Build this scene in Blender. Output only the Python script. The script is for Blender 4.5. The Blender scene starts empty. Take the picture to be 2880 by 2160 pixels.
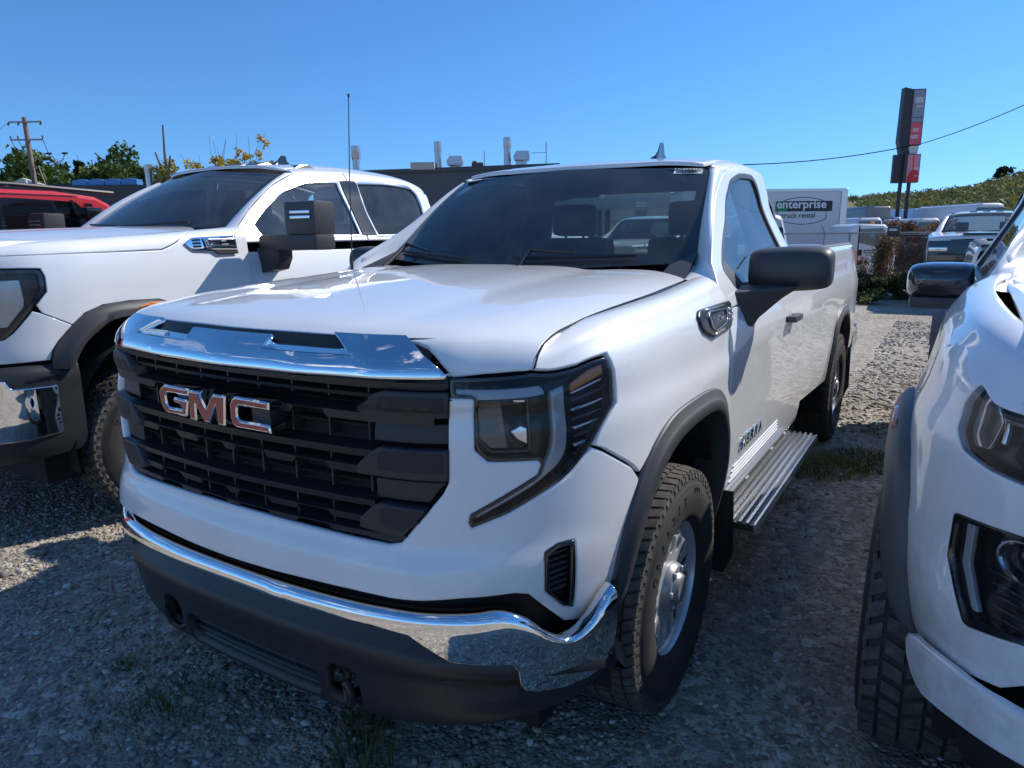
import bpy, bmesh, math, random
import numpy as np
from mathutils import Vector, Matrix
from mathutils.geometry import delaunay_2d_cdt
random.seed(7); np.random.seed(7)
S = bpy.context.scene; COL = S.collection
# ---------------------------------------------------------------- camera
cd = bpy.data.cameras.new('camera'); cam = bpy.data.objects.new('camera', cd); COL.objects.link(cam)
S.camera = cam
YAW, PITCH, ROLL = math.radians(-31.6583), math.radians(11.9243), math.radians(.5962)
_f = Vector((math.sin(YAW)*math.cos(PITCH), math.cos(YAW)*math.cos(PITCH), -math.sin(PITCH)))
_r = Vector((math.cos(YAW), -math.sin(YAW), 0)); _d = _f.cross(_r)
_r2 = math.cos(ROLL)*_r + math.sin(ROLL)*_d; _d2 = -math.sin(ROLL)*_r + math.cos(ROLL)*_d
cam.matrix_world = Matrix(((_r2.x, -_d2.x, -_f.x, 1.64029), (_r2.y, -_d2.y, -_f.y, -2.08475), (_r2.z, -_d2.z, -_f.z, 1.52574), (0, 0, 0, 1)))
cd.sensor_fit = 'HORIZONTAL'; cd.sensor_width = 36; cd.lens = 36*1993.83/2880; cd.clip_start = .05; cd.clip_end = 6000
# ---------------------------------------------------------------- sky and sun
SUNV = Vector((.65, 1.0, 1.0)).normalized()          # towards the sun
SUN_EL = math.asin(SUNV.z); SUN_AZ = math.atan2(SUNV.x, SUNV.y)
wd = bpy.data.worlds.new('World'); S.world = wd; wd.use_nodes = True
nt = wd.node_tree; nt.nodes.clear()
sky = nt.nodes.new('ShaderNodeTexSky'); sky.sky_type = 'NISHITA'; sky.sun_disc = False
sky.sun_elevation = SUN_EL; sky.sun_rotation = SUN_AZ; sky.altitude = 1050; sky.air_density = 1.0; sky.dust_density = .1; sky.ozone_density = 5.0
hs = nt.nodes.new('ShaderNodeHueSaturation'); hs.inputs['Saturation'].default_value = 1.12
tn = nt.nodes.new('ShaderNodeMix'); tn.data_type = 'RGBA'; tn.blend_type = 'MULTIPLY'; tn.inputs[0].default_value = 1; tn.inputs[7].default_value = (.86, .98, 1.08, 1)
nt.links.new(sky.outputs[0], tn.inputs[6]); nt.links.new(tn.outputs[2], hs.inputs['Color'])
# sample the sky a little above the true direction: thinner air than the model's yellowish horizon
g0 = nt.nodes.new('ShaderNodeTexCoord'); g1 = nt.nodes.new('ShaderNodeSeparateXYZ'); g2 = nt.nodes.new('ShaderNodeMath'); g2.operation = 'MULTIPLY_ADD'; g2.inputs[1].default_value = .86; g2.inputs[2].default_value = .085; g3 = nt.nodes.new('ShaderNodeCombineXYZ')
nt.links.new(g0.outputs['Generated'], g1.inputs[0]); nt.links.new(g1.outputs[0], g3.inputs[0]); nt.links.new(g1.outputs[1], g3.inputs[1]); nt.links.new(g1.outputs[2], g2.inputs[0]); nt.links.new(g2.outputs[0], g3.inputs[2])
g4 = nt.nodes.new('ShaderNodeVectorMath'); g4.operation = 'NORMALIZE'; nt.links.new(g3.outputs[0], g4.inputs[0]); nt.links.new(g4.outputs[0], sky.inputs[0])
# fair-weather clouds in the half of the sky behind the photographer (they show in the chrome)
tc = nt.nodes.new('ShaderNodeTexCoord'); mp = nt.nodes.new('ShaderNodeMapping'); mp.inputs['Scale'].default_value = (1.0, 1.0, 2.6); mp.inputs['Rotation'].default_value = (0, 0, .5)
nz = nt.nodes.new('ShaderNodeTexNoise'); nz.inputs['Scale'].default_value = 3.1; nz.inputs['Detail'].default_value = 9; nz.inputs['Roughness'].default_value = .62; nz.inputs['Distortion'].default_value = .5
cr = nt.nodes.new('ShaderNodeValToRGB'); cr.color_ramp.elements[0].position = .56; cr.color_ramp.elements[1].position = .74
sx = nt.nodes.new('ShaderNodeSeparateXYZ'); dr = nt.nodes.new('ShaderNodeMapRange'); dr.inputs[1].default_value = .05; dr.inputs[2].default_value = -.35; dr.inputs[3].default_value = 0; dr.inputs[4].default_value = 1
mm = nt.nodes.new('ShaderNodeMath'); mm.operation = 'MULTIPLY'
mx = nt.nodes.new('ShaderNodeMix'); mx.data_type = 'RGBA'; mx.inputs[7].default_value = (8.0, 8.2, 8.6, 1)
L = nt.links.new
L(tc.outputs['Generated'], mp.inputs[0]); L(mp.outputs[0], nz.inputs['Vector']); L(nz.outputs[0], cr.inputs[0]); L(tc.outputs['Generated'], sx.inputs[0]); L(sx.outputs[1], dr.inputs[0])
L(cr.outputs[0], mm.inputs[0]); L(dr.outputs[0], mm.inputs[1]); L(mm.outputs[0], mx.inputs[0]); L(hs.outputs[0], mx.inputs[6])
bg = nt.nodes.new('ShaderNodeBackground'); bg.inputs[1].default_value = .112
wo = nt.nodes.new('ShaderNodeOutputWorld'); L(mx.outputs[2], bg.inputs[0]); L(bg.outputs[0], wo.inputs[0])
sd = bpy.data.lights.new('sun', 'SUN'); sd.energy = 3.5; sd.angle = math.radians(.53); sd.color = (1, .955, .89)
sun = bpy.data.objects.new('sun', sd); COL.objects.link(sun); sun.rotation_euler = SUNV.to_track_quat('Z', 'Y').to_euler(); sun.location = (10, 10, 20)
S.view_settings.view_transform = 'Standard'; S.view_settings.look = 'None'; S.view_settings.gamma = 1; S.view_settings.exposure = .52; S.view_settings.use_curve_mapping = False
S.render.engine = 'CYCLES'
S.cycles.max_bounces = 10; S.cycles.transparent_max_bounces = 24; S.cycles.glossy_bounces = 5; S.cycles.transmission_bounces = 6; S.cycles.diffuse_bounces = 3
S.cycles.caustics_reflective = False; S.cycles.caustics_refractive = False
# ---------------------------------------------------------------- materials
MATS = {}
def mat(name, col, rough=.5, metal=0, coat=0, spec=.5, noise=None, bump=None, emit=None, coat_rough=.03):
    """noise = (scale, amount, colour2, detail) ; bump = (scale, strength, distance)"""
    if name in MATS: return MATS[name]
    m = bpy.data.materials.new(name); m.use_nodes = True; n = m.node_tree; b = n.nodes['Principled BSDF']
    b.inputs['Base Color'].default_value = (*col, 1); b.inputs['Roughness'].default_value = rough; b.inputs['Metallic'].default_value = metal
    b.inputs['Coat Weight'].default_value = coat; b.inputs['Coat Roughness'].default_value = coat_rough; b.inputs['Specular IOR Level'].default_value = spec
    if noise or bump: t = n.nodes.new('ShaderNodeTexCoord')
    if noise:
        z = n.nodes.new('ShaderNodeTexNoise'); z.inputs['Scale'].default_value = noise[0]; z.inputs['Detail'].default_value = noise[3] if len(noise) > 3 else 6; z.inputs['Roughness'].default_value = .6
        n.links.new(t.outputs['Object'], z.inputs['Vector'])
        r = n.nodes.new('ShaderNodeMapRange'); r.inputs[1].default_value = .35; r.inputs[2].default_value = .7; r.inputs[4].default_value = noise[1]; n.links.new(z.outputs[0], r.inputs[0])
        x = n.nodes.new('ShaderNodeMix'); x.data_type = 'RGBA'; x.inputs[6].default_value = (*col, 1); x.inputs[7].default_value = (*noise[2], 1)
        n.links.new(r.outputs[0], x.inputs[0]); n.links.new(x.outputs[2], b.inputs['Base Color'])
    if bump:
        z = n.nodes.new('ShaderNodeTexNoise'); z.inputs['Scale'].default_value = bump[0]; z.inputs['Detail'].default_value = 3; n.links.new(t.outputs['Object'], z.inputs['Vector'])
        p = n.nodes.new('ShaderNodeBump'); p.inputs['Strength'].default_value = bump[1]; p.inputs['Distance'].default_value = bump[2]
        n.links.new(z.outputs[0], p.inputs['Height']); n.links.new(p.outputs[0], b.inputs['Normal'])
    if emit: b.inputs['Emission Color'].default_value = (*emit[0], 1); b.inputs['Emission Strength'].default_value = emit[1]
    MATS[name] = m; return m
def glass(name, tint, refl_rough=.0, dirt=.0, ior=1.5):
    if name in MATS: return MATS[name]
    m = bpy.data.materials.new(name); m.use_nodes = True; n = m.node_tree; n.nodes.clear()
    o = n.nodes.new('ShaderNodeOutputMaterial'); t = n.nodes.new('ShaderNodeBsdfTransparent'); g = n.nodes.new('ShaderNodeBsdfGlossy'); f = n.nodes.new('ShaderNodeFresnel'); x = n.nodes.new('ShaderNodeMixShader')
    t.inputs[0].default_value = (*tint, 1); g.inputs['Roughness'].default_value = refl_rough; f.inputs[0].default_value = ior
    n.links.new(f.outputs[0], x.inputs[0]); n.links.new(t.outputs[0], x.inputs[1]); n.links.new(g.outputs[0], x.inputs[2]); last = x
    if dirt:
        d = n.nodes.new('ShaderNodeBsdfDiffuse'); d.inputs[0].default_value = (.55, .56, .56, 1); y = n.nodes.new('ShaderNodeMixShader')
        tc = n.nodes.new('ShaderNodeTexCoord'); z = n.nodes.new('ShaderNodeTexNoise'); z.inputs['Scale'].default_value = 5; z.inputs['Detail'].default_value = 8; r = n.nodes.new('ShaderNodeMapRange')
        r.inputs[1].default_value = .3; r.inputs[2].default_value = .8; r.inputs[3].default_value = dirt*.35; r.inputs[4].default_value = dirt
        n.links.new(tc.outputs['Object'], z.inputs['Vector']); n.links.new(z.outputs[0], r.inputs[0]); n.links.new(r.outputs[0], y.inputs[0]); n.links.new(x.outputs[0], y.inputs[1]); n.links.new(d.outputs[0], y.inputs[2]); last = y
    n.links.new(last.outputs[0], o.inputs[0]); MATS[name] = m; return m
def paint(name, col, dirt=.12, height=.55):
    """clear-coated car paint, dusty low down on the body, with faint orange peel"""
    if name in MATS: return MATS[name]
    m = mat(name, col, rough=.42, coat=1, coat_rough=.025); n = m.node_tree; b = n.nodes['Principled BSDF']; b.inputs['Coat IOR'].default_value = 1.5
    t = n.nodes.new('ShaderNodeTexCoord'); g = n.nodes.new('ShaderNodeNewGeometry'); s = n.nodes.new('ShaderNodeSeparateXYZ'); n.links.new(g.outputs['Position'], s.inputs[0])
    r = n.nodes.new('ShaderNodeMapRange'); r.inputs[1].default_value = height+.35; r.inputs[2].default_value = height-.2; r.inputs[3].default_value = .1; r.inputs[4].default_value = 1; n.links.new(s.outputs[2], r.inputs[0])
    z = n.nodes.new('ShaderNodeTexNoise'); z.inputs['Scale'].default_value = 7; z.inputs['Detail'].default_value = 9; z.inputs['Roughness'].default_value = .7; n.links.new(t.outputs['Object'], z.inputs['Vector'])
    r2 = n.nodes.new('ShaderNodeMapRange'); r2.inputs[1].default_value = .42; r2.inputs[2].default_value = .75; n.links.new(z.outputs[0], r2.inputs[0])
    k = n.nodes.new('ShaderNodeMath'); k.operation = 'MULTIPLY'; n.links.new(r.outputs[0], k.inputs[0]); n.links.new(r2.outputs[0], k.inputs[1])
    k2 = n.nodes.new('ShaderNodeMath'); k2.operation = 'MULTIPLY'; k2.inputs[1].default_value = dirt*3; n.links.new(k.outputs[0], k2.inputs[0])
    sp = n.nodes.new('ShaderNodeTexNoise'); sp.inputs['Scale'].default_value = 160; sp.inputs['Detail'].default_value = 2; n.links.new(t.outputs['Object'], sp.inputs['Vector'])
    r3 = n.nodes.new('ShaderNodeMapRange'); r3.inputs[1].default_value = .70; r3.inputs[2].default_value = .76; r3.inputs[4].default_value = .45; n.links.new(sp.outputs[0], r3.inputs[0])
    k3 = n.nodes.new('ShaderNodeMath'); k3.operation = 'MULTIPLY'; n.links.new(r3.outputs[0], k3.inputs[0]); n.links.new(r.outputs[0], k3.inputs[1])
    ad = n.nodes.new('ShaderNodeMath'); ad.operation = 'ADD'; ad.use_clamp = True; n.links.new(k2.outputs[0], ad.inputs[0]); n.links.new(k3.outputs[0], ad.inputs[1])
    x = n.nodes.new('ShaderNodeMix'); x.data_type = 'RGBA'; x.inputs[6].default_value = (*col, 1); x.inputs[7].default_value = (.33, .28, .22, 1); n.links.new(ad.outputs[0], x.inputs[0]); n.links.new(x.outputs[2], b.inputs['Base Color'])
    rr = n.nodes.new('ShaderNodeMapRange'); rr.inputs[3].default_value = .025; rr.inputs[4].default_value = .35; n.links.new(ad.outputs[0], rr.inputs[0]); n.links.new(rr.outputs[0], b.inputs['Coat Roughness'])
    q = n.nodes.new('ShaderNodeTexNoise'); q.inputs['Scale'].default_value = 1.7; q.inputs['Detail'].default_value = 2; n.links.new(t.outputs['Object'], q.inputs['Vector'])
    p = n.nodes.new('ShaderNodeBump'); p.inputs['Strength'].default_value = .25; p.inputs['Distance'].default_value = .004; n.links.new(q.outputs[0], p.inputs['Height']); n.links.new(p.outputs[0], b.inputs['Coat Normal'])
    return m
WHITE = paint('white_paint', (.80, .80, .79)); CHROME = mat('chrome', (.86, .87, .88), .035, 1)
SATIN = mat('satin_steel', (.62, .63, .64), .28, 1); STEEL = mat('painted_steel_wheel', (.62, .63, .64), .34, .45, noise=(40, .25, (.50, .50, .50)))
BLKP = mat('black_textured_plastic', (.022, .023, .025), .42, bump=(420, .25, .001)); BLKG = mat('gloss_black', (.012, .012, .013), .12, coat=.6)
FLARE = mat('dark_grey_plastic', (.045, .047, .052), .5, bump=(350, .25, .001), noise=(9, .4, (.075, .072, .068)))
RUBBER = mat('tyre_rubber', (.022, .022, .022), .75, noise=(14, .5, (.060, .054, .046))); TREAD = mat('dusty_tread', (.05, .046, .040), .85, noise=(25, .8, (.14, .12, .095)))
DARK = mat('dark_void', (.008, .008, .009), .8); LINER = mat('wheel_liner', (.012, .012, .013), .9); GAP = mat('panel_gap', (.01, .01, .01), .8)
RED = mat('emblem_red', (.30, .012, .018), .22, coat=.8); AMBER = mat('amber_reflector', (.85, .24, .02), .18, coat=.8, bump=(250, .6, .002)); REDL = mat('red_lens', (.28, .01, .012), .12, coat=1)
SILV = mat('bright_reflector', (.7, .71, .73), .12, 1); GREYL = mat('light_guide', (.52, .53, .55), .16, coat=.9, spec=.8)
GLASS = glass('windscreen_glass', (.66, .80, .76), 0, .10, 1.75); GLASSD = glass('tinted_glass', (.10, .11, .115), 0, .10, 1.6); LENS = glass('clear_lens', (.90, .91, .93), 0, .02, 1.35); GLASSS = glass('side_glass', (.58, .72, .72), 0, .10, 2.0)
INT = mat('dark_trim', (.018, .019, .021), .6); SEAT = mat('seat_fabric', (.022, .023, .026), .85, bump=(300, .3, .002)); PAPER = mat('white_paper', (.78, .78, .76), .6)
WTXT = mat('white_lettering', (.8, .8, .8), .5); BTXT = mat('black_lettering', (.02, .02, .02), .95, spec=.1)
import numpy as np, math, random
# ---------------------------------------------------------------- numeric surfaces
def _herm(K, V, t):
    """non-uniform cubic Hermite through V (n,...) at knots K, evaluated at t (m,)"""
    K = np.asarray(K, float); n = len(K); t = np.asarray(t, float)
    d = np.diff(V, axis=0) / np.diff(K).reshape((-1,) + (1,) * (V.ndim - 1))
    T = np.zeros_like(V)
    h = np.diff(K)
    for i in range(1, n - 1):
        T[i] = (d[i-1] * h[i] + d[i] * h[i-1]) / (h[i-1] + h[i])
    T[0] = d[0] * 1.5 - T[1] * .5 if n > 2 else d[0]
    T[-1] = d[-1] * 1.5 - T[-2] * .5 if n > 2 else d[0]
    i = np.clip(np.searchsorted(K, t, side='right') - 1, 0, n - 2)
    hh = h[i]; s = (t - K[i]) / hh
    return i, s, hh, T
class Patch:
    """tensor surface through a coarse grid G[v][u] of points; u, v run in metres"""
    def __init__(s, G, mid=None, U=None, Vk=None):
        s.G = np.array(G, float)
        du = np.linalg.norm(np.diff(s.G, axis=1), axis=2).mean(0); dv = np.linalg.norm(np.diff(s.G, axis=0), axis=2).mean(1)
        s.U = np.concatenate([[0], np.cumsum(du)]) if U is None else np.array(U, float)
        s.V = np.concatenate([[0], np.cumsum(dv)]) if Vk is None else np.array(Vk, float)
        if mid is not None: s.U -= s.U[mid]
    def _w(s, K, t):
        """weights matrix (m,n) of the Hermite interpolant"""
        n = len(K); E = np.eye(n)
        i, a, h, T = _herm(K, E, t)
        a = a[:, None]; h = h[:, None]
        return (2*a**3-3*a**2+1)*E[i] + (a**3-2*a**2+a)*h*T[i] + (-2*a**3+3*a**2)*E[i+1] + (a**3-a**2)*h*T[i+1]
    def ev(s, uv):
        uv = np.atleast_2d(uv)
        return np.einsum('mv,mu,vuc->mc', s._w(s.V, uv[:, 1]), s._w(s.U, uv[:, 0]), s.G)
    def nrm(s, uv, e=1e-3):
        uv = np.atleast_2d(uv)
        a = s.ev(uv + [e, 0]) - s.ev(uv - [e, 0]); b = s.ev(uv + [0, e]) - s.ev(uv - [0, e])
        n = np.cross(a, b); return n / (np.linalg.norm(n, axis=1, keepdims=True) + 1e-12)
def resample(P, step, closed=True):
    P = [np.array(p, float) for p in P]; out = []
    n = len(P)
    for i in range(n if closed else n - 1):
        a, b = P[i], P[(i+1) % n]; k = max(1, int(math.ceil(np.linalg.norm(b-a) / step)))
        for j in range(k): out.append(a + (b-a) * j / k)
    if not closed: out.append(P[-1])
    return np.array(out)
def rnd(P, r, seg=4):
    """round the corners of a closed polygon"""
    P = [np.array(p, float) for p in P]; n = len(P); out = []
    rr = r if hasattr(r, '__len__') else [r] * n
    for i in range(n):
        a, b, c = P[i-1], P[i], P[(i+1) % n]
        la, lc = np.linalg.norm(a-b), np.linalg.norm(c-b)
        if rr[i] < 1e-5 or la < 1e-6 or lc < 1e-6: out.append(b); continue
        q = min(rr[i], la*.45, lc*.45); p0 = b + (a-b)/la*q; p1 = b + (c-b)/lc*q
        for k in range(seg+1):
            t = k/seg; out.append((1-t)**2*p0 + 2*t*(1-t)*b + t*t*p1)
    return out
def smooth_line(P, step=.02):
    """open Hermite curve through points"""
    P = np.array(P, float); K = np.concatenate([[0], np.cumsum(np.linalg.norm(np.diff(P, axis=0), axis=1))])
    t = np.linspace(0, K[-1], max(3, int(K[-1]/step)+1)); E = Patch.__new__(Patch)
    return Patch._w(E, K, t) @ P
def area2(P):
    P = np.asarray(P); x, y = P[:, 0], P[:, 1]; return .5*np.sum(x*np.roll(y, -1) - np.roll(x, -1)*y)
def offset_poly(P, d):
    """shrink a ccw polygon by d"""
    P = np.asarray(P, float); a = np.roll(P, 1, 0); c = np.roll(P, -1, 0)
    e1 = P - a; e2 = c - P
    e1 /= np.linalg.norm(e1, axis=1, keepdims=True)+1e-12; e2 /= np.linalg.norm(e2, axis=1, keepdims=True)+1e-12
    n1 = np.stack([-e1[:, 1], e1[:, 0]], 1); n2 = np.stack([-e2[:, 1], e2[:, 0]], 1)
    m = n1 + n2; L = np.linalg.norm(m, axis=1, keepdims=True); m /= L + 1e-9
    k = 1/np.clip((m*n1).sum(1, keepdims=True), .5, 1)
    return P + m*k*d
# ---------------------------------------------------------------- mesh helpers
def link(o, parent=None):
    COL.objects.link(o)
    if parent is not None: o.parent = parent
    return o
def thing(name, label, cat, loc=(0, 0, 0), rz=0, group=None):
    o = bpy.data.objects.new(name, None); COL.objects.link(o); o.empty_display_size = .2
    o.location = loc; o.rotation_euler = (0, 0, rz); o['label'] = label; o['category'] = cat
    if group: o['group'] = group
    return o
def tag(o, label=None, cat=None, group=None, kind=None):
    if label: o['label'] = label
    if cat: o['category'] = cat
    if group: o['group'] = group
    if kind: o['kind'] = kind
    return o
class MB:
    """collects vertices and faces; N holds an exact normal per vertex where known"""
    def __init__(s): s.v = []; s.f = []; s.n = []; s.has = False
    def add(s, v, f, n=None):
        o = len(s.v); s.v += [tuple(map(float, p)) for p in v]; s.f += [tuple(i+o for i in q) for q in f]
        if n is not None: s.n += [tuple(map(float, p)) for p in n]; s.has = True
        else: s.n += [(0, 0, 0)]*len(v)
        return s
    def box(s, x0, y0, z0, x1, y1, z1, bev=0):
        if bev <= 0:
            v = [(x, y, z) for x in (x0, x1) for y in (y0, y1) for z in (z0, z1)]
            f = [(0, 1, 3, 2), (4, 6, 7, 5), (0, 4, 5, 1), (2, 3, 7, 6), (0, 2, 6, 4), (1, 5, 7, 3)]
            return s.add(v, f)
        b = min(bev, (x1-x0)*.45, (y1-y0)*.45, (z1-z0)*.45)
        bm = bmesh.new(); bmesh.ops.create_cube(bm, size=1)
        for q in bm.verts: q.co = Vector(((x0+x1)/2+q.co.x*(x1-x0), (y0+y1)/2+q.co.y*(y1-y0), (z0+z1)/2+q.co.z*(z1-z0)))
        bmesh.ops.bevel(bm, geom=list(bm.edges), offset=b, segments=2, profile=.7, affect='EDGES')
        bm.verts.index_update(); s.add([q.co for q in bm.verts], [[q.index for q in f.verts] for f in bm.faces]); bm.free(); return s
    def tube(s, P, r, n=8, cap=True):
        P = [Vector(p) for p in P]; rr = r if hasattr(r, '__len__') else [r]*len(P); V = []; F = []
        T = [(P[min(i+1, len(P)-1)]-P[max(i-1, 0)]).normalized() for i in range(len(P))]
        up = Vector((0, 0, 1)) if abs(T[0].z) < .9 else Vector((1, 0, 0)); a = T[0].cross(up).normalized()
        for i, p in enumerate(P):
            a = (a - T[i]*a.dot(T[i])).normalized(); b = T[i].cross(a)
            for k in range(n):
                t = 2*math.pi*k/n; V.append(p + (a*math.cos(t)+b*math.sin(t))*rr[i])
        for i in range(len(P)-1):
            for k in range(n): F.append((i*n+k, i*n+(k+1) % n, (i+1)*n+(k+1) % n, (i+1)*n+k))
        if cap: F.append(tuple(range(n))[::-1]); F.append(tuple((len(P)-1)*n+k for k in range(n)))
        return s.add(V, F)
    def lathe(s, prof, n=48, axis='x', c=(0, 0, 0), close=False):
        """prof: (offset along axis, radius)"""
        V = []; F = []; m = len(prof)
        for k in range(n):
            t = 2*math.pi*k/n; C, Q = math.cos(t), math.sin(t)
            for a, r in prof:
                p = (a, r*C, r*Q) if axis == 'x' else ((r*C, a, r*Q) if axis == 'y' else (r*C, r*Q, a)); V.append((p[0]+c[0], p[1]+c[1], p[2]+c[2]))
        for k in range(n):
            for j in range(m-1 if not close else m):
                F.append((k*m+j, k*m+(j+1) % m, ((k+1) % n)*m+(j+1) % m, ((k+1) % n)*m+j))
        return s.add(V, F)
    def prism(s, poly, M, depth, holes=(), bev=0):
        """extrude a 2D polygon (with holes) along local z of matrix M by depth; front face at +depth"""
        loops = [np.array(poly, float)] + [np.array(h, float) for h in holes]
        if area2(loops[0]) < 0: loops[0] = loops[0][::-1]
        for i in range(1, len(loops)):
            if area2(loops[i]) > 0: loops[i] = loops[i][::-1]
        front = [offset_poly(l, bev) if bev else l for l in loops]
        pts = []; ed = []
        for l in front:
            o = len(pts); pts += [Vector(p) for p in l]; ed += [(o+i, o+(i+1) % len(l)) for i in range(len(l))]
        vs, es, fs, ov, _, _ = delaunay_2d_cdt(pts, ed, [], 2 if len(loops) > 1 else 1, 1e-7)
        if len(loops) > 1:
            keep = []
            for f in fs:
                c = sum((Vector(vs[i]) for i in f), Vector((0, 0)))/len(f)
                if inpoly(c, front[0]) and not any(inpoly(c, h) for h in front[1:]): keep.append(f)
            fs = keep
        mp_ = lambda p, z: M @ Vector((p[0], p[1], z))
        s.add([mp_(p, depth) for p in vs], [tuple(f) for f in fs])
        for l, fr in zip(loops, front):
            n = len(l); ring = [mp_(p, depth) for p in fr] + ([mp_(p, depth-bev) for p in l] if bev else []) + [mp_(p, 0) for p in l]
            k = 3 if bev else 2; F = []
            for j in range(k-1):
                for i in range(n): F.append((j*n+i, (j+1)*n+i, (j+1)*n+(i+1) % n, j*n+(i+1) % n))
            s.add(ring, F)
        return s
    def mirror(s):
        s.v = [(-x, y, z) for x, y, z in s.v]; s.f = [q[::-1] for q in s.f]; s.n = [(-x, y, z) for x, y, z in s.n]; return s
    def move(s, M):
        M3 = M.to_3x3(); s.v = [tuple(M @ Vector(p)) for p in s.v]
        if s.has: s.n = [tuple((M3 @ Vector(p)).normalized()) if any(p) else (0, 0, 0) for p in s.n]
        return s
    def mesh(s, name, m, smooth=True, angle=35):
        me = bpy.data.meshes.new(name); me.from_pydata(s.v, [], s.f)
        for q in (m if isinstance(m, (list, tuple)) else [m]): me.materials.append(q)
        if smooth:
            me.polygons.foreach_set('use_smooth', [True]*len(me.polygons))
            if s.has: me.normals_split_custom_set_from_vertices([n if any(n) else (0, 0, 0) for n in s.n])
            else: me.set_sharp_from_angle(angle=math.radians(angle))
        me.update(); return me
    def build(s, name, m, parent=None, smooth=True, angle=35, label=None):
        o = bpy.data.objects.new(name, s.mesh(name, m, smooth, angle)); link(o, parent)
        if label: o['label'] = label
        return o
def inpoly(p, P):
    x, y = p[0], p[1]; c = False; n = len(P); j = n-1
    for i in range(n):
        if (P[i][1] > y) != (P[j][1] > y) and x < (P[j][0]-P[i][0])*(y-P[i][1])/(P[j][1]-P[i][1])+P[i][0]: c = not c
        j = i
    return c
def inpoly_np(Q, P):
    x, y = Q[:, 0], Q[:, 1]; c = np.zeros(len(Q), bool); n = len(P); j = n-1
    for i in range(n):
        a = (P[i][1] > y) != (P[j][1] > y); d = P[j][1]-P[i][1]
        if abs(d) > 1e-12: c ^= a & (x < (P[j][0]-P[i][0])*(y-P[i][1])/d + P[i][0])
        j = i
    return c
def panel(P, poly, thick=.02, gap=.002, lift=0., roll=.004, holes=(), step=.025, mir=False, mb=None, cen=(0, 1.6, .75), wall=True):
    """sheet-metal panel: polygon in the uv plane of patch P, edges rolled inwards by thick"""
    mb = mb or MB(); loops = []
    for i, l in enumerate([poly]+list(holes)):
        l = resample(l, step)
        if (area2(l) < 0) == (i == 0): l = l[::-1]
        loops.append(offset_poly(l, gap))
    inner = [offset_poly(l, roll) for l in loops]
    lo, hi = inner[0].min(0), inner[0].max(0)
    gx = np.arange(lo[0]+step*.5, hi[0], step); gy = np.arange(lo[1]+step*.5, hi[1], step)
    gp = np.array([(a, b) for a in gx for b in gy]) if len(gx) and len(gy) else np.zeros((0, 2))
    if len(gp):
        k = inpoly_np(gp, inner[0])
        for h in inner[1:]: k &= ~inpoly_np(gp, h)
        gp = gp[k]
        if len(gp):
            al = np.concatenate(inner); d = np.array([np.min(np.abs(al-q).sum(1)) for q in gp]); gp = gp[d > step*.45]
    pts = []; ed = []
    for l in inner:
        o = len(pts); pts += [Vector(p) for p in l]; ed += [(o+i, o+(i+1) % len(l)) for i in range(len(l))]
    pts += [Vector(p) for p in gp]
    vs, es, fs, ov, _, _ = delaunay_2d_cdt(pts, ed, [], 0, 1e-7)
    va = np.array([(p[0], p[1]) for p in vs]); ce = np.array([va[list(f)].mean(0) for f in fs]); k = inpoly_np(ce, inner[0])
    for h in inner[1:]: k &= ~inpoly_np(ce, h)
    fs = [tuple(f) for f, q in zip(fs, k) if q]
    X = P.ev(va); N = P.nrm(va); sg = 1.
    if ((X-np.array(cen))*N).sum() < 0: sg = -1.
    N = N*sg; out = MB()
    out.add(X+N*lift, [f if sg > 0 else f[::-1] for f in fs], N)
    if wall:
        for l, inn in zip(loops, inner):
            n = len(l); x0 = P.ev(inn); n0 = P.nrm(inn)*sg; x1 = P.ev(l); n1 = P.nrm(l)*sg; t = x1-x0; t /= np.linalg.norm(t, axis=1, keepdims=True)+1e-9
            A = x0+n0*lift; B = x1+n1*(lift-roll*.9); Cc = x1+n1*(lift-thick); m1 = n1+t; m1 /= np.linalg.norm(m1, axis=1, keepdims=True)
            F = []
            for j in range(2):
                for i in range(n):
                    q = (j*n+i, (j+1)*n+i, (j+1)*n+(i+1) % n, j*n+(i+1) % n); F.append(q if sg > 0 else q[::-1])
            out.add(np.concatenate([A, B, Cc]), F, np.concatenate([n0, m1, t]))
    if mir: out.mirror()
    return mb.add(out.v, out.f, out.n)
def strip(P, line, w, h, mir=False, mb=None, cen=(0, 1.6, .75)):
    """raised bead following a line on a patch"""
    mb = mb or MB(); l = np.array(line, float); d = np.gradient(l, axis=0); d /= np.linalg.norm(d, axis=1, keepdims=True)+1e-9; q = np.stack([-d[:, 1], d[:, 0]], 1)
    R = []
    N = P.nrm(l); X = P.ev(l)
    sg = 1 if ((X-np.array(cen))*N).sum() > 0 else -1
    for o, hh in ((-w/2, -.002), (-w/2, h*.6), (-w*.3, h), (w*.3, h), (w/2, h*.6), (w/2, -.002)):
        R.append(P.ev(l+q*o)+P.nrm(l+q*o)*sg*hh)
    V = np.concatenate(R); n = len(l); F = [(j*n+i, j*n+i+1, (j+1)*n+i+1, (j+1)*n+i) for j in range(5) for i in range(n-1)]
    out = MB().add(V, F)
    if mir: out.mirror()
    return mb.add(out.v, out.f)
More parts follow.
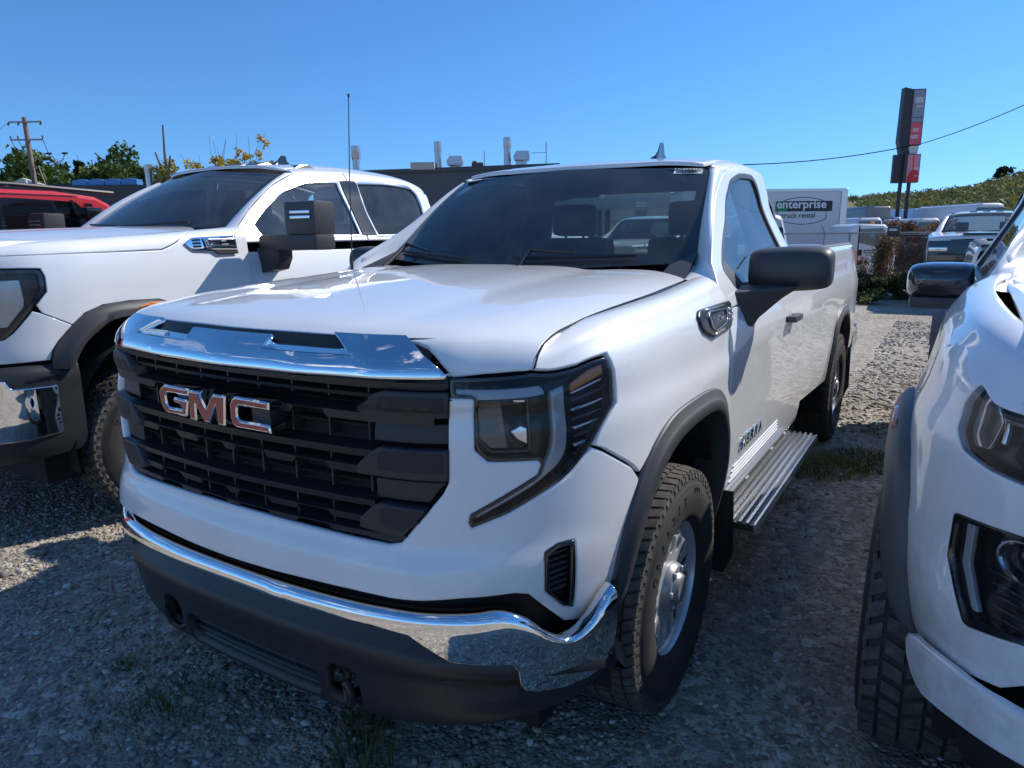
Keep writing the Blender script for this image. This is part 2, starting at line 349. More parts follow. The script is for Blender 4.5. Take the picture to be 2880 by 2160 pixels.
def text_poly(s, size=1., extrude=.002, mb=None, M=None, shear=0, spacing=1., sx=1., align='LEFT', bold=0.):
    cu = bpy.data.curves.new('lettering', 'FONT'); cu.body = s; cu.size = size; cu.extrude = extrude; cu.align_x = align; cu.align_y = 'BOTTOM_BASELINE' if False else 'BOTTOM'; cu.shear = shear; cu.space_character = spacing; cu.offset = bold; cu.resolution_u = 3
    o = bpy.data.objects.new('lettering', cu); COL.objects.link(o); dg = bpy.context.evaluated_depsgraph_get(); dg.update()
    me = o.evaluated_get(dg).to_mesh(); mb = mb or MB(); M = M or Matrix()
    mb.add([M @ Vector((v.co.x*sx, v.co.y, v.co.z)) for v in me.vertices], [tuple(p.vertices) for p in me.polygons]); o.to_mesh_clear() if False else None
    bpy.data.objects.remove(o); bpy.data.curves.remove(cu); return mb
def frame_at(o, x, y):
    """matrix with origin o, local x along x, local y near y"""
    o, x, y = Vector(o), Vector(x).normalized(), Vector(y); z = x.cross(y).normalized(); y = z.cross(x)
    return Matrix(((x.x, y.x, z.x, o.x), (x.y, y.y, z.y, o.y), (x.z, y.z, z.z, o.z), (0, 0, 0, 1)))
def on_patch(P, u, v, rot=0, cen=(0, 1.6, .75), lift=0.):
    """frame on a patch whose local x runs along the image-right direction of the panel"""
    q = np.array([[u, v]]); X = P.ev(q)[0]; N = P.nrm(q)[0]
    if ((X-np.array(cen))*N).sum() < 0: N = -N
    a = P.ev(q+[1e-3, 0])[0]-X; N = Vector(N); a = Vector(a); X = Vector(X)+N*lift
    y = N.cross(a).normalized(); x = y.cross(N).normalized(); M = Matrix(((x.x, y.x, N.x, X.x), (x.y, y.y, N.y, X.y), (x.z, y.z, N.z, X.z), (0, 0, 0, 1)))
    return M @ Matrix.Rotation(rot, 4, 'Z')
def copy_tree(o, parent=None):
    c = o.copy(); COL.objects.link(c); c.parent = parent
    for ch in list(o.children): copy_tree(ch, c)
    return c
# ---------------------------------------------------------------- surfaces of the pickup (metres; front axle at y = 0, front towards -y)
def _nrm2(B):
    T = np.gradient(B, axis=0); T /= np.linalg.norm(T, axis=1, keepdims=True); N = np.stack([T[:, 1], -T[:, 0]], 1); N[0] = (0, -1); return N
def _sym(R):
    R = np.array(R); return np.concatenate([R[:, 1:][:, ::-1]*[-1, 1, 1], R], 1)
WB = [(0,-.912),(.3,-.898),(.5,-.875),(.62,-.846),(.70,-.803),(.78,-.732),(.86,-.630),(.92,-.515),(.955,-.40),(.975,-.26),(.985,-.08),(.99,.1),(.988,.3),(.985,.52),(.985,.60)]
def make_wrap():
    zs = [.36,.42,.52,.60,.68,.73,.79,.87,.97,1.06,1.105]
    fo = [-.02,-.01,.02,.035,.035,.028,.006,.0,.0,-.004,-.012]
    so = [-.07,-.05,-.03,-.012,.0,.004,.006,.004,.0,-.004,-.012]
    zseam = [(-1,1.235),(-.65,1.235),(-.56,1.275),(-.45,1.296),(-.255,1.312),(.1,1.332),(.3,1.346),(.47,1.36),(.6,1.37)]
    B = np.array(WB); N = _nrm2(B); rows = []
    for r, z in enumerate(zs):
        row = []
        for k in range(len(B)):
            w = min(1, max(0, (k-3)/5)); o = fo[r]*(1-w) + so[r]*w; p = B[k] + N[k]*o; row.append((p[0], p[1], z))
        rows.append(row)
    for o, dz in [(-.026,-.085),(-.050,-.045),(-.082,-.006),(-.118,.007),(-.165,.0)]:
        row = []
        for k in range(len(B)):
            w2 = float(np.interp(k, [4, 7], [.25, 1])); p = B[k] + N[k]*o*w2; zz = np.interp(B[k][1], *zip(*zseam)) + dz + (1-w2)*.05*max(0, dz+.05)/.057
            row.append((p[0], p[1], zz))
        rows.append(row)
    return Patch(_sym(rows), mid=len(B)-1)
def make_bumper():
    base = [(0,-.945),(.3,-.938),(.5,-.91),(.66,-.86),(.74,-.815),(.80,-.769),(.845,-.722),(.88,-.678),(.912,-.628),(.940,-.575),(.962,-.525),(.978,-.475),(.985,-.43)]
    B = np.array(base); N = _nrm2(B)
    prof = [(.34,-.03),(.40,-.012),(.46,.0),(.52,.006),(.56,.008),(.588,.008),(.608,.006),(.622,-.003),(.629,-.014),(.631,-.035)]
    return Patch(_sym([[(B[k][0]+N[k][0]*o, B[k][1]+N[k][1]*o, z) for k in range(len(B))] for z, o in prof]), mid=len(B)-1)
def make_side():
    ys = [.42,.60,1.2,1.9,2.2,2.9,3.2,3.55,3.9,4.3,4.60,4.72]
    prof = [(.36,.905),(.42,.932),(.47,.957),(.55,.972),(.65,.982),(.76,.986),(.90,.986),(1.02,.988),(1.10,.990),(1.17,.978),(1.25,.957),(1.34,.940),(1.385,.932),(1.41,.922),(1.42,.900),(1.422,.84)]
    R = []
    for z, x in prof:
        row = []
        for y in ys:
            t = 0.
            if y > 4.5: t = -.05*(y-4.5)/.22
            if z > 1.05 and y > 2.15: t -= .012*min(1, (y-2.15)/.7)*0
            if .7 < z < 1.08 and 3.0 < y < 4.1: t += .010*math.exp(-((y-3.55)/.45)**2)
            row.append((x+t, y, z))
        R.append(row)
    return Patch(R)
def make_hood():
    xs = [0,.14,.28,.37,.45,.56,.66,.74,.79,.82]
    def yf(x): return float(np.interp(x, [0,.3,.5,.60,.68,.76,.82], [-.815,-.80,-.775,-.745,-.70,-.615,-.56]))
    def zt(x, y):
        zc = np.interp(y, [-.85,-.7,-.5,-.2,.1,.4,.55,.8], [1.296,1.318,1.340,1.366,1.386,1.399,1.402,1.402])
        ze = np.interp(y, [-.8,-.65,-.56,-.45,-.255,.1,.3,.47,.7], [1.268,1.283,1.292,1.300,1.314,1.332,1.346,1.357,1.362])
        w = np.interp(x, [0,.2,.34,.40,.46,.60,.70,.77,.82], [1,.99,.96,.86,.80,.76,.62,.34,0]); return ze + (zc-ze)*w
    R = []
    for dy, dz in [(-.060,-.105),(-.052,-.062),(-.030,-.026),(.01,-.008),(.07,.0)]:
        R.append([(x, yf(x)+dy*(1 if x < .5 else 1.0+.6*(x-.5)/.32), zt(x, yf(x)+dy)+dz*(1 if x > .55 else .9)) for x in xs])
    yr = lambda x: float(np.interp(x, [0,.3,.37,.42,.5,.63,.72,.82], [.50,.47,.45,.40,.44,.52,.50,.47]))
    for t in (.1,.25,.42,.6,.8,1.0):
        R.append([(x, yf(x)+.09+(yr(x)-yf(x)-.09)*t, zt(x, yf(x)+.09+(yr(x)-yf(x)-.09)*t)) for x in xs])
    return Patch(_sym(R), mid=len(xs)-1)
CAB_Y = [.40,.60,.80,1.0,1.2,1.4,1.64,1.9,2.1,2.2,2.25]
def make_cab():
    top = lambda y: np.interp(y, [.4,1.2,1.4,1.64,1.9,2.1,2.25], [1.795,1.812,1.836,1.852,1.850,1.838,1.80])
    hc = lambda y: np.interp(y, [.4,1.05,1.2,1.4,1.64,1.9,2.1,2.25], [1.80,1.83,1.862,1.89,1.905,1.905,1.89,1.855])
    R = []
    for z, x in [(1.22,.962),(1.32,.932),(1.42,.878),(1.545,.808),(1.66,.755)]:
        R.append([(x - (.05*((y-2.0)/.25)**2 if y > 2.0 else 0), y, z) for y in CAB_Y])
    for x, dz in [(.722,-.062),(.700,-.012),(.664,.012)]: R.append([(x - (.04*((y-2.0)/.25)**2 if y > 2.0 else 0), y, top(y)+dz) for y in CAB_Y])
    for x, w in [(.55,.55),(.3,.88),(0,1)]: R.append([(x, y, top(y)+.012+(hc(y)-top(y)-.012)*w) for y in CAB_Y])
    R = np.array(R); M = R[:-1][::-1]*[-1, 1, 1]
    P = Patch(np.concatenate([R, M], 0)); P.V -= P.V[len(R)-1]; P.V *= -1   # v = 0 on the centre line, positive on the driver side
    P.V = P.V[::-1]; P.G = P.G[::-1]; P.U += .40-P.U[0]; return P
def make_screen():
    # windscreen: rows bottom to top
    R = []
    for t in (0, .2, .4, .6, .8, 1.0):
        row = []
        for a in (0, .35, .65, .85, 1.0):
            xb, yb, zb = .775*a, np.interp(a, [0,.35,.65,.85,1], [.50,.515,.57,.635,.70]), np.interp(a, [0, 1], [1.375, 1.41])
            xt, yt, zt = .672*a, np.interp(a, [0,.35,.65,.85,1], [1.10,1.107,1.135,1.165,1.20]), np.interp(a, [0, 1], [1.830, 1.808])
            row.append((xb+(xt-xb)*t, yb+(yt-yb)*t, zb+(zt-zb)*t+.025*math.sin(math.pi*t)))
        R.append(row)
    return Patch(_sym(R), mid=4)
def make_bar():
    xs = np.array([0,.15,.3,.42,.5,.57,.62,.672]); f = np.interp(xs, [0,.3,.5,.6,.672], [0,.018,.052,.088,.130]); R = []
    for z, y, k in [(1.192,-.900,1),(1.196,-.930,1),(1.204,-.938,1),(1.216,-.934,.995),(1.25,-.908,.95),(1.285,-.868,.90),(1.296,-.852,.88)]:
        R.append([(x*k, y+g*(.55+.45*(k-.88)/.12), z) for x, g in zip(xs, f)])
    return Patch(_sym(R), mid=len(xs)-1)
BR = make_bar(); W = make_wrap(); BP = make_bumper(); SD = make_side(); HD = make_hood(); CB = make_cab(); WS = make_screen()
def inv_v(P, col, z, ax=2):
    """v of the height z in grid column col"""
    vs = np.linspace(P.V[0], P.V[-1], 400); X = P.ev(np.stack([0*vs+col, vs], 1))[:, ax]
    if X[0] > X[-1]: return float(np.interp(z, X[::-1], vs[::-1]))
    return float(np.interp(z, X, vs))
def sd(y, z): u = y-.42; return (u, inv_v(SD, u, z))
# ---------------------------------------------------------------- surfaces of the taller crew-cab pickup on the left (local frame)
OL = np.array([-3.09, .20, 0.])
def hd_wrap():
    B = np.array([(0,-1.04),(.35,-1.02),(.6,-.955),(.78,-.86),(.87,-.775),(.94,-.68),(.99,-.57),(1.015,-.45),(1.03,-.2),(1.035,.1),(1.035,.45),(1.035,.66)]); N = _nrm2(B)
    rows = []
    for z, o in [(.88,-.01),(.95,.0),(1.06,.0),(1.15,.0),(1.25,.0),(1.36,-.004),(1.43,-.012)]: rows.append([(p[0]+n[0]*o, p[1]+n[1]*o, z) for p, n in zip(B, N)])
    for o, dz in [(-.032,-.032),(-.055,-.012),(-.10,.0),(-.15,.0)]:
        rows.append([(p[0]+n[0]*o, p[1]+n[1]*o, np.interp(p[1], [-1,-.7,0,.3,.45,.66], [1.490,1.505,1.545,1.562,1.575,1.592])+dz) for p, n in zip(B, N)])
    return Patch(_sym(rows), mid=len(B)-1)
def hd_side():
    ys = [.58,.9,1.5,2.1,2.6,2.9,3.3,3.7,4.1,4.6,5.2,5.6]; R = []
    for z, x in [(.50,.95),(.58,.985),(.7,1.01),(.85,1.025),(1.0,1.035),(1.15,1.035),(1.27,1.03),(1.35,1.018),(1.42,1.0),(1.47,.985),(1.52,.972),(1.535,.95),(1.54,.90)]: R.append([(x, y, z) for y in ys])
    return Patch(R)
def hd_hood():
    xs = [0,.2,.36,.44,.52,.66,.78,.85,.885]; R = []
    yf = lambda x: float(np.interp(x, [0,.5,.7,.8,.885], [-.98,-.93,-.86,-.80,-.74]))
    def zt(x, y):
        zc = np.interp(y, [-1,-.6,-.2,.2,.7], [1.535,1.565,1.585,1.597,1.602]); ze = np.interp(y, [-1,-.7,0,.3,.45,.66], [1.490,1.505,1.545,1.562,1.575,1.592]); w = np.interp(x, [0,.36,.44,.52,.7,.885], [1,.97,.85,.78,.5,0]); return ze+(zc-ze)*w
    for dy, dz in [(-.05,-.10),(-.04,-.05),(-.015,-.015),(.04,0)]: R.append([(x, yf(x)+dy, zt(x, yf(x)+dy)+dz) for x in xs])
    yr = lambda x: float(np.interp(x, [0,.5,.7,.885], [.60,.56,.50,.40]))
    for t in (.2,.4,.6,.8,1): R.append([(x, yf(x)+.06+(yr(x)-yf(x)-.06)*t, zt(x, yf(x)+.06+(yr(x)-yf(x)-.06)*t)) for x in xs])
    return Patch(_sym(R), mid=len(xs)-1)
def hd_cab():
    Y = [.5,.8,1.1,1.4,1.8,2.2,2.5,2.68,2.80]; R = []
    top = lambda y: np.interp(y, [.5,1.15,1.4,1.8,2.3,2.6,2.8], [1.93,1.95,1.975,1.992,1.985,1.965,1.92]); hc = lambda y: np.interp(y, [.5,1.2,1.5,1.9,2.4,2.6,2.8], [1.98,2.03,2.065,2.085,2.065,2.04,1.98])
    b = lambda y, k: k*max(0, (y-2.45)/.35)**2
    for z, x in [(1.40,1.005),(1.47,.985),(1.55,.945),(1.66,.892),(1.77,.842),(1.87,.798)]: R.append([(x-b(y,.06), y, z) for y in Y])
    for x, dz in [(.768,-.045),(.745,-.008),(.705,.012)]: R.append([(x-b(y,.05), y, top(y)+dz) for y in Y])
    for x, w in [(.55,.6),(.3,.9),(0,1)]: R.append([(x, y, top(y)+.012+(hc(y)-top(y)-.012)*w) for y in Y])
    R = np.array(R); M = R[:-1][::-1]*[-1, 1, 1]; P = Patch(np.concatenate([R, M], 0)); P.V -= P.V[len(R)-1]; P.V *= -1; P.V = P.V[::-1]; P.G = P.G[::-1]; P.U += .5-P.U[0]; return P
def hd_screen():
    R = []
    for t in (0,.25,.5,.75,1.):
        row = []
        for a in (0,.4,.7,.88,1.):
            xb, yb, zb = .80*a, np.interp(a, [0,.4,.7,1], [.50,.52,.57,.665]), np.interp(a, [0, 1], [1.565, 1.592]); xt, yt, zt = .70*a, np.interp(a, [0,.4,.7,1], [1.18,1.185,1.205,1.25]), np.interp(a, [0, 1], [2.005, 1.952])
            row.append((xb+(xt-xb)*t, yb+(yt-yb)*t, zb+(zt-zb)*t+.022*math.sin(math.pi*t)))
        R.append(row)
    return Patch(_sym(R), mid=4)
W2 = hd_wrap(); S2 = hd_side(); H2 = hd_hood(); C2 = hd_cab(); K2 = hd_screen()
# ---------------------------------------------------------------- wide-fendered pickup at the right edge (local frame)
OR = np.array([2.60, .22, .02])
def wide_wrap():
    P = make_wrap(); G = P.G.copy()
    for j in range(G.shape[0]):
        for i in range(G.shape[1]):
            x, y, z = G[j, i]; w = float(np.interp(z, [1.05, 1.25], [1, 0])); d = float(np.interp(y, [-.80,-.30,.10,.30,.52,.7], [0,.034,.030,-.010,-.058,-.068]))
            if y > .2: w = max(w, float(np.interp(y, [.2,.5], [0,.8])))
            G[j, i, 0] += d*w*(1 if x > 0 else -1) if abs(x) > .3 else 0
    return Patch(G, mid=(G.shape[1]-1)//2, U=None)
WR = wide_wrap()
# ---------------------------------------------------------------- wheels
def arc_text(mb, s, radius, a0, size, x, step, ext=.0016, out=1):
    """raised letters round a sidewall, tops pointing outwards; a0 = angle of the first letter clockwise from the top"""
    for i, ch in enumerate(s):
        if ch == ' ': continue
        a = a0 + i*step
        # local frame: letter x tangential, letter y radial, z outward (+x world)
        rad = Vector((0, math.sin(a), math.cos(a))); tan = Vector((0, math.cos(a), -math.sin(a)))
        M = Matrix(((tan.x, rad.x, 1, x), (tan.y, rad.y, 0, rad.y*radius), (tan.z, rad.z, 0, rad.z*radius), (0, 0, 0, 1)))
        M = M @ Matrix.Translation((-size*.3, -size*.35, 0))
        text_poly(ch, size, ext, mb, M, sx=.85, bold=.0008)
def tyre_mesh(R=.398, rim=.222, w=.250, pitch=66, word='GRABBER', word2='HTS', lug=0):
    h = w/2; mb = MB()
    prof = [(h*.80, rim-.006), (h*.92, rim+.004), (h*.985, rim+.030), (h*1.035, rim+.065), (h*1.045, rim+.085), (h*1.02, rim+.108), (h*.96, R-.054), (h*.935, R-.048), (h*.915, R-.030), (h*.87, R-.016), (h*.80, R-.010), (h*.5, R-.008), (0, R-.007)]
    prof = prof + [(-a, r) for a, r in prof[:-1][::-1]]
    mb.lathe(prof, 96)
    # fine radial ribs on the shoulder of the sidewall
    n = 240
    for k in range(n):
        t0, t1 = 2*math.pi*k/n, 2*math.pi*(k+.5)/n; V = []
        for t in (t0, t1):
            for a, r in ((h*1.015, R-.088), (h*.975, R-.058)): V.append((a+.0016, r*math.cos(t), r*math.sin(t)))
        mb.add(V, [(0, 2, 3, 1)])
    if word: arc_text(mb, word, rim+.078, math.radians(-62), .044, h*1.04, math.radians(9.8)); arc_text(mb, word2, rim+.098, math.radians(14), .022, h*1.035, math.radians(4.3))
    if word: arc_text(mb, word, rim+.078, math.radians(118), .044, h*1.04, math.radians(9.8))
    me = mb.mesh('tyre', RUBBER, True, 40)
    # tread blocks
    tb = MB(); rows = [(-.92, -.62, 1), (-.56, -.22, 0), (-.17, .17, 1), (.22, .56, 0), (.62, .92, 1)]
    for k in range(pitch):
        for ri, (a, b, s) in enumerate(rows):
            off = (.5 if s else 0) + ri*.13; t0 = 2*math.pi*(k+off)/pitch; t1 = t0 + 2*math.pi*(.80 if not lug else .68)/pitch; tm = (t0+t1)/2
            sk = .35*2*math.pi/pitch*(1 if ri % 2 else -1)
            V = []
            for rr, gg in ((R-.012, 0), (R, .001)):
                for i, t in enumerate((t0, tm, t1)):
                    g = gg*(1, 0, -1)[i]/R
                    for q, dd in ((a*h, -sk), (b*h, sk)):
                        q2 = q + (gg if q == a*h else -gg); rl = rr - .006*abs(q2/h)**3
                        if abs(q2/h) > .9: rl -= .004
                        V.append((q2, rl*math.cos(t+g+dd*.5), rl*math.sin(t+g+dd*.5)))
            F = [(6, 7, 9, 8), (8, 9, 11, 10), (0, 2, 8, 6), (2, 4, 10, 8), (1, 7, 9, 3), (3, 9, 11, 5), (0, 6, 7, 1), (4, 5, 11, 10)]
            tb.add(V, F)
        # shoulder lugs over the edge
        for sg in (1, -1):
            t0 = 2*math.pi*(k+.5)/pitch; t1 = t0+2*math.pi*.55/pitch; V = []
            for t in (t0, t1):
                for a, r in ((h*.86, R-.008), (h*.915, R-.020), (h*.945, R-.040 if k % 2 else R-.034), (h*.92, R-.045)): V.append((sg*a, r*math.cos(t), r*math.sin(t)))
            tb.add(V, [(0, 1, 5, 4), (1, 2, 6, 5), (0, 4, 7, 3), (2, 3, 7, 6), (0, 3, 2, 1), (4, 5, 6, 7)])
    tm_ = tb.mesh('tread', TREAD, False)
    return me, tm_
def rim_mesh(mt):
    mb = MB()
    # barrel with outer flange
    prof = [(-.11, .20), (-.10, .205), (.0, .207), (.068, .205), (.076, .207), (.082, .213), (.098, .216), (.106, .222), (.112, .236), (.109, .240), (.100, .238), (.095, .226), (.0, .222), (-.10, .222)]
    mb.lathe([(a, r) for a, r in prof], 96)
    # disc with teardrop holes
    n = 14; holes = []
    for k in range(n):
        t = 2*math.pi*(k+.5)/n; c = np.array([math.cos(t), math.sin(t)]); s = np.array([-c[1], c[0]])
        P = []
        for rr, ww in ((.116, .007), (.128, .0145), (.145, .0200), (.158, .0200), (.169, .014), (.173, .005)): P.append(c*rr+s*ww)
        for rr, ww in ((.173, .005), (.169, .014), (.158, .0200), (.145, .0200), (.128, .0145), (.116, .007)): P.append(c*rr-s*ww)
        holes.append(rnd(P, .003, 1))
    ring = [(.204*math.cos(2*math.pi*k/96),   .204*math.sin(2*math.pi*k/96)) for k in range(96)]
    M = Matrix(((0, 0, 1, .060), (1, 0, 0, 0), (0, 1, 0, 0), (0, 0, 0, 1)))
    d = MB().prism(ring, M, .012, holes, bev=.0018)
    def dish(x, r): return x + np.interp(r, [0, .09, .115, .15, .175, .192, .204], [.020, .018, .010, .016, .018, .008, .0])
    d.v = [(float(dish(x, math.hypot(y, z))), y, z) for x, y, z in d.v]
    mb.add(d.v, d.f)
    return mb.mesh('wheel', mt, True, 32)
def hub_mesh():
    mb = MB(); mb.lathe([(.050, .086), (.080, .084), (.098, .078), (.106, .070), (.108, .052), (.120, .046), (.124, .040), (.124, .0001)], 48)
    for k in range(6):
        t = 2*math.pi*k/6; mb.lathe([(.080, .012), (.110, .011), (.113, .009), (.113, .0001)], 6, c=(0, .063*math.cos(t), .063*math.sin(t)))
    return mb.mesh('hub_cap', mat('hub_cap_grey', (.30, .31, .33), .35, .4), True, 30)
_tm = {}
def wheel(parent, x, y, side, tyre_kind='road', R=.398, z=None, steer=0):
    """side +1 = driver side (outer face towards +x); tyre, rim and cap are its pieces"""
    if tyre_kind not in _tm:
        if tyre_kind == 'road': _tm[tyre_kind] = (*tyre_mesh(), rim_mesh(STEEL), hub_mesh())
        elif tyre_kind == 'lug': _tm[tyre_kind] = (*tyre_mesh(R=.425, rim=.228, w=.275, pitch=52, word='MICHELIN', word2='', lug=1), rim_mesh(mat('machined_alloy', (.5, .51, .52), .25, .9)), hub_mesh())
        elif tyre_kind == 'mud': _tm[tyre_kind] = (*tyre_mesh(R=.415, rim=.24, w=.275, pitch=44, word='', lug=1), rim_mesh(BLKG), hub_mesh())
    ty, tr, ri, hb = _tm[tyre_kind]
    w = bpy.data.objects.new('wheel', ri); link(w, parent); w.location = (x, y, z if z is not None else R-.004); w.rotation_euler = (0, 0, (0 if side > 0 else math.pi)+steer)
    for nm, me in (('tyre', ty), ('tread', tr), ('hub_cap', hb)): q = bpy.data.objects.new(nm, me); link(q, w)
    return w
# ---------------------------------------------------------------- emblem letters (x, z on the grille)
EM_G = [(-.203,1.114),(-.210,1.100),(-.206,1.068),(-.192,1.049),(-.176,1.043),(-.092,1.043),(-.080,1.091),(-.145,1.094),(-.149,1.079),(-.111,1.075),(-.108,1.063),(-.168,1.062),(-.178,1.070),(-.180,1.094),(-.168,1.103),(-.076,1.103),(-.070,1.124),(-.182,1.126)]
EM_M = [(-.062,1.124),(-.018,1.124),(.008,1.082),(.040,1.124),(.092,1.124),(.081,1.041),(.053,1.041),(.050,1.092),(.018,1.041),(-.003,1.041),(-.036,1.088),(-.038,1.041),(-.066,1.041)]
EM_C = [(.100,1.104),(.112,1.121),(.126,1.126),(.252,1.124),(.249,1.102),(.138,1.102),(.128,1.094),(.126,1.072),(.136,1.063),(.247,1.065),(.252,1.043),(.122,1.041),(.106,1.048),(.099,1.064)]
def em_shift(P, dx=-.022, dz=.0, s=1.): return [((x+dx)*s, z+dz) for x, z in P]
# ---------------------------------------------------------------- the pickup in the middle
T = thing('pickup_truck', 'white regular cab pickup in the centre with red GMC letters on its black grille', 'pickup truck')
# -- fascia (white front bumper cover)
hl_in = [(.741,.522),(.907,.604),(.918,.629),(.911,.640),(.785,.649),(.754,.680),(.757,.858),(.699,.861)]
hl_out = [(.699,.906),(.908,.905),(1.040,.870),(1.137,.864),(1.147,.825),(1.151,.751),(1.086,.689),(1.055,.648),(.988,.588),(.832,.516),(.742,.487),(.736,.500)]
HLP = rnd(hl_out + hl_in[:1] + hl_in[1:], [0,.0,.01,.012,.02,.02,.02,.02,.03,.03,.01,.006,.006,.02,.012,.012,.02,.02,.015,.005])
low = [(1.160,.185),(1.148,.158),(1.085,.155),(1.033,.170),(.987,.186),(.930,.245),(.876,.302),(.84,.312),(.711,.318),(.545,.310),(.433,.312),(.165,.306),(0,.305)]
gr = [(.698,.861),(.694,.740),(.691,.600),(.676,.570),(.569,.446),(.535,.438),(.368,.441),(.146,.446),(0,.448)]
fas_R = [(0,.305)] + low[::-1][1:] + [(1.172,.33),(1.200,.43),(1.250,.52),(1.214,.560),(1.102,.630),(1.064,.648),(.988,.588),(.832,.516),(.742,.487),(.736,.500)] + hl_in + gr
poly = fas_R + [(-a, b) for a, b in fas_R[::-1]][1:-1]
VENT = rnd([(1.003,.418),(.957,.418),(.920,.403),(.920,.300),(.974,.242),(1.008,.226)], .006)
mb = panel(W, poly, thick=.022, gap=.0, roll=.007, holes=(VENT, [(-a, b) for a, b in VENT]), step=.022, cen=(0, .5, .75)); mb.build('front_fascia', WHITE, T)
# -- dark body behind the gaps
g = MB(); R1 = [(a, b) for a, b in [(1.22,.10),(1.22,.92),(-1.22,.92),(-1.22,.10)]]
panel(W, R1, thick=.01, gap=0, lift=-.055, mb=g, step=.05, cen=(0, .5, .75)); g.build('inner_structure', GAP, T)
# vents
for mir in (False, True):
    v = panel(W, VENT, thick=.01, lift=-.03, gap=-.003, mir=mir, cen=(0, .5, .75))
    fr = panel(W, VENT, thick=.02, lift=.003, gap=.0, roll=.003, holes=([(.957+(a-.957)*.80, .33+(b-.33)*.88) for a, b in VENT],), mir=mir, cen=(0, .5, .75)); v.add(fr.v, fr.f, fr.n); o = v.build('corner_vent', BLKG, T)
    for k in range(7):
        z0 = .285+.017*k
        s = MB(); panel(W, [(.933,z0),(.990,z0+.006),(.990,z0+.011),(.933,z0+.007)], thick=.012, lift=-.012, roll=.001, gap=0, mir=mir, mb=s, cen=(0, .5, .75), step=.02); s.build('vent_fin', BLKP, o)
# -- fenders
fen = [(1.064,.652),(1.102,.636),(1.214,.566),(1.250,.534)]
arch_o = [(1.25,.52),(1.300,.566),(1.360,.608),(1.430,.636),(1.62,.656),(1.825,.650),(1.92,.633),(1.985,.598),(2.03,.53),(2.055,.42),(2.07,.28),(2.072,.12)]
fend = [(.913,.910),(1.044,.874),(1.143,.870),(1.153,.825),(1.157,.751),(1.090,.689)] + fen + arch_o[1:] + [(2.072,.06),(2.098,.06),(2.098,1.018),(1.70,1.008),(1.40,1.010),(1.258,1.008),(1.127,1.010),(1.033,1.010),(.985,.998),(.958,.978),(.927,.940)]
for mir in (False, True): panel(W, fend, thick=.02, gap=.0028, step=.024, mir=mir, cen=(0, .3, .7)).build('fender', WHITE, T)
# plan of the arch strip: outer edge (on the body) and opening
def arch_band(P, outer, inner, m, mir, lift=.018):
    mb = MB(); n = 60
    o = smooth_line(outer, .02); i = smooth_line(inner, .02); ks = np.linspace(0, 1, n)
    res = lambda l: np.stack([np.interp(ks, np.linspace(0, 1, len(l)), l[:, c]) for c in (0, 1)], 1)
    o, i = res(o), res(i); R = []
    for _ in range(6):
        for c_ in (o, i): c_[1:-1] = (c_[:-2]+c_[1:-1]*2+c_[2:])/4
    for a, l in ((0, -.004), (0.02, .007), (.08, .011), (.40, .013), (.46, .019), (.60, .022), (.92, .022), (1.0, .016), (1.0, .0), (1.0, -.10)):
        q = o*(1-a)+i*a; X = P.ev(q); N = P.nrm(q); N *= np.sign(N[:, :1])*np.sign(X[:, :1]); N[:, 1] *= .4; R.append(X+N*l)
    V = np.concatenate(R); F = [(j*n+k, j*n+k+1, (j+1)*n+k+1, (j+1)*n+k) for j in range(len(R)-1) for k in range(n-1)]
    mb.add(V, [f[::-1] for f in F]);
    if mir: mb.mirror()
    return mb.build('wheel_arch_flare', m, T, angle=50)
f_out = [(1.140,.10),(1.143,.199),(1.152,.330),(1.180,.425),(1.230,.505),(1.280,.562),(1.340,.610),(1.420,.646),(1.62,.668),(1.835,.662),(1.93,.645),(2.00,.610),(2.045,.54),(2.07,.42),(2.085,.28),(2.09,.10)]
f_in = [(1.205,.10),(1.212,.199),(1.228,.320),(1.255,.400),(1.300,.470),(1.350,.515),(1.410,.550),(1.50,.574),(1.66,.590),(1.82,.586),(1.90,.570),(1.955,.535),(1.99,.47),(2.01,.38),(2.025,.26),(2.03,.10)]
for mir in (False, True): arch_band(W, f_out, f_in, FLARE, mir)
# rear arches and bed sides
def r_arch(pts): return [sd(y, z) for y, z in pts]
ra_o = [(3.10,.50),(3.115,.68),(3.17,.82),(3.26,.93),(3.38,.985),(3.56,1.00),(3.74,.985),(3.86,.93),(3.95,.82),(4.01,.68),(4.03,.52)]
ra_i = [(3.165,.50),(3.18,.66),(3.225,.78),(3.30,.87),(3.40,.915),(3.56,.928),(3.72,.915),(3.82,.87),(3.895,.78),(3.945,.66),(3.96,.52)]
for mir in (False, True): arch_band(SD, r_arch(ra_o), r_arch(ra_i), FLARE, mir)
bed = [sd(2.09,.58), sd(3.06,.52), sd(3.10,.52)] + r_arch(ra_o)[1:] + [sd(4.03,.56), sd(4.70,.62), sd(4.71,1.0), (4.29, 1.156), (2.09-.42, 1.156)]
for mir in (False, True):
    b = panel(SD, bed, thick=.02, gap=.002, step=.04, mir=mir, cen=(0, 2.5, .75)).build('bed_side', WHITE, T)
    c = MB(); panel(SD, [(1.67,1.088),(4.27,1.088),(4.27,1.156),(1.67,1.156)], thick=.03, lift=.010, roll=.006, mir=mir, mb=c, cen=(0, 2.5, .75)); c.build('bed_rail_cap', FLARE, b)
    fd = [(.115*math.cos(t), .10*math.sin(t)) for t in np.linspace(0, 2*math.pi, 20)[:-1]]
    if not mir:
        cu, cv = sd(2.62, 1.0); l = MB(); panel(SD, [(cu+a*.75, cv+b*.9) for a, b in fd], thick=.006, lift=.0012, roll=.0015, mb=l, cen=(0, 2.5, .75), step=.03); l.build('fuel_door', WHITE, b)
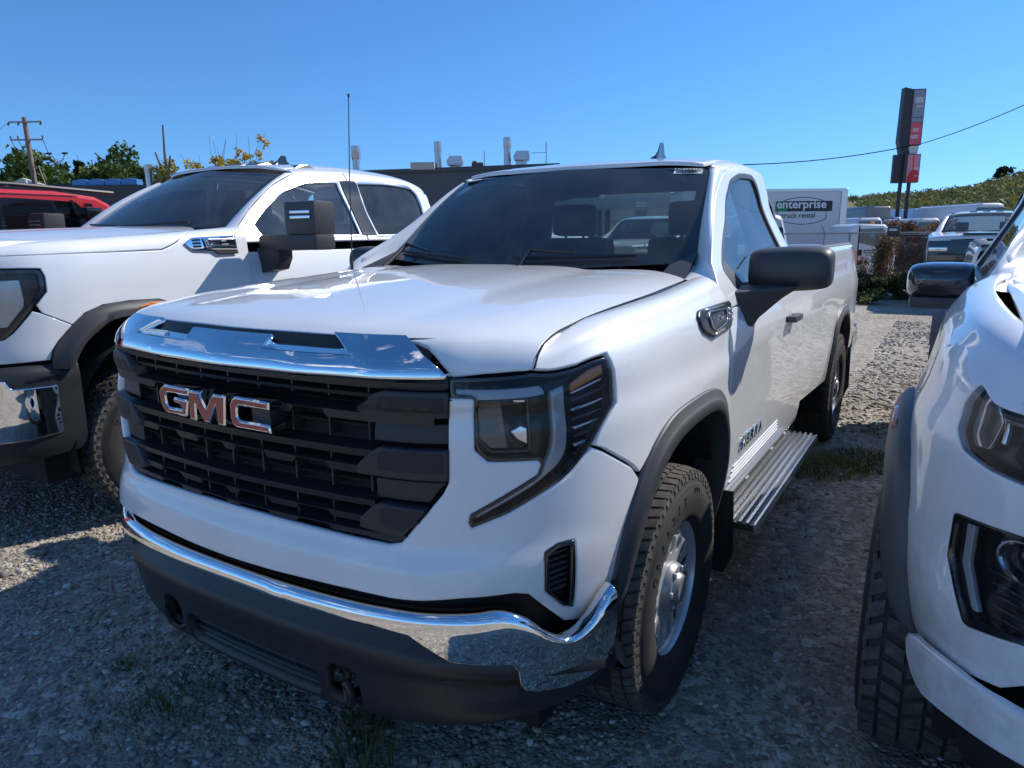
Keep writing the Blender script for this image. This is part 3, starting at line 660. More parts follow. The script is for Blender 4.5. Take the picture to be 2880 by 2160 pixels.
mb = MB().box(-.86, 2.13, .50, .86, 4.66, .55).box(-.86, 4.66, .60, .86, 4.74, 1.41, .02).box(-.86, 2.13, .50, .86, 2.17, 1.36); mb.build('bed_floor_and_tailgate', WHITE, T)
for mir in (False, True):
    m = MB().box(.80, 2.16, .55, .83, 4.66, 1.40); m.box(.62, 3.25, .55, .80, 3.95, .80, .03)
    if mir: m.mirror()
    m.build('bed_liner', FLARE, T)
    m = MB(); m.add([(.905,4.60,1.36),(.93,4.66,1.36),(.925,4.78,1.34),(.86,4.80,1.35),(.935,4.60,.92),(.955,4.66,.92),(.945,4.79,.93),(.87,4.81,.93)], [(0,1,2,3),(7,6,5,4),(0,4,5,1),(1,5,6,2),(2,6,7,3)])
    if mir: m.mirror()
    m.build('tail_light', REDL, T)
    m = MB().box(.70, 4.62, .52, .97, 4.92, .72, .04)
    if mir: m.mirror()
    m.build('rear_bumper_corner', CHROME, T)
MB().box(-.72, 4.72, .54, .72, 4.90, .70, .03).build('rear_bumper', CHROME, T)
# -- doors
dr_f, dr_r = .515, 1.95
def cab_uv(y, z):
    vs = np.linspace(.25, CB.V[-1], 300); X = CB.ev(np.stack([0*vs+y, vs], 1)); return (y, float(np.interp(z, X[::-1, 2], vs[::-1])))
SEAMZ = 1.25; vS = sd(1., SEAMZ)[1]; vlow = cab_uv(1., SEAMZ)[1]
win = rnd([(.655,1.175), (.715,1.250), (1.20,1.256), (1.70,1.254), (1.855,1.235), (1.885,1.09), (1.895,.92), (1.872,.80), (1.80,.742), (1.529,.742), (1.335,.765), (1.20,.838), (1.036,.955), (.79,1.080), (.69,1.140)], [.03,.03,0,.03,.03,.03,.03,.04,.05,.04,.04,.04,.03,.03,.02])
gapc = [(.497,1.235), (.570,1.125), (.696,1.051), (.906,.926), (1.065,.820), (1.170,.760), (1.285,.719), (1.45,.702), (1.766,.694), (1.88,.712), (1.945,.800), (1.962,.95), (1.955,1.15)]
frame = [(dr_f, vlow)] + gapc + [(dr_r, vlow)]
for mir in (False, True):
    d = panel(SD, [sd(dr_f,.475), sd(dr_r,.475), sd(dr_r+.0,.60), sd(dr_r+.012,.9), (dr_r-.42, vS), (dr_f-.42, vS)], thick=.022, gap=.0022, step=.04, mir=mir, cen=(0, 1.2, .75)).build('door', WHITE, T)
    for k in range(4):
        z = .565+.018*k; strip(SD, [sd(.60+.012*k, z), sd(1.0, z), sd(1.50-.012*k, z)], .007, .004, mir).build('door_rib', WHITE, d)
    h = MB(); h.box(.992, 1.47, 1.100, 1.034, 1.66, 1.130, .011); h.box(.965, 1.475, 1.10, 1.0, 1.50, 1.128, .004); h.box(.965, 1.62, 1.10, 1.0, 1.655, 1.128, .004)
    c = MB(); cu, cv = sd(1.565, 1.112)
    if mir: h.mirror()
    panel(SD, [(cu+.055*math.cos(t), cv+.045*math.sin(t)) for t in np.linspace(0, 2*math.pi, 18)[:-1]], thick=.004, lift=.0008, roll=.0015, mir=mir, mb=c, cen=(0, 1.2, .75), step=.02); c.build('handle_recess', mat('recess_shade_white', (.55, .56, .57), .4, coat=.5), d)  # flat disc on the door; the hollow's shade is painted as a greyer white
    h.build('door_handle', FLARE, d)
    rk = MB(); panel(SD, [(.06,.012),(1.66,.012),(1.66,.122),(.06,.122)], thick=.03, gap=.001, roll=.008, lift=-.004, mir=mir, mb=rk, cen=(0, 1.2, .75), step=.05); rk.build('rocker_panel', WHITE, T)
    rk = MB(); panel(SD, [sd(dr_r,.44), sd(2.10,.47), sd(2.10,.60), sd(2.10,.9), (2.10-.42, vS), (dr_r-.42, vS), sd(dr_r+.012,.9), sd(dr_r,.6)], thick=.03, gap=.0022, step=.05, mir=mir, mb=rk, cen=(0, 1.2, .75)); rk.build('cab_corner_panel', WHITE, T)
    f = panel(CB, frame, thick=.03, gap=.0025, holes=(win,), step=.03, mir=mir, cen=(0, 1.2, 1.2)).build('door_frame', WHITE, T)
    wi = offset_poly(resample(win if area2(win) > 0 else win[::-1], .03), .015)
    s = MB(); panel(CB, win, thick=.012, lift=-.004, gap=-.003, roll=.002, holes=(wi,), mir=mir, mb=s, cen=(0, 1.2, 1.2), step=.03); s.build('window_seal', BLKP, f)
    s = MB(); panel(CB, wi, thick=.004, lift=-.014, gap=-.012, roll=.001, mir=mir, mb=s, cen=(0, 1.2, 1.2), step=.05, wall=False); s.build('door_window', GLASSS, f)
    s = MB(); panel(CB, [(.668,1.165), (.72,1.243), (.80,1.25), (.875,1.245), (.735,1.110)], thick=.006, lift=-.005, roll=.002, mir=mir, mb=s, cen=(0, 1.2, 1.2), step=.04); s.build('window_corner_trim', FLARE, f)
    # roof rail and rear pillar
    side = gapc[6:] + [(dr_r, vlow), (2.088, vlow), (2.088, .632), (1.626, .632), (1.365, .638), (1.20, .668)]
    panel(CB, side, thick=.03, gap=.0022, step=.035, mir=mir, cen=(0, 1.2, 1.2)).build('cab_side_frame', WHITE, T)
    # A-pillar: lofted from the door gap round to the edge of the windscreen
    outer = CB.ev(np.array([(.497,1.235), (.570,1.125), (.696,1.051), (.906,.926), (1.065,.820), (1.170,.760), (1.285,.719)]) - [0, .002])
    te = [-.16, .03, .20, .46, .70, .84, .985]; inner = WS.ev(np.array([(.749, max(t, 0)*WS.V[-1]) for t in te]))
    inner[0] = (.835, .40, 1.362)
    nn = np.array([(.55,-.75,.35)]*7); nn = nn/np.linalg.norm(nn[0]); G = []
    for a, bl in ((0, 0), (.12, .006), (.35, .016), (.62, .020), (.86, .014), (1.0, .0), (1.02, -.03)):
        G.append(outer*(1-a)+inner*a + nn*bl*np.array([[.3],[.8],[1],[1],[1],[1],[.7]]))
    PP = Patch(np.array(G)); n1, n2 = 14, 40; uv = np.array([(PP.U[-1]*i/n2, PP.V[-1]*j/n1) for j in range(n1+1) for i in range(n2+1)])
    X = PP.ev(uv); N = PP.nrm(uv); N *= np.sign((N*nn[0]).sum(1, keepdims=True)); F = [(j*(n2+1)+i, j*(n2+1)+i+1, (j+1)*(n2+1)+i+1, (j+1)*(n2+1)+i) for j in range(n1) for i in range(n2)]
    v0 = np.cross(X[1]-X[0], X[n2+1]-X[0]); 
    if (v0*nn[0]).sum() < 0: F = [q[::-1] for q in F]
    m = MB().add(X, F, N)
    if mir: m.mirror()
    m.build('a_pillar', WHITE, T)
    # rising rear corner of the fender under the pillar
    A_ = [(.835,.40,1.362), (.875,.36,1.352), (.915,.40,1.330), (.940,.47,1.292), (.950,.512,1.262)]; B_ = [(.775,.56,1.372), (.83,.50,1.40), (.868,.50,1.405), (.905,.492,1.375), (.945,.495,1.275)]
    # cowl corner trim
    m = MB().add([(.70,.50,1.362), (.80,.46,1.360), (.812,.49,1.368), (.785,.66,1.425), (.772,.74,1.452), (.745,.70,1.432), (.70,.62,1.405)], [(0,1,2,6), (2,3,6), (3,5,6), (3,4,5)])
    if mir: m.mirror()
    m.build('cowl_corner_trim', FLARE, T, smooth=False)
rf = [(1.205,.634), (1.365,.632), (2.088,.632), (2.088,-.632), (1.365,-.632), (1.205,-.634), (1.165,-.5), (1.135,-.35), (1.118,-.2), (1.112,0), (1.118,.2), (1.135,.35), (1.165,.5)]
panel(CB, rf, thick=.02, gap=.003, roll=.005, step=.05, cen=(0, 1.2, 1.2)).build('roof', WHITE, T)
MB().box(-.62, 2.075, 1.36, .62, 2.10, 1.40).build('cab_back_panel', WHITE, T)
# back wall with its window opening
def backwall():
    M = Matrix(((-1,0,0,0),(0,0,1,2.07),(0,1,0,0),(0,0,0,1)))
    out = [(-.84,.9),(.84,.9),(.86,1.35),(.76,1.66),(.68,1.82),(.60,1.87),(0,1.885),(-.60,1.87),(-.68,1.82),(-.76,1.66),(-.86,1.35)]
    hole = rnd([(-.64,1.40),(.64,1.40),(.585,1.76),(-.585,1.76)], .04)
    return MB().prism([(a, b) for a, b in out], M, .03, [hole]), hole, M
bw, hole, Mb = backwall(); o = bw.build('cab_back_wall', INT, T, smooth=False)
MB().prism(hole, Mb @ Matrix.Translation((0, 0, .012)), .004).build('rear_window', GLASSS, o)
# -- windscreen
sc = [(-.747,.0),(0,.0),(.747,.0),(.747,.25),(.747,.5),(.742,WS.V[-1]*.96),(.71,WS.V[-1]),(0,WS.V[-1]),(-.71,WS.V[-1]),(-.742,WS.V[-1]*.96),(-.747,.5),(-.747,.25)]
o = panel(WS, sc, thick=.005, gap=.002, roll=.001, step=.05, cen=(0, 1.6, .9)).build('windscreen', GLASS, T)
band = panel(WS, sc, thick=.002, lift=-.006, gap=.002, roll=.0005, step=.06, holes=([(-.69,.055),(0,.035),(.69,.055),(.700,.30),(.700,.48),(.690,WS.V[-1]*.93),(0,WS.V[-1]*.945),(-.690,WS.V[-1]*.93),(-.700,.48),(-.700,.30)],), cen=(0, 1.6, .9), wall=False); band.build('windscreen_border', BLKP, o)
s = MB(); panel(WS, rnd([(-.12,WS.V[-1]*.96),(-.17,WS.V[-1]*.80),(-.10,WS.V[-1]*.70),(.10,WS.V[-1]*.70),(.17,WS.V[-1]*.80),(.12,WS.V[-1]*.96)], .04), thick=.03, lift=-.008, mb=s, cen=(0, 1.6, .9)); s.build('sensor_housing', INT, o)
s = MB(); vv = WS.V[-1]; panel(WS, [(.575,vv*.915),(.712,vv*.915),(.712,vv*.985),(.575,vv*.985)], thick=.001, lift=.002, gap=0, roll=.0004, mb=s, cen=(0, 1.6, .9), step=.03)
st = s.build('stock_sticker', PAPER, T, label='small white paper sticker with SG104169 and a barcode')
M = on_patch(WS, .583, vv*.945, 0, (0, 1.6, .9), .0030); t = text_poly('SG104169', .029, .0003, None, M, sx=.98)
for k in range(34):
    x0 = .588+.0030*k; w_ = .0014 if (k*7) % 3 else .0022; Mk = on_patch(WS, x0, vv*.922, 0, (0, 1.6, .9), .0030); t.add([Mk @ Vector(p) for p in ((0,0,0),(w_,0,0),(w_,.012,0),(0,.012,0))], [(0,1,2,3)])
t.build('sticker_print', BTXT, st, smooth=False)
# cowl, wipers
m = MB(); R = []
for t_ in np.linspace(-1, 1, 31):
    x = .80*t_; yh = float(np.interp(abs(x), [0,.3,.37,.42,.5,.63,.72,.82], [.50,.47,.45,.40,.44,.52,.50,.47])); yw = float(np.interp(abs(x), [0,.3,.5,.66,.8], [.53,.545,.60,.665,.72]))
    R.append([(x, yh-.10, 1.30), (x, yh-.02, 1.345), (x, (yh+yw)/2, 1.358), (x, yw+.02, 1.372)])
R = np.array(R); n = len(R); m.add(R.reshape(-1, 3), [(i*4+j, (i+1)*4+j, (i+1)*4+j+1, i*4+j+1) for i in range(n-1) for j in range(3)]); m.build('cowl', BLKP, T)
def wiper(x0, x1, y0):
    m = MB(); P = WS.ev(np.array([(x0, .075), (x0+(x1-x0)*.5, .055), (x1, .045)])); m.tube([(x0-.02, y0-.06, 1.375), tuple(P[0]+[0,-.03,.03]), tuple(P[1]+[0,-.02,.022])], [.012,.010,.006], 8)
    q = WS.ev(np.array([(x0+(x1-x0)*t, .050-.01*t) for t in np.linspace(-.25, 1.1, 12)])) + np.array([0, -.012, .012]); m.tube([tuple(p) for p in q], [.004]+[.008]*10+[.004], 6); return m
wiper(.12, .50, .50).build('wiper', BLKP, T); wiper(-.62, -.22, .52).build('wiper', BLKP, T)
# -- hood
for mir in (False, True): strip(HD, [(.8725, v_) for v_ in np.linspace(.03, HD.V[-1]-.01, 40)], .0045, .0012, mir, cen=(0, .5, .6)).build('hood_gap', GAP, T)
hv = HD.V[-1]; HO = [(-.868,.0),(-.74,.0),(-.70,.0),(-.655,.055),(-.60,.115),(-.52,.118),(-.3,.12),(0,.12)]
hood = [(.8735,.027),(.855,.021),(.792,.012),(.722,.007),(.688,.006),(.676,.022),(.642,.056),(.612,.080),(.583,.092),(.545,.100),(.3,.104),(0,.104)]
hood = hood + [(-a, b) for a, b in hood[:-1][::-1]] + [(-.8735, hv), (-.5, hv), (0, hv), (.5, hv), (.8735, hv)]
panel(HD, hood, thick=.025, gap=.0028, roll=.005, step=.03, cen=(0, .5, .6)).build('hood', WHITE, T)
m = MB(); panel(HD, [(.86,.10),(.86,hv*.99),(-.86,hv*.99),(-.86,.10)], thick=.005, lift=-.045, gap=0, mb=m, step=.12, cen=(0, .5, .6)); m.build('engine_bay', GAP, T)
# -- chrome bar across the top of the grille
bt = BR.V[-1]; br = [(.662,.004),(.663,.05),(.640,.100),(.612,bt),(.385,bt),(.408,.145),(.445,.098),(.30,.098),(.157,.098),(.172,.146)]
br = br + [(-a, b) for a, b in br[::-1]]
rr_ = MB(); panel(BR, br, thick=.02, gap=.0, roll=.0025, step=.025, mb=rr_, cen=(0, .5, .9)); bar = rr_.build('chrome_bar', CHROME, T)
m = MB()
for sg in (1, -1):
    X = BR.ev(np.array([(sg*u, .0975) for u in np.linspace(.150, .455, 12)])); Y = X + np.array([0, .040, .010])
    q = MB().add(np.concatenate([X, Y]), [(i, i+1, 13+i, 12+i) if sg > 0 else (i, 12+i, 13+i, i+1) for i in range(11)]); m.add(q.v, q.f)
m.build('bar_ledge', CHROME, bar)
m = MB(); X = BR.ev(np.array([(u, .06) for u in np.linspace(-.60, .60, 40)])) + np.array([0, .05, .0]); Y = X + np.array([0, .035, .064]); m.add(np.concatenate([X, Y]), [(i, i+1, 41+i, 40+i) for i in range(39)]); m.build('bar_backing', mat('dull_black', (.02, .02, .021), .45), bar)
# -- grille
GRL = W.V
m = MB(); panel(W, [(.71,.45),(.71,.92),(-.71,.92),(-.71,.45),(-.55,.42),(.55,.42)], thick=.01, lift=-.10, gap=0, mb=m, step=.08, cen=(0, .5, .75)); gri = m.build('grille', DARK, T)
def fin(v, h, u0, u1, lf, depth, name, n=60, drop=0, notch=None):
    """horizontal blade that follows the front of the truck; front face height h"""
    us = np.linspace(u0, u1, n); R = []
    hh = np.full(n, h)
    if notch is not None: hh = np.array([h if not any(a < abs(u) < b for a, b in notch) else h*.35 for u in us])
    for dv, dl in ((0, -depth), (0, 0), (-1, -.006), (-1, -depth)):
        uv = np.stack([us, v+dv*hh], 1); N = W.nrm(uv); N *= np.sign(-N[:, 1:2]); N[:, 2] = 0; X = W.ev(uv)+N*(lf+dl); 
        if dv == 0 and dl < 0: X[:, 2] += .008
        R.append(X)
    V = np.concatenate(R); F = [(j*n+k, (j+1)*n+k, (j+1)*n+k+1, j*n+k+1) for j in range(3) for k in range(n-1)]
    return MB().add(V, F).build(name, BLKP, gri, smooth=False)
nt_ = [(.02,.14),(.24,.36)]
m = fin(.895, .018, -.69, .69, -.006, .07, 'grille_bar')
for v, h, l in ((.862,.013,-.012),(.672,.020,.0),(.545,.018,.0)): fin(v, h, -.50, .50, l, .075, 'grille_bar')
for v, h, l in ((.765,.026,.004),(.628,.022,-.004),(.500,.020,-.004),(.462,.016,-.004)): fin(v, h, -.66, .66, l, .06, 'grille_bar', n=120, notch=nt_)
for v, h, l in ((.585,.008,-.03),(.725,.008,-.03),(.82,.008,-.03)): fin(v, h, -.50, .50, l, .05, 'grille_bar')
for k in range(9):
    u = -.48+.12*k
    for a, b in ((.84,.895),(.69,.76),(.56,.65),(.46,.53)):
        N = W.nrm([[u, a]])[0]; X0 = W.ev([[u-.002, a]])[0]; X1 = W.ev([[u+.002, b]])[0]; MB().box(X0[0], X0[1]+.018, X0[2], X1[0]+.001, X0[1]+.085, X1[2]).build('grille_rib', BLKP, gri, smooth=False)
def dots(poly, mir, par):
    mb = MB(); P = np.array(poly); lo, hi = P.min(0), P.max(0); i = 0
    for v in np.arange(lo[1]+.010, hi[1]-.006, .0085):
        for u in np.arange(lo[0]+.012+(i % 2)*.006, hi[0]-.008, .012):
            if inpoly((u, v), [(a+(.0 if a < lo[0]+.05 else -.0), b) for a, b in poly]) and inpoly((u-.012, v+.007), poly): panel(W, [(u,v),(u+.0085,v),(u+.0085,v+.0042),(u,v+.0042)], thick=.0015, lift=.0012, gap=0, roll=.0005, mir=mir, mb=mb, step=.02, cen=(0, .5, .75))
        i += 1
    return mb
blocks = [([(.478,.757),(.694,.757),(.696,.876),(.530,.876),(.505,.866),(.482,.835),(.455,.795),(.455,.770)], .004), ([(.492,.692),(.692,.692),(.694,.742),(.492,.742)], -.020), ([(.452,.608),(.690,.606),(.692,.682),(.515,.682),(.490,.664),(.455,.632)], .004),
          ([(.494,.545),(.640,.545),(.668,.580),(.688,.597),(.494,.597)], -.020), ([(.455,.470),(.560,.458),(.575,.462),(.640,.535),(.510,.540),(.490,.528),(.452,.490)], .004), ([(.47,.445),(.552,.440),(.562,.450),(.47,.460)], -.01), ([(.48,.880),(.697,.882),(.697,.905),(.47,.905)], -.012)]
for mir in (False, True):
    for i, (P_, l) in enumerate(blocks):
        b = MB(); panel(W, rnd(P_, .004, 2), thick=.045 if l > -.01 else .03, lift=l, gap=.0005, roll=.005 if l > 0 else .003, mir=mir, mb=b, step=.04, cen=(0, .5, .75)); bo = b.build('grille_end_panel', BLKP, gri)
        if i in (0, 2, 4):
            q = np.array(P_); c = q.mean(0); w0 = [(max(a, .498), b) for a, b in P_]; w0 = [((a-.60)*.86+.602, (b-c[1])*.66+c[1]+.006) for a, b in w0]
            d = MB(); panel(W, rnd(w0, .006, 2), thick=.002, lift=l+.0008, gap=0, roll=.0008, mir=mir, mb=d, step=.04, cen=(0, .5, .75)); do = d.build('end_panel_pad', mat('pad_black', (.016, .016, .017), .55, bump=(900, .6, .002)), bo)
def emblem(Ps, dz=0):
    for nm, P_ in zip('GMC', Ps):
        Mx = Matrix(((1,0,0,0),(0,0,-1,-.905),(0,1,0,0),(0,0,0,1)))
        P2 = [(x, z+dz) for x, z in P_]; P2 = np.array(P2)
        if area2(P2) < 0: P2 = P2[::-1]
        P2 = np.array(rnd(P2, .004, 2)); cx = P2[:, 0].mean()
        Mx = Mx @ Matrix.Translation((0, 0, -abs(cx)*.05)) 
        ch = MB().prism(P2, Mx, .050, bev=.004).build('emblem_letter', CHROME, em, label='chrome letter %s' % nm)
        Pi = offset_poly(P2, .0062); MB().prism(Pi, Mx @ Matrix.Translation((0, 0, .049)), .0022).build('letter_inlay', RED, em, smooth=False)
m = MB()
for x0 in (-.14, .02, .17): m.box(x0-.035, -.925, 1.055, x0+.035, -.85, 1.105, .004)
em = m.build('emblem', BLKP, T, label='three red letters GMC edged in chrome')
emblem([em_shift(EM_G), em_shift(EM_M), em_shift(EM_C)])
# -- headlights
def poly_in(P, d): P = np.array(P); P = P if area2(P) > 0 else P[::-1]; return offset_poly(P, d)
for mir in (False, True):
    kw = dict(mir=mir, cen=(0, .5, .75))
    h = panel(W, HLP, thick=.02, lift=-.055, gap=.0, roll=.003, step=.03, **kw).build('headlight', mat('lamp_black', (.012, .012, .014), .3), T)
    rim_ = MB(); panel(W, HLP, thick=.05, lift=-.002, gap=.001, roll=.002, step=.03, holes=(poly_in(resample(HLP, .03), .010),), mb=rim_, **kw); rim_.build('lamp_rim', BLKG, h)
    # light guide: the tall C
    C_ = [(.712,.900),(.885,.892),(.960,.880),(.968,.72),(.965,.66),(.955,.63),(.93,.605),(.75,.508),(.752,.497),(.83,.528),(.985,.606),(1.000,.640),(1.004,.70),(1.003,.865),(.99,.90)]
    g = MB(); panel(W, rnd([(.712,.882),(.93,.874),(.940,.862),(.942,.845),(.712,.853)], .004, 2), thick=.02, lift=-.018, gap=0, roll=.004, mb=g, step=.03, **kw); g.build('light_guide', GREYL, h)
    g = MB(); panel(W, rnd([(.958,.850),(.996,.848),(.998,.70),(.994,.650),(.972,.618),(.90,.572),(.750,.504),(.752,.520),(.885,.588),(.930,.618),(.952,.655),(.958,.70)], [.004,.004,.02,.02,.02,.02,.004,.004,.02,.02,.02,.02], 3), thick=.02, lift=-.014, gap=0, roll=.006, mb=g, step=.03, **kw); g.build('light_guide', GREYL, h)
    # boxed main lamp between the bars
    bx = rnd([(.762,.700),(.795,.662),(.893,.655),(.903,.665),(.903,.838),(.893,.846),(.762,.846)], .006, 2)
    g = MB(); panel(W, bx, thick=.03, lift=-.030, gap=.0, roll=.003, mb=g, step=.03, holes=(poly_in(bx, .007),), **kw); g.build('lamp_bezel', BLKG, h)
    g = MB(); panel(W, [(.768,.700),(.80,.670),(.845,.668),(.835,.76),(.828,.838),(.768,.838)], thick=.01, lift=-.040, gap=0, mb=g, step=.04, **kw); g.build('lamp_reflector', mat('smoked_reflector', (.16, .145, .13), .22, .7, bump=(180, .5, .003)), h)
    g = MB(); panel(W, [(.862,.82),(.897,.82),(.897,.788),(.862,.790)], thick=.01, lift=-.037, gap=0, mb=g, **kw); panel(W, [(.852,.715),(.878,.728),(.897,.720),(.897,.672),(.868,.690)], thick=.01, lift=-.037, gap=0, mb=g, **kw); g.build('lamp_lens_insert', SILV, h)
    # side louvres and amber reflectors
    for k in range(10):
        v0 = .800-.0235*k; u1 = 1.128 - max(0, k-2)*.0095
        g = MB(); panel(W, [(1.022,v0-.006),(u1,v0+.008),(u1,v0+.013),(1.022,v0+.001)], thick=.02, lift=-.020, gap=0, roll=.0012, mb=g, step=.05, **kw); g.build('lamp_louvre', SILV if k % 2 == 0 else mat('lamp_grey', (.09, .10, .12), .2, .6), h)
    g = MB(); panel(W, rnd([(1.020,.838),(1.018,.806),(1.128,.822),(1.132,.851),(1.08,.850)], .005, 2), thick=.01, lift=-.016, gap=0, mb=g, **kw); g.build('amber_reflector', AMBER, h)
    g = MB(); panel(W, [(1.018,.598),(1.018,.566),(1.045,.606),(1.034,.607)], thick=.01, lift=-.014, gap=0, mb=g, **kw); g.build('amber_reflector', AMBER, h)
    g = MB(); panel(W, HLP, thick=.004, lift=-.001, gap=.004, roll=.002, mb=g, step=.03, **kw); g.build('headlight_lens', LENS, h)
# -- bumper
bt_ = [(0,.335),(.3,.335),(.50,.335),(.648,.333),(.70,.335),(.845,.333),(.880,.322),(.915,.285),(.968,.240),(1.000,.228),(1.035,.232),(1.09,.262),(1.14,.315),(1.170,.328)]
bb_ = [(1.172,.062),(1.155,.056),(1.10,.040),(1.02,.036),(.93,.048),(.890,.062),(.876,.085),(.868,.130),(.850,.152),(.78,.158),(.705,.166),(.66,.190),(.60,.222),(.50,.232),(.3,.236),(0,.236)]
bp_ = bt_ + bb_; bp_ = bp_ + [(-a, b) for a, b in bp_[1:-1][::-1]]
BPc = BP
# the top edge of the chrome dips at the corners: shift the rolled lip down there
def top_drop(u): return float(np.interp(abs(u), [0,.845,.875,.975,.995,1.03,1.08,1.15], [0,0,.012,.100,.106,.104,.070,.0]))
G2 = BP.G.copy()
for j in range(G2.shape[0]):
    for i in range(G2.shape[1]):
        k = max(0, (G2[j, i, 2]-.50)/.131); G2[j, i, 2] -= top_drop(BP.U[i])*k
BP2 = Patch(G2, mid=(G2.shape[1]-1)//2)
bt2 = BP2.V[-1]
bc = [(0,bt2),(.5,bt2),(.8,bt2),(.95,bt2),(1.10,bt2),(1.185,bt2)] + [(1.185,.062)] + bb_[1:]
bc = bc + [(-a, b) for a, b in bc[1:-1][::-1]]
m = MB(); panel(BP2, bc, thick=.03, gap=0, roll=.003, mb=m, step=.022, cen=(0, .5, .6)); m.build('front_bumper', CHROME, T)
m = MB(); panel(BP2, [(1.17,.30),(0,.33),(-1.17,.30),(-1.17,.01),(1.17,.01)], thick=.01, lift=-.05, gap=0, mb=m, step=.1, cen=(0, .5, .6)); m.build('bumper_core', DARK, T)
# textured lower valance with tow hooks
def make_val():
    base = [(0,-.925),(.3,-.915),(.5,-.885),(.66,-.835),(.78,-.760),(.87,-.665),(.935,-.56),(.965,-.47)]
    B = np.array(base); N = _nrm2(B); R = []
    for z, o in [(.255,-.10),(.265,-.045),(.30,-.020),(.36,-.010),(.42,-.004),(.47,.010),(.50,.012),(.53,-.004),(.56,-.02)]:
        row = []
        for k in range(len(B)):
            zz = z - .10*(k/7)**2 if z > .45 else z + (.06*(k/7)**2 if z < .40 else .03*(k/7)**2); row.append((B[k][0]+N[k][0]*o, B[k][1]+N[k][1]*o, zz))
        R.append(row)
    return Patch(_sym(R), mid=len(B)-1)
VP = make_val(); vt = VP.V[-1]
hk = rnd([(.315,.105),(.335,.075),(.40,.075),(.425,.10),(.42,.185),(.40,.205),(.335,.205),(.315,.185)], .012); hk2 = [(-a, b) for a, b in hk][::-1]
slot = rnd([(-.27,.085),(.27,.085),(.285,.105),(.285,.165),(.265,.185),(-.265,.185),(-.285,.165),(-.285,.105)], .01)
sq = rnd([(.66,.155),(.83,.150),(.845,.165),(.845,.225),(.66,.232)], .008)
m = MB(); panel(VP, [(-1.14,.0),(0,.0),(1.14,.0),(1.14,vt),(0,vt),(-1.14,vt)], thick=.03, gap=0, roll=.004, holes=(hk, hk2, slot), mb=m, step=.035, cen=(0, .5, .6)); val = m.build('lower_valance', BLKP, T)
m = MB(); panel(VP, [(-.5,.04),(.5,.04),(.5,.24),(-.5,.24)], thick=.01, lift=-.10, gap=0, mb=m, step=.1, cen=(0, .5, .6)); m.build('valance_void', DARK, val)
for k in range(3):
    m = MB(); v0 = .105+.026*k; panel(VP, [(-.275,v0),(.275,v0),(.275,v0+.008),(-.275,v0+.008)], thick=.03, lift=-.02, gap=0, roll=.001, mb=m, step=.05, cen=(0, .5, .6)); m.build('intake_slat', BLKP, val)
for mir in (False, True):
    m = MB(); panel(VP, sq, thick=.004, lift=.003, gap=0, roll=.002, mir=mir, mb=m, step=.05, cen=(0, .5, .6)); m.build('valance_pad', mat('pad_grey', (.03, .03, .031), .6), val)
    m = MB(); c = VP.ev([[.37,.14]])[0]; P = [(c[0]+.035*math.sin(t)*.8, c[1]+.02-.03*math.cos(t*.5), c[2]+.045*math.cos(t)) for t in np.linspace(.5, 2*math.pi-.5, 14)]; m.tube(P, .011, 8)
    if mir: m.mirror()
    m.build('tow_hook', mat('hook_black', (.02, .02, .02), .3), T)
# air dam and undertray
m = MB().box(-.80, -.60, .20, .80, 4.3, .34).box(-.55, -.70, .28, .55, .4, .60); m.build('underbody', DARK, T)
# wheel wells
for yw in (0, 3.55):
    for mir in (False, True):
        m = MB(); n = 20; V = []
        for x in (.55, .955):
            for k in range(n+1):
                t = math.pi*(k/n)*1.16-.25; V.append((x, yw+.02+.50*math.cos(t), .42+.50*math.sin(t)))
        F = [(k, k+1, n+2+k, n+1+k) for k in range(n)]; m.add(V, F); m.add([(.55, yw-.50, .25), (.55, yw+.52, .25), (.55, yw+.52, .95), (.55, yw-.50, .95)], [(0, 1, 2, 3)])
        if mir: m.mirror()
        m.build('wheel_well', LINER, T)
wheel(T, .872, 0, 1, steer=-.00); wheel(T, -.872, 0, -1); wheel(T, .880, 3.55, 1); wheel(T, -.880, 3.55, -1)
# mud flaps
for y0, w_ in ((.48, 0), (4.02, 1)):
    for mir in (False, True):
        m = MB(); zt = .56 if w_ == 0 else .62
        V = [(.80, y0+.03, zt), (1.015, y0+.045, zt), (.80, y0+.06, .235), (.985, y0+.075, .205), (1.02, y0+.065, .30)]; Vb = [(x, y+.008, z) for x, y, z in V]; m.add(V+Vb, [(0,1,4,3,2), (5,7,8,9,6), (1,6,9,4), (3,4,9,8), (2,3,8,7), (0,5,6,1)])
        if mir: m.mirror()
        m.build('mud_flap', BLKP, T, smooth=False)
# -- running boards: ribbed aluminium step on brackets
for mir in (False, True):
    m = MB().box(.905, .575, .392, 1.085, 2.02, .418, .006)
    if mir: m.mirror()
    b = m.build('running_board', mat('step_black', (.03, .03, .032), .5), T)
    for k in range(6):
        x0 = .912+.0285*k; m = MB().box(x0, .575, .417, x0+.013, 2.02, .428, .003)
        if mir: m.mirror()
        m.build('step_rib', SATIN, b)
    m = MB().box(1.084, .575, .385, 1.094, 2.02, .424, .003)
    if mir: m.mirror()
    m.build('step_edge', SATIN, b)
    for y in (.66, 1.10, 1.62, 1.95):
        m = MB(); m.add([(.84, y, .50), (.84, y+.05, .50), (.885, y, .462), (.885, y+.05, .462), (.96, y, .392), (.96, y+.05, .392), (.84, y, .47), (.84, y+.05, .47), (.885, y, .435), (.885, y+.05, .435), (.96, y, .375), (.96, y+.05, .375)], [(0,2,3,1), (2,4,5,3), (6,7,9,8), (8,9,11,10), (0,6,8,2), (2,8,10,4), (1,3,9,7), (3,5,11,9)])
        if mir: m.mirror()
        m.build('step_bracket', SATIN, b)
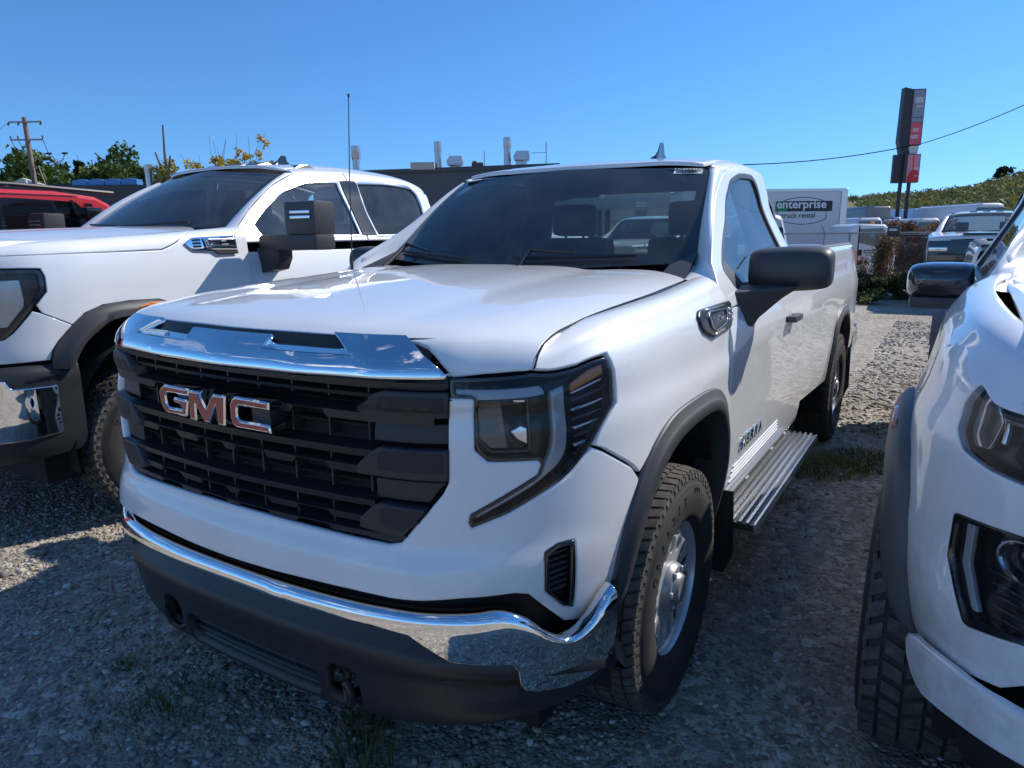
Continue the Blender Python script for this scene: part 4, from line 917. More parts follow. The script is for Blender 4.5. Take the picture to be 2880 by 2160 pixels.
# -- mirrors
def mirror_body():
    m = MB()
    # loft of the housing across x; section in (y, z)
    secs = [(.935,.60,.80), (.950,.90,.96), (1.0,1.0,1.03), (1.10,1.0,1.03), (1.19,.98,.98), (1.228,.88,.90), (1.246,.60,.70), (1.250,.30,.36)]
    sec = [(-.085,.0),(-.080,.045),(-.060,.075),(-.02,.088),(.05,.090),(.085,.084),(.092,.0),(.088,-.078),(.05,-.088),(-.02,-.082),(-.060,-.062),(-.082,-.03)]
    cy, cz = .925, 1.384; V = []; n = len(sec)
    for x, sy, sz in secs:
        for a, b in sec: V.append((x, cy+a*sy, cz+b*sz-(.012*(1.25-x)/.26)))
    F = [(i*n+j, i*n+(j+1) % n, (i+1)*n+(j+1) % n, (i+1)*n+j) for i in range(len(secs)-1) for j in range(n)]; F.append(tuple(range(n))[::-1]); F.append(tuple((len(secs)-1)*n+j for j in range(n)))
    return m.add(V, F)
def mirror_arm():
    m = MB(); m.add([(.925,.66,1.300),(.925,.84,1.320),(1.16,.91,1.325),(1.14,.85,1.318),(.925,.66,1.20),(.925,.86,1.17),(1.08,.91,1.270),(1.05,.82,1.262),(.952,.70,1.12),(.957,.80,1.10),(1.000,.86,1.19),(.985,.75,1.18)], [(0,1,2,3),(3,2,6,7),(4,0,3,7),(1,5,6,2),(7,6,10,11),(4,7,11,8),(5,9,10,6),(11,10,9,8)])
    return m
for mir in (False, True):
    m = mirror_body()
    if mir: m.mirror()
    o = m.build('side_mirror', FLARE, T, angle=60)
    mod = o.modifiers.new('sub', 'SUBSURF'); mod.levels = 2; mod.render_levels = 2
    m = mirror_arm()
    if mir: m.mirror()
    q = m.build('mirror_arm', FLARE, o, angle=50); mod = q.modifiers.new('bev', 'BEVEL'); mod.width = .012; mod.segments = 3
    m = MB().box(.96, 1.012, 1.31, 1.225, 1.016, 1.455, .002)
    if mir: m.mirror()
    m.build('mirror_glass', CHROME, o)
# -- fender badge with vents
for mir in (False, True):
    kw = dict(mir=mir, cen=(0, .3, .7), step=.03)
    bo = rnd([(1.722,.862),(1.756,.880),(2.096,.856),(2.096,.800),(1.862,.800),(1.760,.820),(1.728,.840)], .01, 2)
    b = panel(W, bo, thick=.012, lift=.012, gap=0, roll=.006, **kw).build('fender_badge', mat('badge_dark', (.03, .031, .034), .3, coat=.4), T)
    m = MB(); panel(W, rnd([(1.80,.852),(1.830,.862),(2.010,.848),(2.030,.832),(2.015,.815),(1.865,.811),(1.822,.824)], .006, 2), thick=.006, lift=.018, gap=0, roll=.003, holes=(rnd([(1.812,.850),(1.832,.856),(2.006,.843),(2.018,.832),(2.008,.821),(1.868,.817),(1.832,.828)], .004, 2),), mb=m, **kw); m.build('badge_ring', SILV, b)
    Mx = on_patch(W, 1.845, .826, -.075, (0, .3, .7), .0125)
    t = text_poly('TURBOMAX', .030, .002, None, Mx, sx=.92, bold=.0004)
    if not mir: t.build('badge_lettering', SILV, b, smooth=False)
    for k in range(3):
        m = MB(); v0 = .838-.011*k; panel(W, [(2.035,v0),(2.090,v0-.003),(2.090,v0+.002),(2.035,v0+.005)], thick=.004, lift=.016, gap=0, roll=.001, mb=m, **kw); m.build('badge_fin', SILV, b)
    m = MB(); panel(W, [(1.80,.866),(2.0,.852),(2.0,.856),(1.80,.870)], thick=.004, lift=.015, gap=0, roll=.001, mb=m, **kw); panel(W, [(1.87,.804),(1.99,.805),(1.99,.809),(1.87,.808)], thick=.004, lift=.015, gap=0, roll=.001, mb=m, **kw); m.build('badge_trim', SATIN, b)
# SIERRA on the door, 4x4 on the bed
cu, cv = sd(.70, .655); Mx = on_patch(SD, cu, cv, 0, (0, 1.2, .75), .001); t = text_poly('SIERRA', .072, .0045, None, Mx, sx=1.42, spacing=1.22, bold=.0015); t.build('door_lettering', CHROME, T, smooth=False)
cu, cv = sd(4.30, 1.335); Mx = on_patch(SD, cu, cv, 0, (0, 2.5, .75), .001); t = text_poly('4X4', .075, .0006, None, Mx, sx=1.2, bold=.001); t.build('bed_decal', mat('decal_grey', (.12, .13, .14), .4), T, smooth=False)
# -- roof fin
def shark(parent, x, y, z, h=.075, name='roof_antenna'):
    m = MB(); prof = [(-.095,0,.032),(-.085,.018,.026),(-.05,.030,.017),(-.02,.052,.010),(.01,h,.004),(.035,h+.004,.004),(.06,h-.002,.005),(.068,.045,.008),(.09,.030,.016),(.115,.012,.022),(.125,0,.024)]
    V = []; F = []
    for a, hh, w in prof:
        V += [(x-w, y+a, z-.006), (x-w*.9, y+a, z+hh*.35), (x-w*.3, y+a, z+hh), (x+w*.3, y+a, z+hh), (x+w*.9, y+a, z+hh*.35), (x+w, y+a, z-.006)]
    for i in range(len(prof)-1):
        for j in range(5): F.append((i*6+j, i*6+j+1, (i+1)*6+j+1, (i+1)*6+j))
    F.append(tuple(range(6))[::-1]); F.append(tuple(range((len(prof)-1)*6, len(prof)*6)))
    return m.add(V, F).build(name, BLKG, parent, angle=60)
fin_ = shark(T, .26, 1.66, 1.893, .098)
# -- fixed antenna mast on the left fender
MB().tube([(-.845, .475, 1.345), (-.845, .48, 1.40)], [.010, .006], 10).tube([(-.845, .48, 1.40), (-.850, .50, 1.80), (-.862, .535, 2.17)], [.003, .0026, .0022], 8).tube([(-.862, .535, 2.165), (-.862, .536, 2.18)], .005, 8).build('antenna_mast', BLKP, T)
# -- interior
D = MB(); R = []
for x in (-.74, -.45, 0, .20, .40, .58, .74):
    hmp = .018 if .12 < x < .65 else 0; R.append([(x, .50, 1.335), (x, .70, 1.345+hmp*.5), (x, .90, 1.335+hmp*1.6), (x, 1.02, 1.30+hmp*1.6), (x, 1.06, 1.20), (x, 1.03, .85)])
R = np.array(R); D.add(R.reshape(-1, 3), [(i*6+j, (i+1)*6+j, (i+1)*6+j+1, i*6+j+1) for i in range(6) for j in range(5)]); D.build('dashboard', INT, T)
MB().box(-.06, 1.0, 1.12, .14, 1.04, 1.33, .01).build('centre_screen', BLKG, T)
m = MB(); c = Vector((.37, 1.16, 1.235)); ax = Vector((0, -.86, .50)).normalized(); u_ = Vector((1, 0, 0)); v_ = ax.cross(u_); P = [c+(u_*math.cos(t)+v_*math.sin(t))*.185 for t in np.linspace(0, 2*math.pi, 33)]; m.tube(P, .016, 8, cap=False)
for a in (-.15, math.pi+.15, -math.pi/2): m.tube([c, c+(u_*math.cos(a)+v_*math.sin(a))*.18], .018, 8)
m.tube([c, c+Vector((0, -.18, -.10))], .04, 10); m.build('steering_wheel', BLKP, T)
for x0 in (.37, -.37):
    m = MB().box(x0-.26, 1.45, .88, x0+.26, 1.92, 1.02, .05).build('seat', SEAT, T)
    b = MB().box(x0-.25, 1.86, .98, x0+.25, 2.0, 1.50, .06); b.build('seat_back', SEAT, m)
    b = MB().box(x0-.135, 1.88, 1.51, x0+.135, 1.98, 1.70, .045).tube([(x0-.06, 1.93, 1.45), (x0-.06, 1.93, 1.55)], .008, 6).tube([(x0+.06, 1.93, 1.45), (x0+.06, 1.93, 1.55)], .008, 6); b.build('headrest', SEAT, m)
MB().box(-.11, 1.45, .88, .11, 1.98, 1.30, .04).build('centre_seat', SEAT, T)
for mir in (False, True):   # inner door panels, pillars, grab handle
    m = MB().box(.80, .60, .60, .86, 1.95, 1.315, .01); m.tube([(.650, 1.28, 1.770), (.690, 1.09, 1.64), (.735, .88, 1.47)], .026, 8); m.tube([(.60, 1.90, 1.78), (.655, 1.93, 1.60), (.74, 1.95, 1.35)], .035, 8)
    if mir: m.mirror()
    m.build('interior_trim', INT, T)
m = MB(); P = CB.ev(np.array([(y, v) for y in (1.13, 1.4, 1.7, 2.05) for v in np.linspace(-.62, .62, 9)])) - np.array([0, 0, .035]); m.add(P, [(i*9+j, i*9+j+1, (i+1)*9+j+1, (i+1)*9+j) for i in range(3) for j in range(8)]); m.build('headliner', mat('headliner', (.10, .10, .10), .9), T)
MB().box(-.11, 1.22, 1.70, .11, 1.245, 1.755, .015).tube([(0, 1.24, 1.75), (0, 1.20, 1.80)], .012, 6).build('rear_view_mirror', BLKP, T)
MB().box(.20, 1.16, 1.745, .52, 1.30, 1.765, .008).box(-.52, 1.16, 1.745, -.20, 1.30, 1.765, .008).build('sun_visors', mat('visor', (.07, .07, .07), .8), T)
m = MB().tube([(-.70, 1.06, 1.50), (-.665, 1.06, 1.56), (-.66, 1.16, 1.63), (-.68, 1.22, 1.66)], .012, 8); m.build('grab_handle', INT, T)
MB().tube([(.735, 2.0, 1.62), (.73, 1.99, 1.45), (.70, 1.98, 1.10)], .006, 4).add([(.715, 1.985, 1.66), (.76, 1.985, 1.65), (.70, 1.96, 1.0), (.745, 1.96, 1.0)], [(0, 1, 3, 2)]).build('seat_belt', mat('belt_beige', (.30, .27, .22), .8), T)
# ================================================================ left pickup (taller crew cab)
T2 = thing('pickup_truck', 'tall white crew cab pickup at the left with towing mirrors', 'pickup truck', loc=tuple(OL))
k2 = dict(cen=(0, 1.6, 1.0)); WHITE2 = paint('white_paint_dusty', (.79, .79, .78), dirt=.10, height=.75)
FL2 = mat('black_flare', (.035, .035, .037), .48, bump=(300, .3, .001), noise=(6, .5, (.07, .066, .06)))
HL2 = rnd([(.90,.510),(1.096,.508),(1.165,.505),(1.178,.470),(1.177,.398),(1.128,.333),(1.034,.213),(.992,.177),(.95,.172),(.90,.172)], [.0,.0,.015,.02,.02,.01,.01,.01,.01,0])
fl_o = [(1.158,.02),(1.161,.063),(1.172,.110),(1.200,.155),(1.258,.222),(1.330,.280),(1.421,.312),(1.559,.322),(1.72,.318),(1.83,.28),(1.92,.20),(1.98,.10),(2.0,.02)]
fl_i = [(1.250,.02),(1.257,.054),(1.275,.090),(1.300,.125),(1.359,.178),(1.428,.222),(1.500,.238),(1.58,.242),(1.70,.238),(1.78,.20),(1.86,.12),(1.90,.06),(1.91,.02)]
vent2 = rnd([(1.912,.590),(1.972,.612),(2.268,.606),(2.268,.552),(1.965,.560)], [.01,.02,.0,.0,.02], 3)
seam2 = [(1.024,.578),(1.311,.577),(1.537,.575),(1.785,.575),(1.845,.588),(1.889,.602),(1.959,.645),(2.01,.695)]
for mir in (False, True):
    # fender with lamp cut-out, split from the fascia by a fine seam
    up = [(1.114,.309),(1.150,.294),(1.268,.226)]
    fen2 = [(.60,.51),(.90,.512),(1.096,.510),(1.168,.507),(1.181,.470),(1.180,.398),(1.130,.335)] + up[1:] + fl_o[5:] + [(2.0,0),(2.352,0),(2.352,.742),(2.05,.742)] + seam2[::-1] + [(.60,.578)]
    panel(W2, fen2, step=.03, mir=mir, **k2).build('fender', WHITE2, T2)
    panel(W2, [(.60,.578)] + seam2 + [(2.05,.742),(.60,.742)], step=.04, mir=mir, **k2).build('hood_side', WHITE2, T2)
    fas2 = [(.2,.06),(1.0,.06),(1.158,.063),(1.172,.110),(1.200,.155),(1.268,.226),(1.150,.294),(1.114,.309),(1.034,.213),(.992,.177),(.90,.172),(.60,.172),(.2,.172)]
    panel(W2, fas2, step=.03, mir=mir, **k2).build('front_fascia', WHITE2, T2)
    n = 50; mb = MB()
    o, i = smooth_line(fl_o, .02), smooth_line(fl_i, .02); ks = np.linspace(0, 1, n); res = lambda l: np.stack([np.interp(ks, np.linspace(0, 1, len(l)), l[:, c]) for c in (0, 1)], 1); o, i = res(o), res(i); RR = []
    for a, l in ((0, -.004), (.03, .012), (.45, .020), (.55, .034), (.9, .038), (1, .03), (1, -.12)):
        q = o*(1-a)+i*a; X = W2.ev(q); N = W2.nrm(q); N *= np.sign(N[:, :1]); RR.append(X+N*l)
    mb.add(np.concatenate(RR), [(j*n+k+1, j*n+k, (j+1)*n+k, (j+1)*n+k+1)[::-1][::-1] for j in range(len(RR)-1) for k in range(n-1)])
    if mir: mb.mirror()
    fo = mb.build('wheel_arch_flare', FL2, T2, angle=50)
    m = MB(); panel(W2, rnd([(1.60,.288),(1.66,.310),(1.80,.306),(1.80,.286)], .004, 1), lift=.030, thick=.01, mir=mir, mb=m, **k2); m.build('side_marker', mat('amber_bright', (.85, .22, .01), .2, coat=.8), fo)
    # headlight
    h = panel(W2, HL2, lift=-.05, thick=.01, mir=mir, step=.05, **k2).build('headlight', mat('lamp_black', (.012, .012, .014), .3), T2)
    m = MB(); panel(W2, HL2, thick=.05, lift=-.002, roll=.002, holes=(offset_poly(resample(HL2 if area2(HL2) > 0 else HL2[::-1], .03), .022),), mir=mir, mb=m, **k2); m.build('lamp_rim', BLKG, h)
    m = MB(); panel(W2, [(.93,.46),(1.085,.462),(1.092,.361),(1.088,.328),(1.01,.232),(.93,.225)], lift=-.035, thick=.01, mir=mir, mb=m, **k2); m.build('lamp_reflector', mat('lamp_silver', (.42, .44, .48), .2, .8), h)
    for v0 in (.455, .425, .395):
        m = MB(); panel(W2, rnd([(1.10,v0),(1.155,v0+.002),(1.155,v0-.009),(1.10,v0-.011)], .004, 1), lift=-.028, thick=.01, mir=mir, mb=m, **k2); m.build('lamp_bar', mat('lamp_red_line', (.35, .08, .05), .3), h)
    m = MB(); panel(W2, HL2, thick=.003, lift=-.001, gap=.004, roll=.001, mir=mir, mb=m, **k2); m.build('headlight_lens', LENS, h)
    # badge
    b = MB(); panel(W2, vent2, thick=.01, lift=.010, roll=.004, mir=mir, mb=b, **k2); bo = b.build('fender_badge', CHROME, T2)
    m = MB(); panel(W2, [(2.052,.604),(2.258,.599),(2.258,.571),(2.062,.575)], thick=.006, lift=.016, mir=mir, mb=m, **k2); m.build('badge_plate', SILV, bo)
    m = MB(); panel(W2, [(2.060,.600),(2.250,.596),(2.250,.575),(2.068,.579)], thick=.004, lift=.018, mir=mir, mb=m, **k2); pb = m.build('badge_field', BLKG, bo)
    m = MB(); panel(W2, [(2.030,.604),(2.047,.604),(2.058,.573),(2.262,.569),(2.268,.548),(2.13,.545),(2.09,.562),(2.045,.566)], thick=.004, lift=.018, mir=mir, mb=m, **k2); m.build('badge_surround', BLKP, bo)
    for k in range(3):
        m = MB(); v0 = .601-.010*k; panel(W2, [(1.965,v0),(2.025,v0),(2.028,v0-.005),(1.968,v0-.005)], thick=.004, lift=.0135, mir=mir, mb=m, **k2); m.build('badge_slot', BLKG, bo)
    if not mir:
        Mx = on_patch(W2, 2.075, .5885, 0, (0, 1.6, 1.0), .0195); t = text_poly('6.6L', .013, .0006, None, Mx, sx=.9); t.build('badge_lettering', RED, pb, smooth=False)
        Mx = on_patch(W2, 2.080, .579, 0, (0, 1.6, 1.0), .0195); t = text_poly('V8', .013, .0006, None, Mx, sx=.9); Mx = on_patch(W2, 2.155, .587, 0, (0, 1.6, 1.0), .0195); text_poly('Allison', .014, .0006, t, Mx, sx=.85); Mx = on_patch(W2, 2.155, .578, 0, (0, 1.6, 1.0), .0195); text_poly('TRANSMISSION', .009, .0006, t, Mx, sx=.75); t.build('badge_lettering', WTXT, pb, smooth=False)
    # bumper corner: black end cap with a chrome piece
    def pan(poly, nm, m_, l=0., th=.03, par=T2):
        m = MB(); panel(B2, rnd(poly, .01, 2), thick=th, lift=l, mir=mir, mb=m, step=.04, **k2); return m.build(nm, m_, par)
    if not mir:
        Bb = np.array([(0,-1.13),(.4,-1.10),(.65,-1.02),(.82,-.91),(.92,-.79),(.975,-.67),(1.0,-.55),(1.005,-.42)]); Nb = _nrm2(Bb); B2 = Patch(_sym([[(p[0]+n_[0]*o_, p[1]+n_[1]*o_, z_) for p, n_ in zip(Bb, Nb)] for z_, o_ in [(.42,-.04),(.50,-.01),(.62,0),(.78,0),(.88,0),(.915,-.008),(.93,-.03)]]), mid=7)
    u1 = B2.U[-1]; v1 = B2.V[-1]
    pan([(.55,.0),(u1,.05),(u1,v1),(.55,v1)], 'bumper_end_cap', BLKP)
    ch = [(.2,.15),(u1-.26,.15),(u1-.115,.165),(u1-.115,.405),(u1-.30,.41),(u1-.325,.455),(.2,.455)]
    pan(ch, 'front_bumper', CHROME, .012)
    pan([(u1-.24,.455),(u1-.09,.462),(u1-.09,.440),(u1-.24,.433)], 'bumper_step_pad', BLKG, .006, .01)
    # doors, frames and glass
    y0, yB, yR = .60, 1.81, 2.66
    vb = 1.255
    panel(S2, [(y0-.58,.0),(1.20,.0),(1.205,.45),(1.19,.90),(1.175,.952),(.012,.952),(.006,.79)], step=.06, mir=mir, **k2).build('front_door', WHITE2, T2)
    panel(S2, [(1.21,.0),(2.06,.0),(2.09,.5),(2.09,.952),(1.18,.952),(1.196,.90),(1.21,.45)], step=.06, mir=mir, **k2).build('rear_door', WHITE2, T2)
    panel(S2, [(2.10,.0),(2.24,.0),(2.24,.952),(2.10,.952)], step=.08, mir=mir, **k2).build('cab_corner_panel', WHITE2, T2)
    m = MB(); panel(S2, [(2.26,.1),(5.0,.1),(5.0,1.10),(2.26,1.10)], step=.2, mir=mir, mb=m, **k2); m.build('bed_side', WHITE2, T2)
    g1 = rnd([(.745,1.157),(.916,1.018),(1.118,.887),(1.347,.808),(1.685,.800),(1.70,.864),(1.725,1.05),(1.735,1.222),(1.60,1.228),(.80,1.228),(.715,1.215)], [.03,.05,.08,.06,.02,.02,.05,.02,.02,.05,.03])
    g2 = rnd([(1.88,.799),(2.25,.787),(2.54,.79),(2.60,.84),(2.615,.95),(2.56,1.218),(1.90,1.228),(1.87,1.02)], [.02,.02,.04,.04,.04,.04,.02,.02])
    f1 = [(.600,1.255),(.586,1.23),(.644,1.169),(.798,1.034),(.958,.919),(1.137,.805),(1.285,.752),(1.424,.735),(1.775,.728),(1.80,.86),(1.80,1.067),(1.775,1.255)]
    f2 = [(1.785,1.255),(1.808,1.067),(1.808,.86),(1.785,.728),(2.30,.732),(2.56,.748),(2.66,.82),(2.68,.95),(2.665,1.255)]
    def cp(poly, nm, m_, par, holes=(), l=0., th=.02, gp=.002, st=.04):
        m = MB(); panel(C2, poly, thick=th, lift=l, gap=gp, holes=holes, mir=mir, mb=m, step=st, **k2); return m.build(nm, m_, par)
    d1 = cp(f1, 'door_frame', WHITE2, T2, (g1,)); d2 = cp(f2, 'door_frame', WHITE2, T2, (g2,))
    for g_, d_, gm in ((g1, d1, GLASSS), (g2, d2, GLASSD)):
        gi = offset_poly(resample(g_ if area2(g_) > 0 else g_[::-1], .04), .014); cp(g_, 'window_chrome_trim', SILV, d_, (gi,), .003, .012, -.002); cp(gi, 'door_window', gm, d_, (), -.014, .003, -.012, .08)
    cp([(1.705,.80),(1.885,.80),(1.875,1.02),(1.895,1.22),(1.74,1.22),(1.73,1.05)], 'door_pillar_cover', BLKG, d1, (), .006, .008)
    cp([(.735,1.165),(.80,1.115),(.835,1.220),(.75,1.222)], 'quarter_glass', BLKG, d1, (), -.004, .004)
    side2 = f1[6:9] + f2[4:] + [(2.79,1.255),(2.79,.65),(2.3,.64),(1.6,.64),(1.32,.66)]
    cp(side2, 'cab_side_frame', WHITE2, T2)
    outer = C2.ev(np.array([(.590,1.22),(.644,1.169),(.798,1.034),(.958,.919),(1.137,.805),(1.285,.752)])-[0, .002]); te = [0, .08, .36, .62, .86, .985]; inner = K2.ev(np.array([(.767, t*K2.V[-1]) for t in te])); inner[0] = (.84,.60,1.555)
    G = [outer*(1-a)+inner*a + np.array([.5,-.75,.35])*bl for a, bl in ((0,0),(.12,.008),(.35,.018),(.62,.022),(.86,.015),(1,.0),(1.03,-.03))]; PP = Patch(np.array(G)); n1, n2 = 10, 26
    uv = np.array([(PP.U[-1]*i_/n2, PP.V[-1]*j_/n1) for j_ in range(n1+1) for i_ in range(n2+1)]); X = PP.ev(uv); N = PP.nrm(uv); N *= np.sign((N*np.array([.55,-.75,.35])).sum(1, keepdims=True)); F = [(j_*(n2+1)+i_, j_*(n2+1)+i_+1, (j_+1)*(n2+1)+i_+1, (j_+1)*(n2+1)+i_) for j_ in range(n1) for i_ in range(n2)]
    if (np.cross(X[1]-X[0], X[n2+1]-X[0])*np.array([.55,-.75,.35])).sum() < 0: F = [q[::-1] for q in F]
    m = MB().add(X, F, N)
    if mir: m.mirror()
    m.build('a_pillar', WHITE2, T2)
    # towing mirror
    ex = .36 if mir else 0
    m = MB().box(1.235+ex, .76, 1.535, 1.50+ex, .93, 1.735, .030)
    if mir: m.mirror()
    mh = m.build('towing_mirror', FL2, T2)
    m = MB().box(1.005, .745, 1.445+ex*.12, 1.52+ex, .90, 1.538, .022)
    if mir: m.mirror()
    m.build('mirror_lower_arm', FL2, mh)
    m = MB().add([(.99,.74,1.455),(1.165,.76,1.455),(1.165,.76,1.395),(1.125,.76,1.325),(1.03,.74,1.305),(.99,.74,1.36),(.99,.87,1.455),(1.165,.87,1.455),(1.165,.87,1.395),(1.125,.87,1.325),(1.03,.87,1.305),(.99,.87,1.36)], [(0,5,4,3,2,1),(6,7,8,9,10,11),(0,1,7,6),(1,2,8,7),(2,3,9,8),(3,4,10,9),(4,5,11,10)])
    if mir: m.mirror()
    m.build('mirror_foot', FL2, mh)
    for z0 in (1.662, 1.632):
        m = MB().box(1.295+ex, .752, z0, 1.465+ex, .765, z0+.016, .003)
        if mir: m.mirror()
        m.build('mirror_lamp', SILV, mh)
    m = MB().box(1.20, .90, .50, 1.21, .91, .51)
    m = MB().box(.86, .40, .40, 1.0, .62, .90, .02)
    if mir: m.mirror()
    m.build('fender_lower', WHITE2, T2)
hv2 = H2.V[-1]; hh2 = [(.918,.045),(.86,.02),(.7,.01),(0,.01)]; hh2 = hh2+[(-a, b) for a, b in hh2[:-1][::-1]]+[(-.918,hv2-.02),(-.85,hv2),(0,hv2),(.85,hv2),(.918,hv2-.02)]
panel(H2, hh2, step=.05, **k2).build('hood', WHITE2, T2)
g = MB(); panel(W2, [(1.2,.0),(1.2,.60),(-1.2,.60),(-1.2,.0)], lift=-.06, gap=0, mb=g, step=.1, **k2); g.build('inner_structure', GAP, T2)
MB().box(-.62, -.99, .95, .62, -.93, 1.42, .02).build('grille', BLKP, T2)
kv = K2.V[-1]; o = panel(K2, [(-.765,0),(.765,0),(.765,.4),(.762,kv*.96),(.73,kv),(-.73,kv),(-.762,kv*.96),(-.765,.4)], thick=.004, step=.07, **k2).build('windscreen', GLASS, T2)
m = MB(); panel(K2, [(-.765,0),(.765,0),(.765,.4),(.762,kv*.96),(.73,kv),(-.73,kv),(-.762,kv*.96),(-.765,.4)], thick=.001, lift=-.006, roll=.0004, holes=([(-.71,.05),(0,.03),(.71,.05),(.715,.4),(.70,kv*.94),(0,kv*.95),(-.70,kv*.94),(-.715,.4)],), mb=m, step=.08, **k2); m.build('windscreen_border', BLKP, o)
rf2 = [(1.29,.645),(1.6,.638),(2.3,.638),(2.79,.64),(2.79,-.64),(2.3,-.638),(1.6,-.638),(1.29,-.645),(1.24,-.55),(1.215,-.3),(1.205,0),(1.215,.3),(1.24,.55)]
panel(C2, rf2, step=.06, cen=(0, 1.6, 1.0), gap=.003).build('roof', WHITE2, T2)
for (x0, w_, y_) in ((-.24, .15, 1.33), (0, .15, 1.32), (.24, .15, 1.33), (-.60, .12, 1.40), (.60, .12, 1.40)):
    z_ = 2.035 if abs(x0) < .3 else 2.003; m = MB(); m.add([(x0-w_/2,y_,z_),(x0+w_/2,y_,z_),(x0+w_/2*.8,y_+.06,z_+.030),(x0-w_/2*.8,y_+.06,z_+.030),(x0+w_/2*.8,y_+.13,z_+.034),(x0-w_/2*.8,y_+.13,z_+.034),(x0+w_/2,y_+.19,z_+.006),(x0-w_/2,y_+.19,z_+.006)], [(0,1,2,3),(3,2,4,5),(5,4,6,7),(1,6,4,2),(0,3,5,7)]); m.build('roof_marker_lamp', BLKG, T2, smooth=False)
shark(T2, .05, 1.80, 2.075, .085)
MB().box(-.80, .66, .6, .80, .80, 1.56, .03).box(-.74, 2.70, .6, .74, 2.74, 1.50).build('cab_interior', INT, T2)
MB().box(-.70, .62, 1.568, .70, 1.02, 1.580, .005).build('dashboard', INT, T2)
for x0 in (.42, -.42): m = MB().box(x0-.26, 1.85, .9, x0+.26, 2.0, 1.62, .05).box(x0-.13, 1.88, 1.63, x0+.13, 1.98, 1.82, .04).build('front_seat', SEAT, T2)
MB().box(-.75, 2.45, .9, .75, 2.6, 1.6, .05).build('rear_seat', SEAT, T2)
m = MB().add([(.10,.66,1.592),(.48,.62,1.592),(.55,.80,1.60),(.42,.86,1.606),(.30,.84,1.602),(.12,.80,1.60)], [(0,1,2,3,4,5)]); m.build('dash_paper', PAPER, T2, smooth=False)
def wipe2(x0, x1): q = K2.ev(np.array([(x0+(x1-x0)*t, .045) for t in np.linspace(0, 1, 8)])) + np.array([0, -.012, .012]); return MB().tube([tuple(p) for p in q], .008, 6)
wipe2(-.05, .52).build('wiper', BLKP, T2); wipe2(-.70, -.15).build('wiper', BLKP, T2)
MB().box(-.9, -.6, .30, .9, 5.2, .55).box(-.95, 2.85, .5, .95, 5.55, 1.0).build('underbody', DARK, T2)
for mir in (False, True):
    m = MB(); n = 16; V = []
    for x in (.60, 1.0):
        for k in range(n+1): t = math.pi*(k/n)*1.1-.15; V.append((x, .03+.52*math.cos(t), .44+.60*math.sin(t)))
    m.add(V, [(k, k+1, n+2+k, n+1+k) for k in range(n)]); m.add([(.6,-.5,.3),(.6,.55,.3),(.6,.55,1.05),(.6,-.5,1.05)], [(0,1,2,3)])
    if mir: m.mirror()
    m.build('wheel_well', LINER, T2)
wheel(T2, .895, 0, 1, 'lug', R=.425); wheel(T2, -.895, 0, -1, 'lug', R=.425); wheel(T2, .895, 4.03, 1, 'lug', R=.425); wheel(T2, -.895, 4.03, -1, 'lug', R=.425)
# ================================================================ right pickup (wide fenders)
T3 = thing('pickup_truck', 'dusty white pickup at the right edge with grey wheel flares and stacked lamps', 'pickup truck', loc=tuple(OR))
WHITE3 = paint('white_paint_grimy', (.78, .785, .79), dirt=.30, height=.62)
for ch in [c for c in T.children if c.name.split('.')[0] in ('door', 'door_frame', 'cab_side_frame', 'a_pillar', 'roof', 'windscreen', 'bed_side', 'bed_liner', 'bed_floor_and_tailgate', 'tail_light', 'cowl', 'dashboard', 'seat', 'interior_trim', 'headliner', 'cowl_corner_trim', 'cab_corner_panel', 'rocker_panel', 'rear_bumper', 'cab_back_panel', 'cab_back_wall', 'wheel_well', 'underbody', 'steering_wheel')]:
    c = copy_tree(ch, T3) if False else None
    c = ch.copy(); COL.objects.link(c); c.parent = T3; c.scale = (.935, 1, 1)
    for g_ in ch.children:
        if g_.name.split('.')[0] in ('door_lettering', 'stock_sticker', 'fuel_door'): continue
        q = g_.copy(); COL.objects.link(q); q.parent = c
hd3 = HD.V[-1]
kk = dict(cen=(0, .5, .75))
DRL = [(-1.040,.856),(-.982,.846),(-.894,.858),(-.70,.868),(-.70,.690),(-.856,.678),(-.935,.681),(-1.014,.697),(-1.056,.734),(-1.064,.791)]
LOW = [(-1.013,.556),(-1.014,.456),(-.933,.346),(-.923,.342),(-.844,.364),(-.795,.380),(-.70,.40),(-.70,.595),(-.838,.577)]
flo = [(-1.19,.10),(-1.195,.25),(-1.205,.40),(-1.235,.52),(-1.30,.60),(-1.42,.66),(-1.60,.69),(-1.78,.675),(-1.90,.62),(-1.98,.50),(-2.02,.35),(-2.05,.12)]
fli = [(-1.255,.10),(-1.262,.25),(-1.275,.38),(-1.305,.47),(-1.36,.54),(-1.45,.585),(-1.60,.605),(-1.76,.595),(-1.85,.55),(-1.91,.45),(-1.95,.33),(-1.98,.12)]
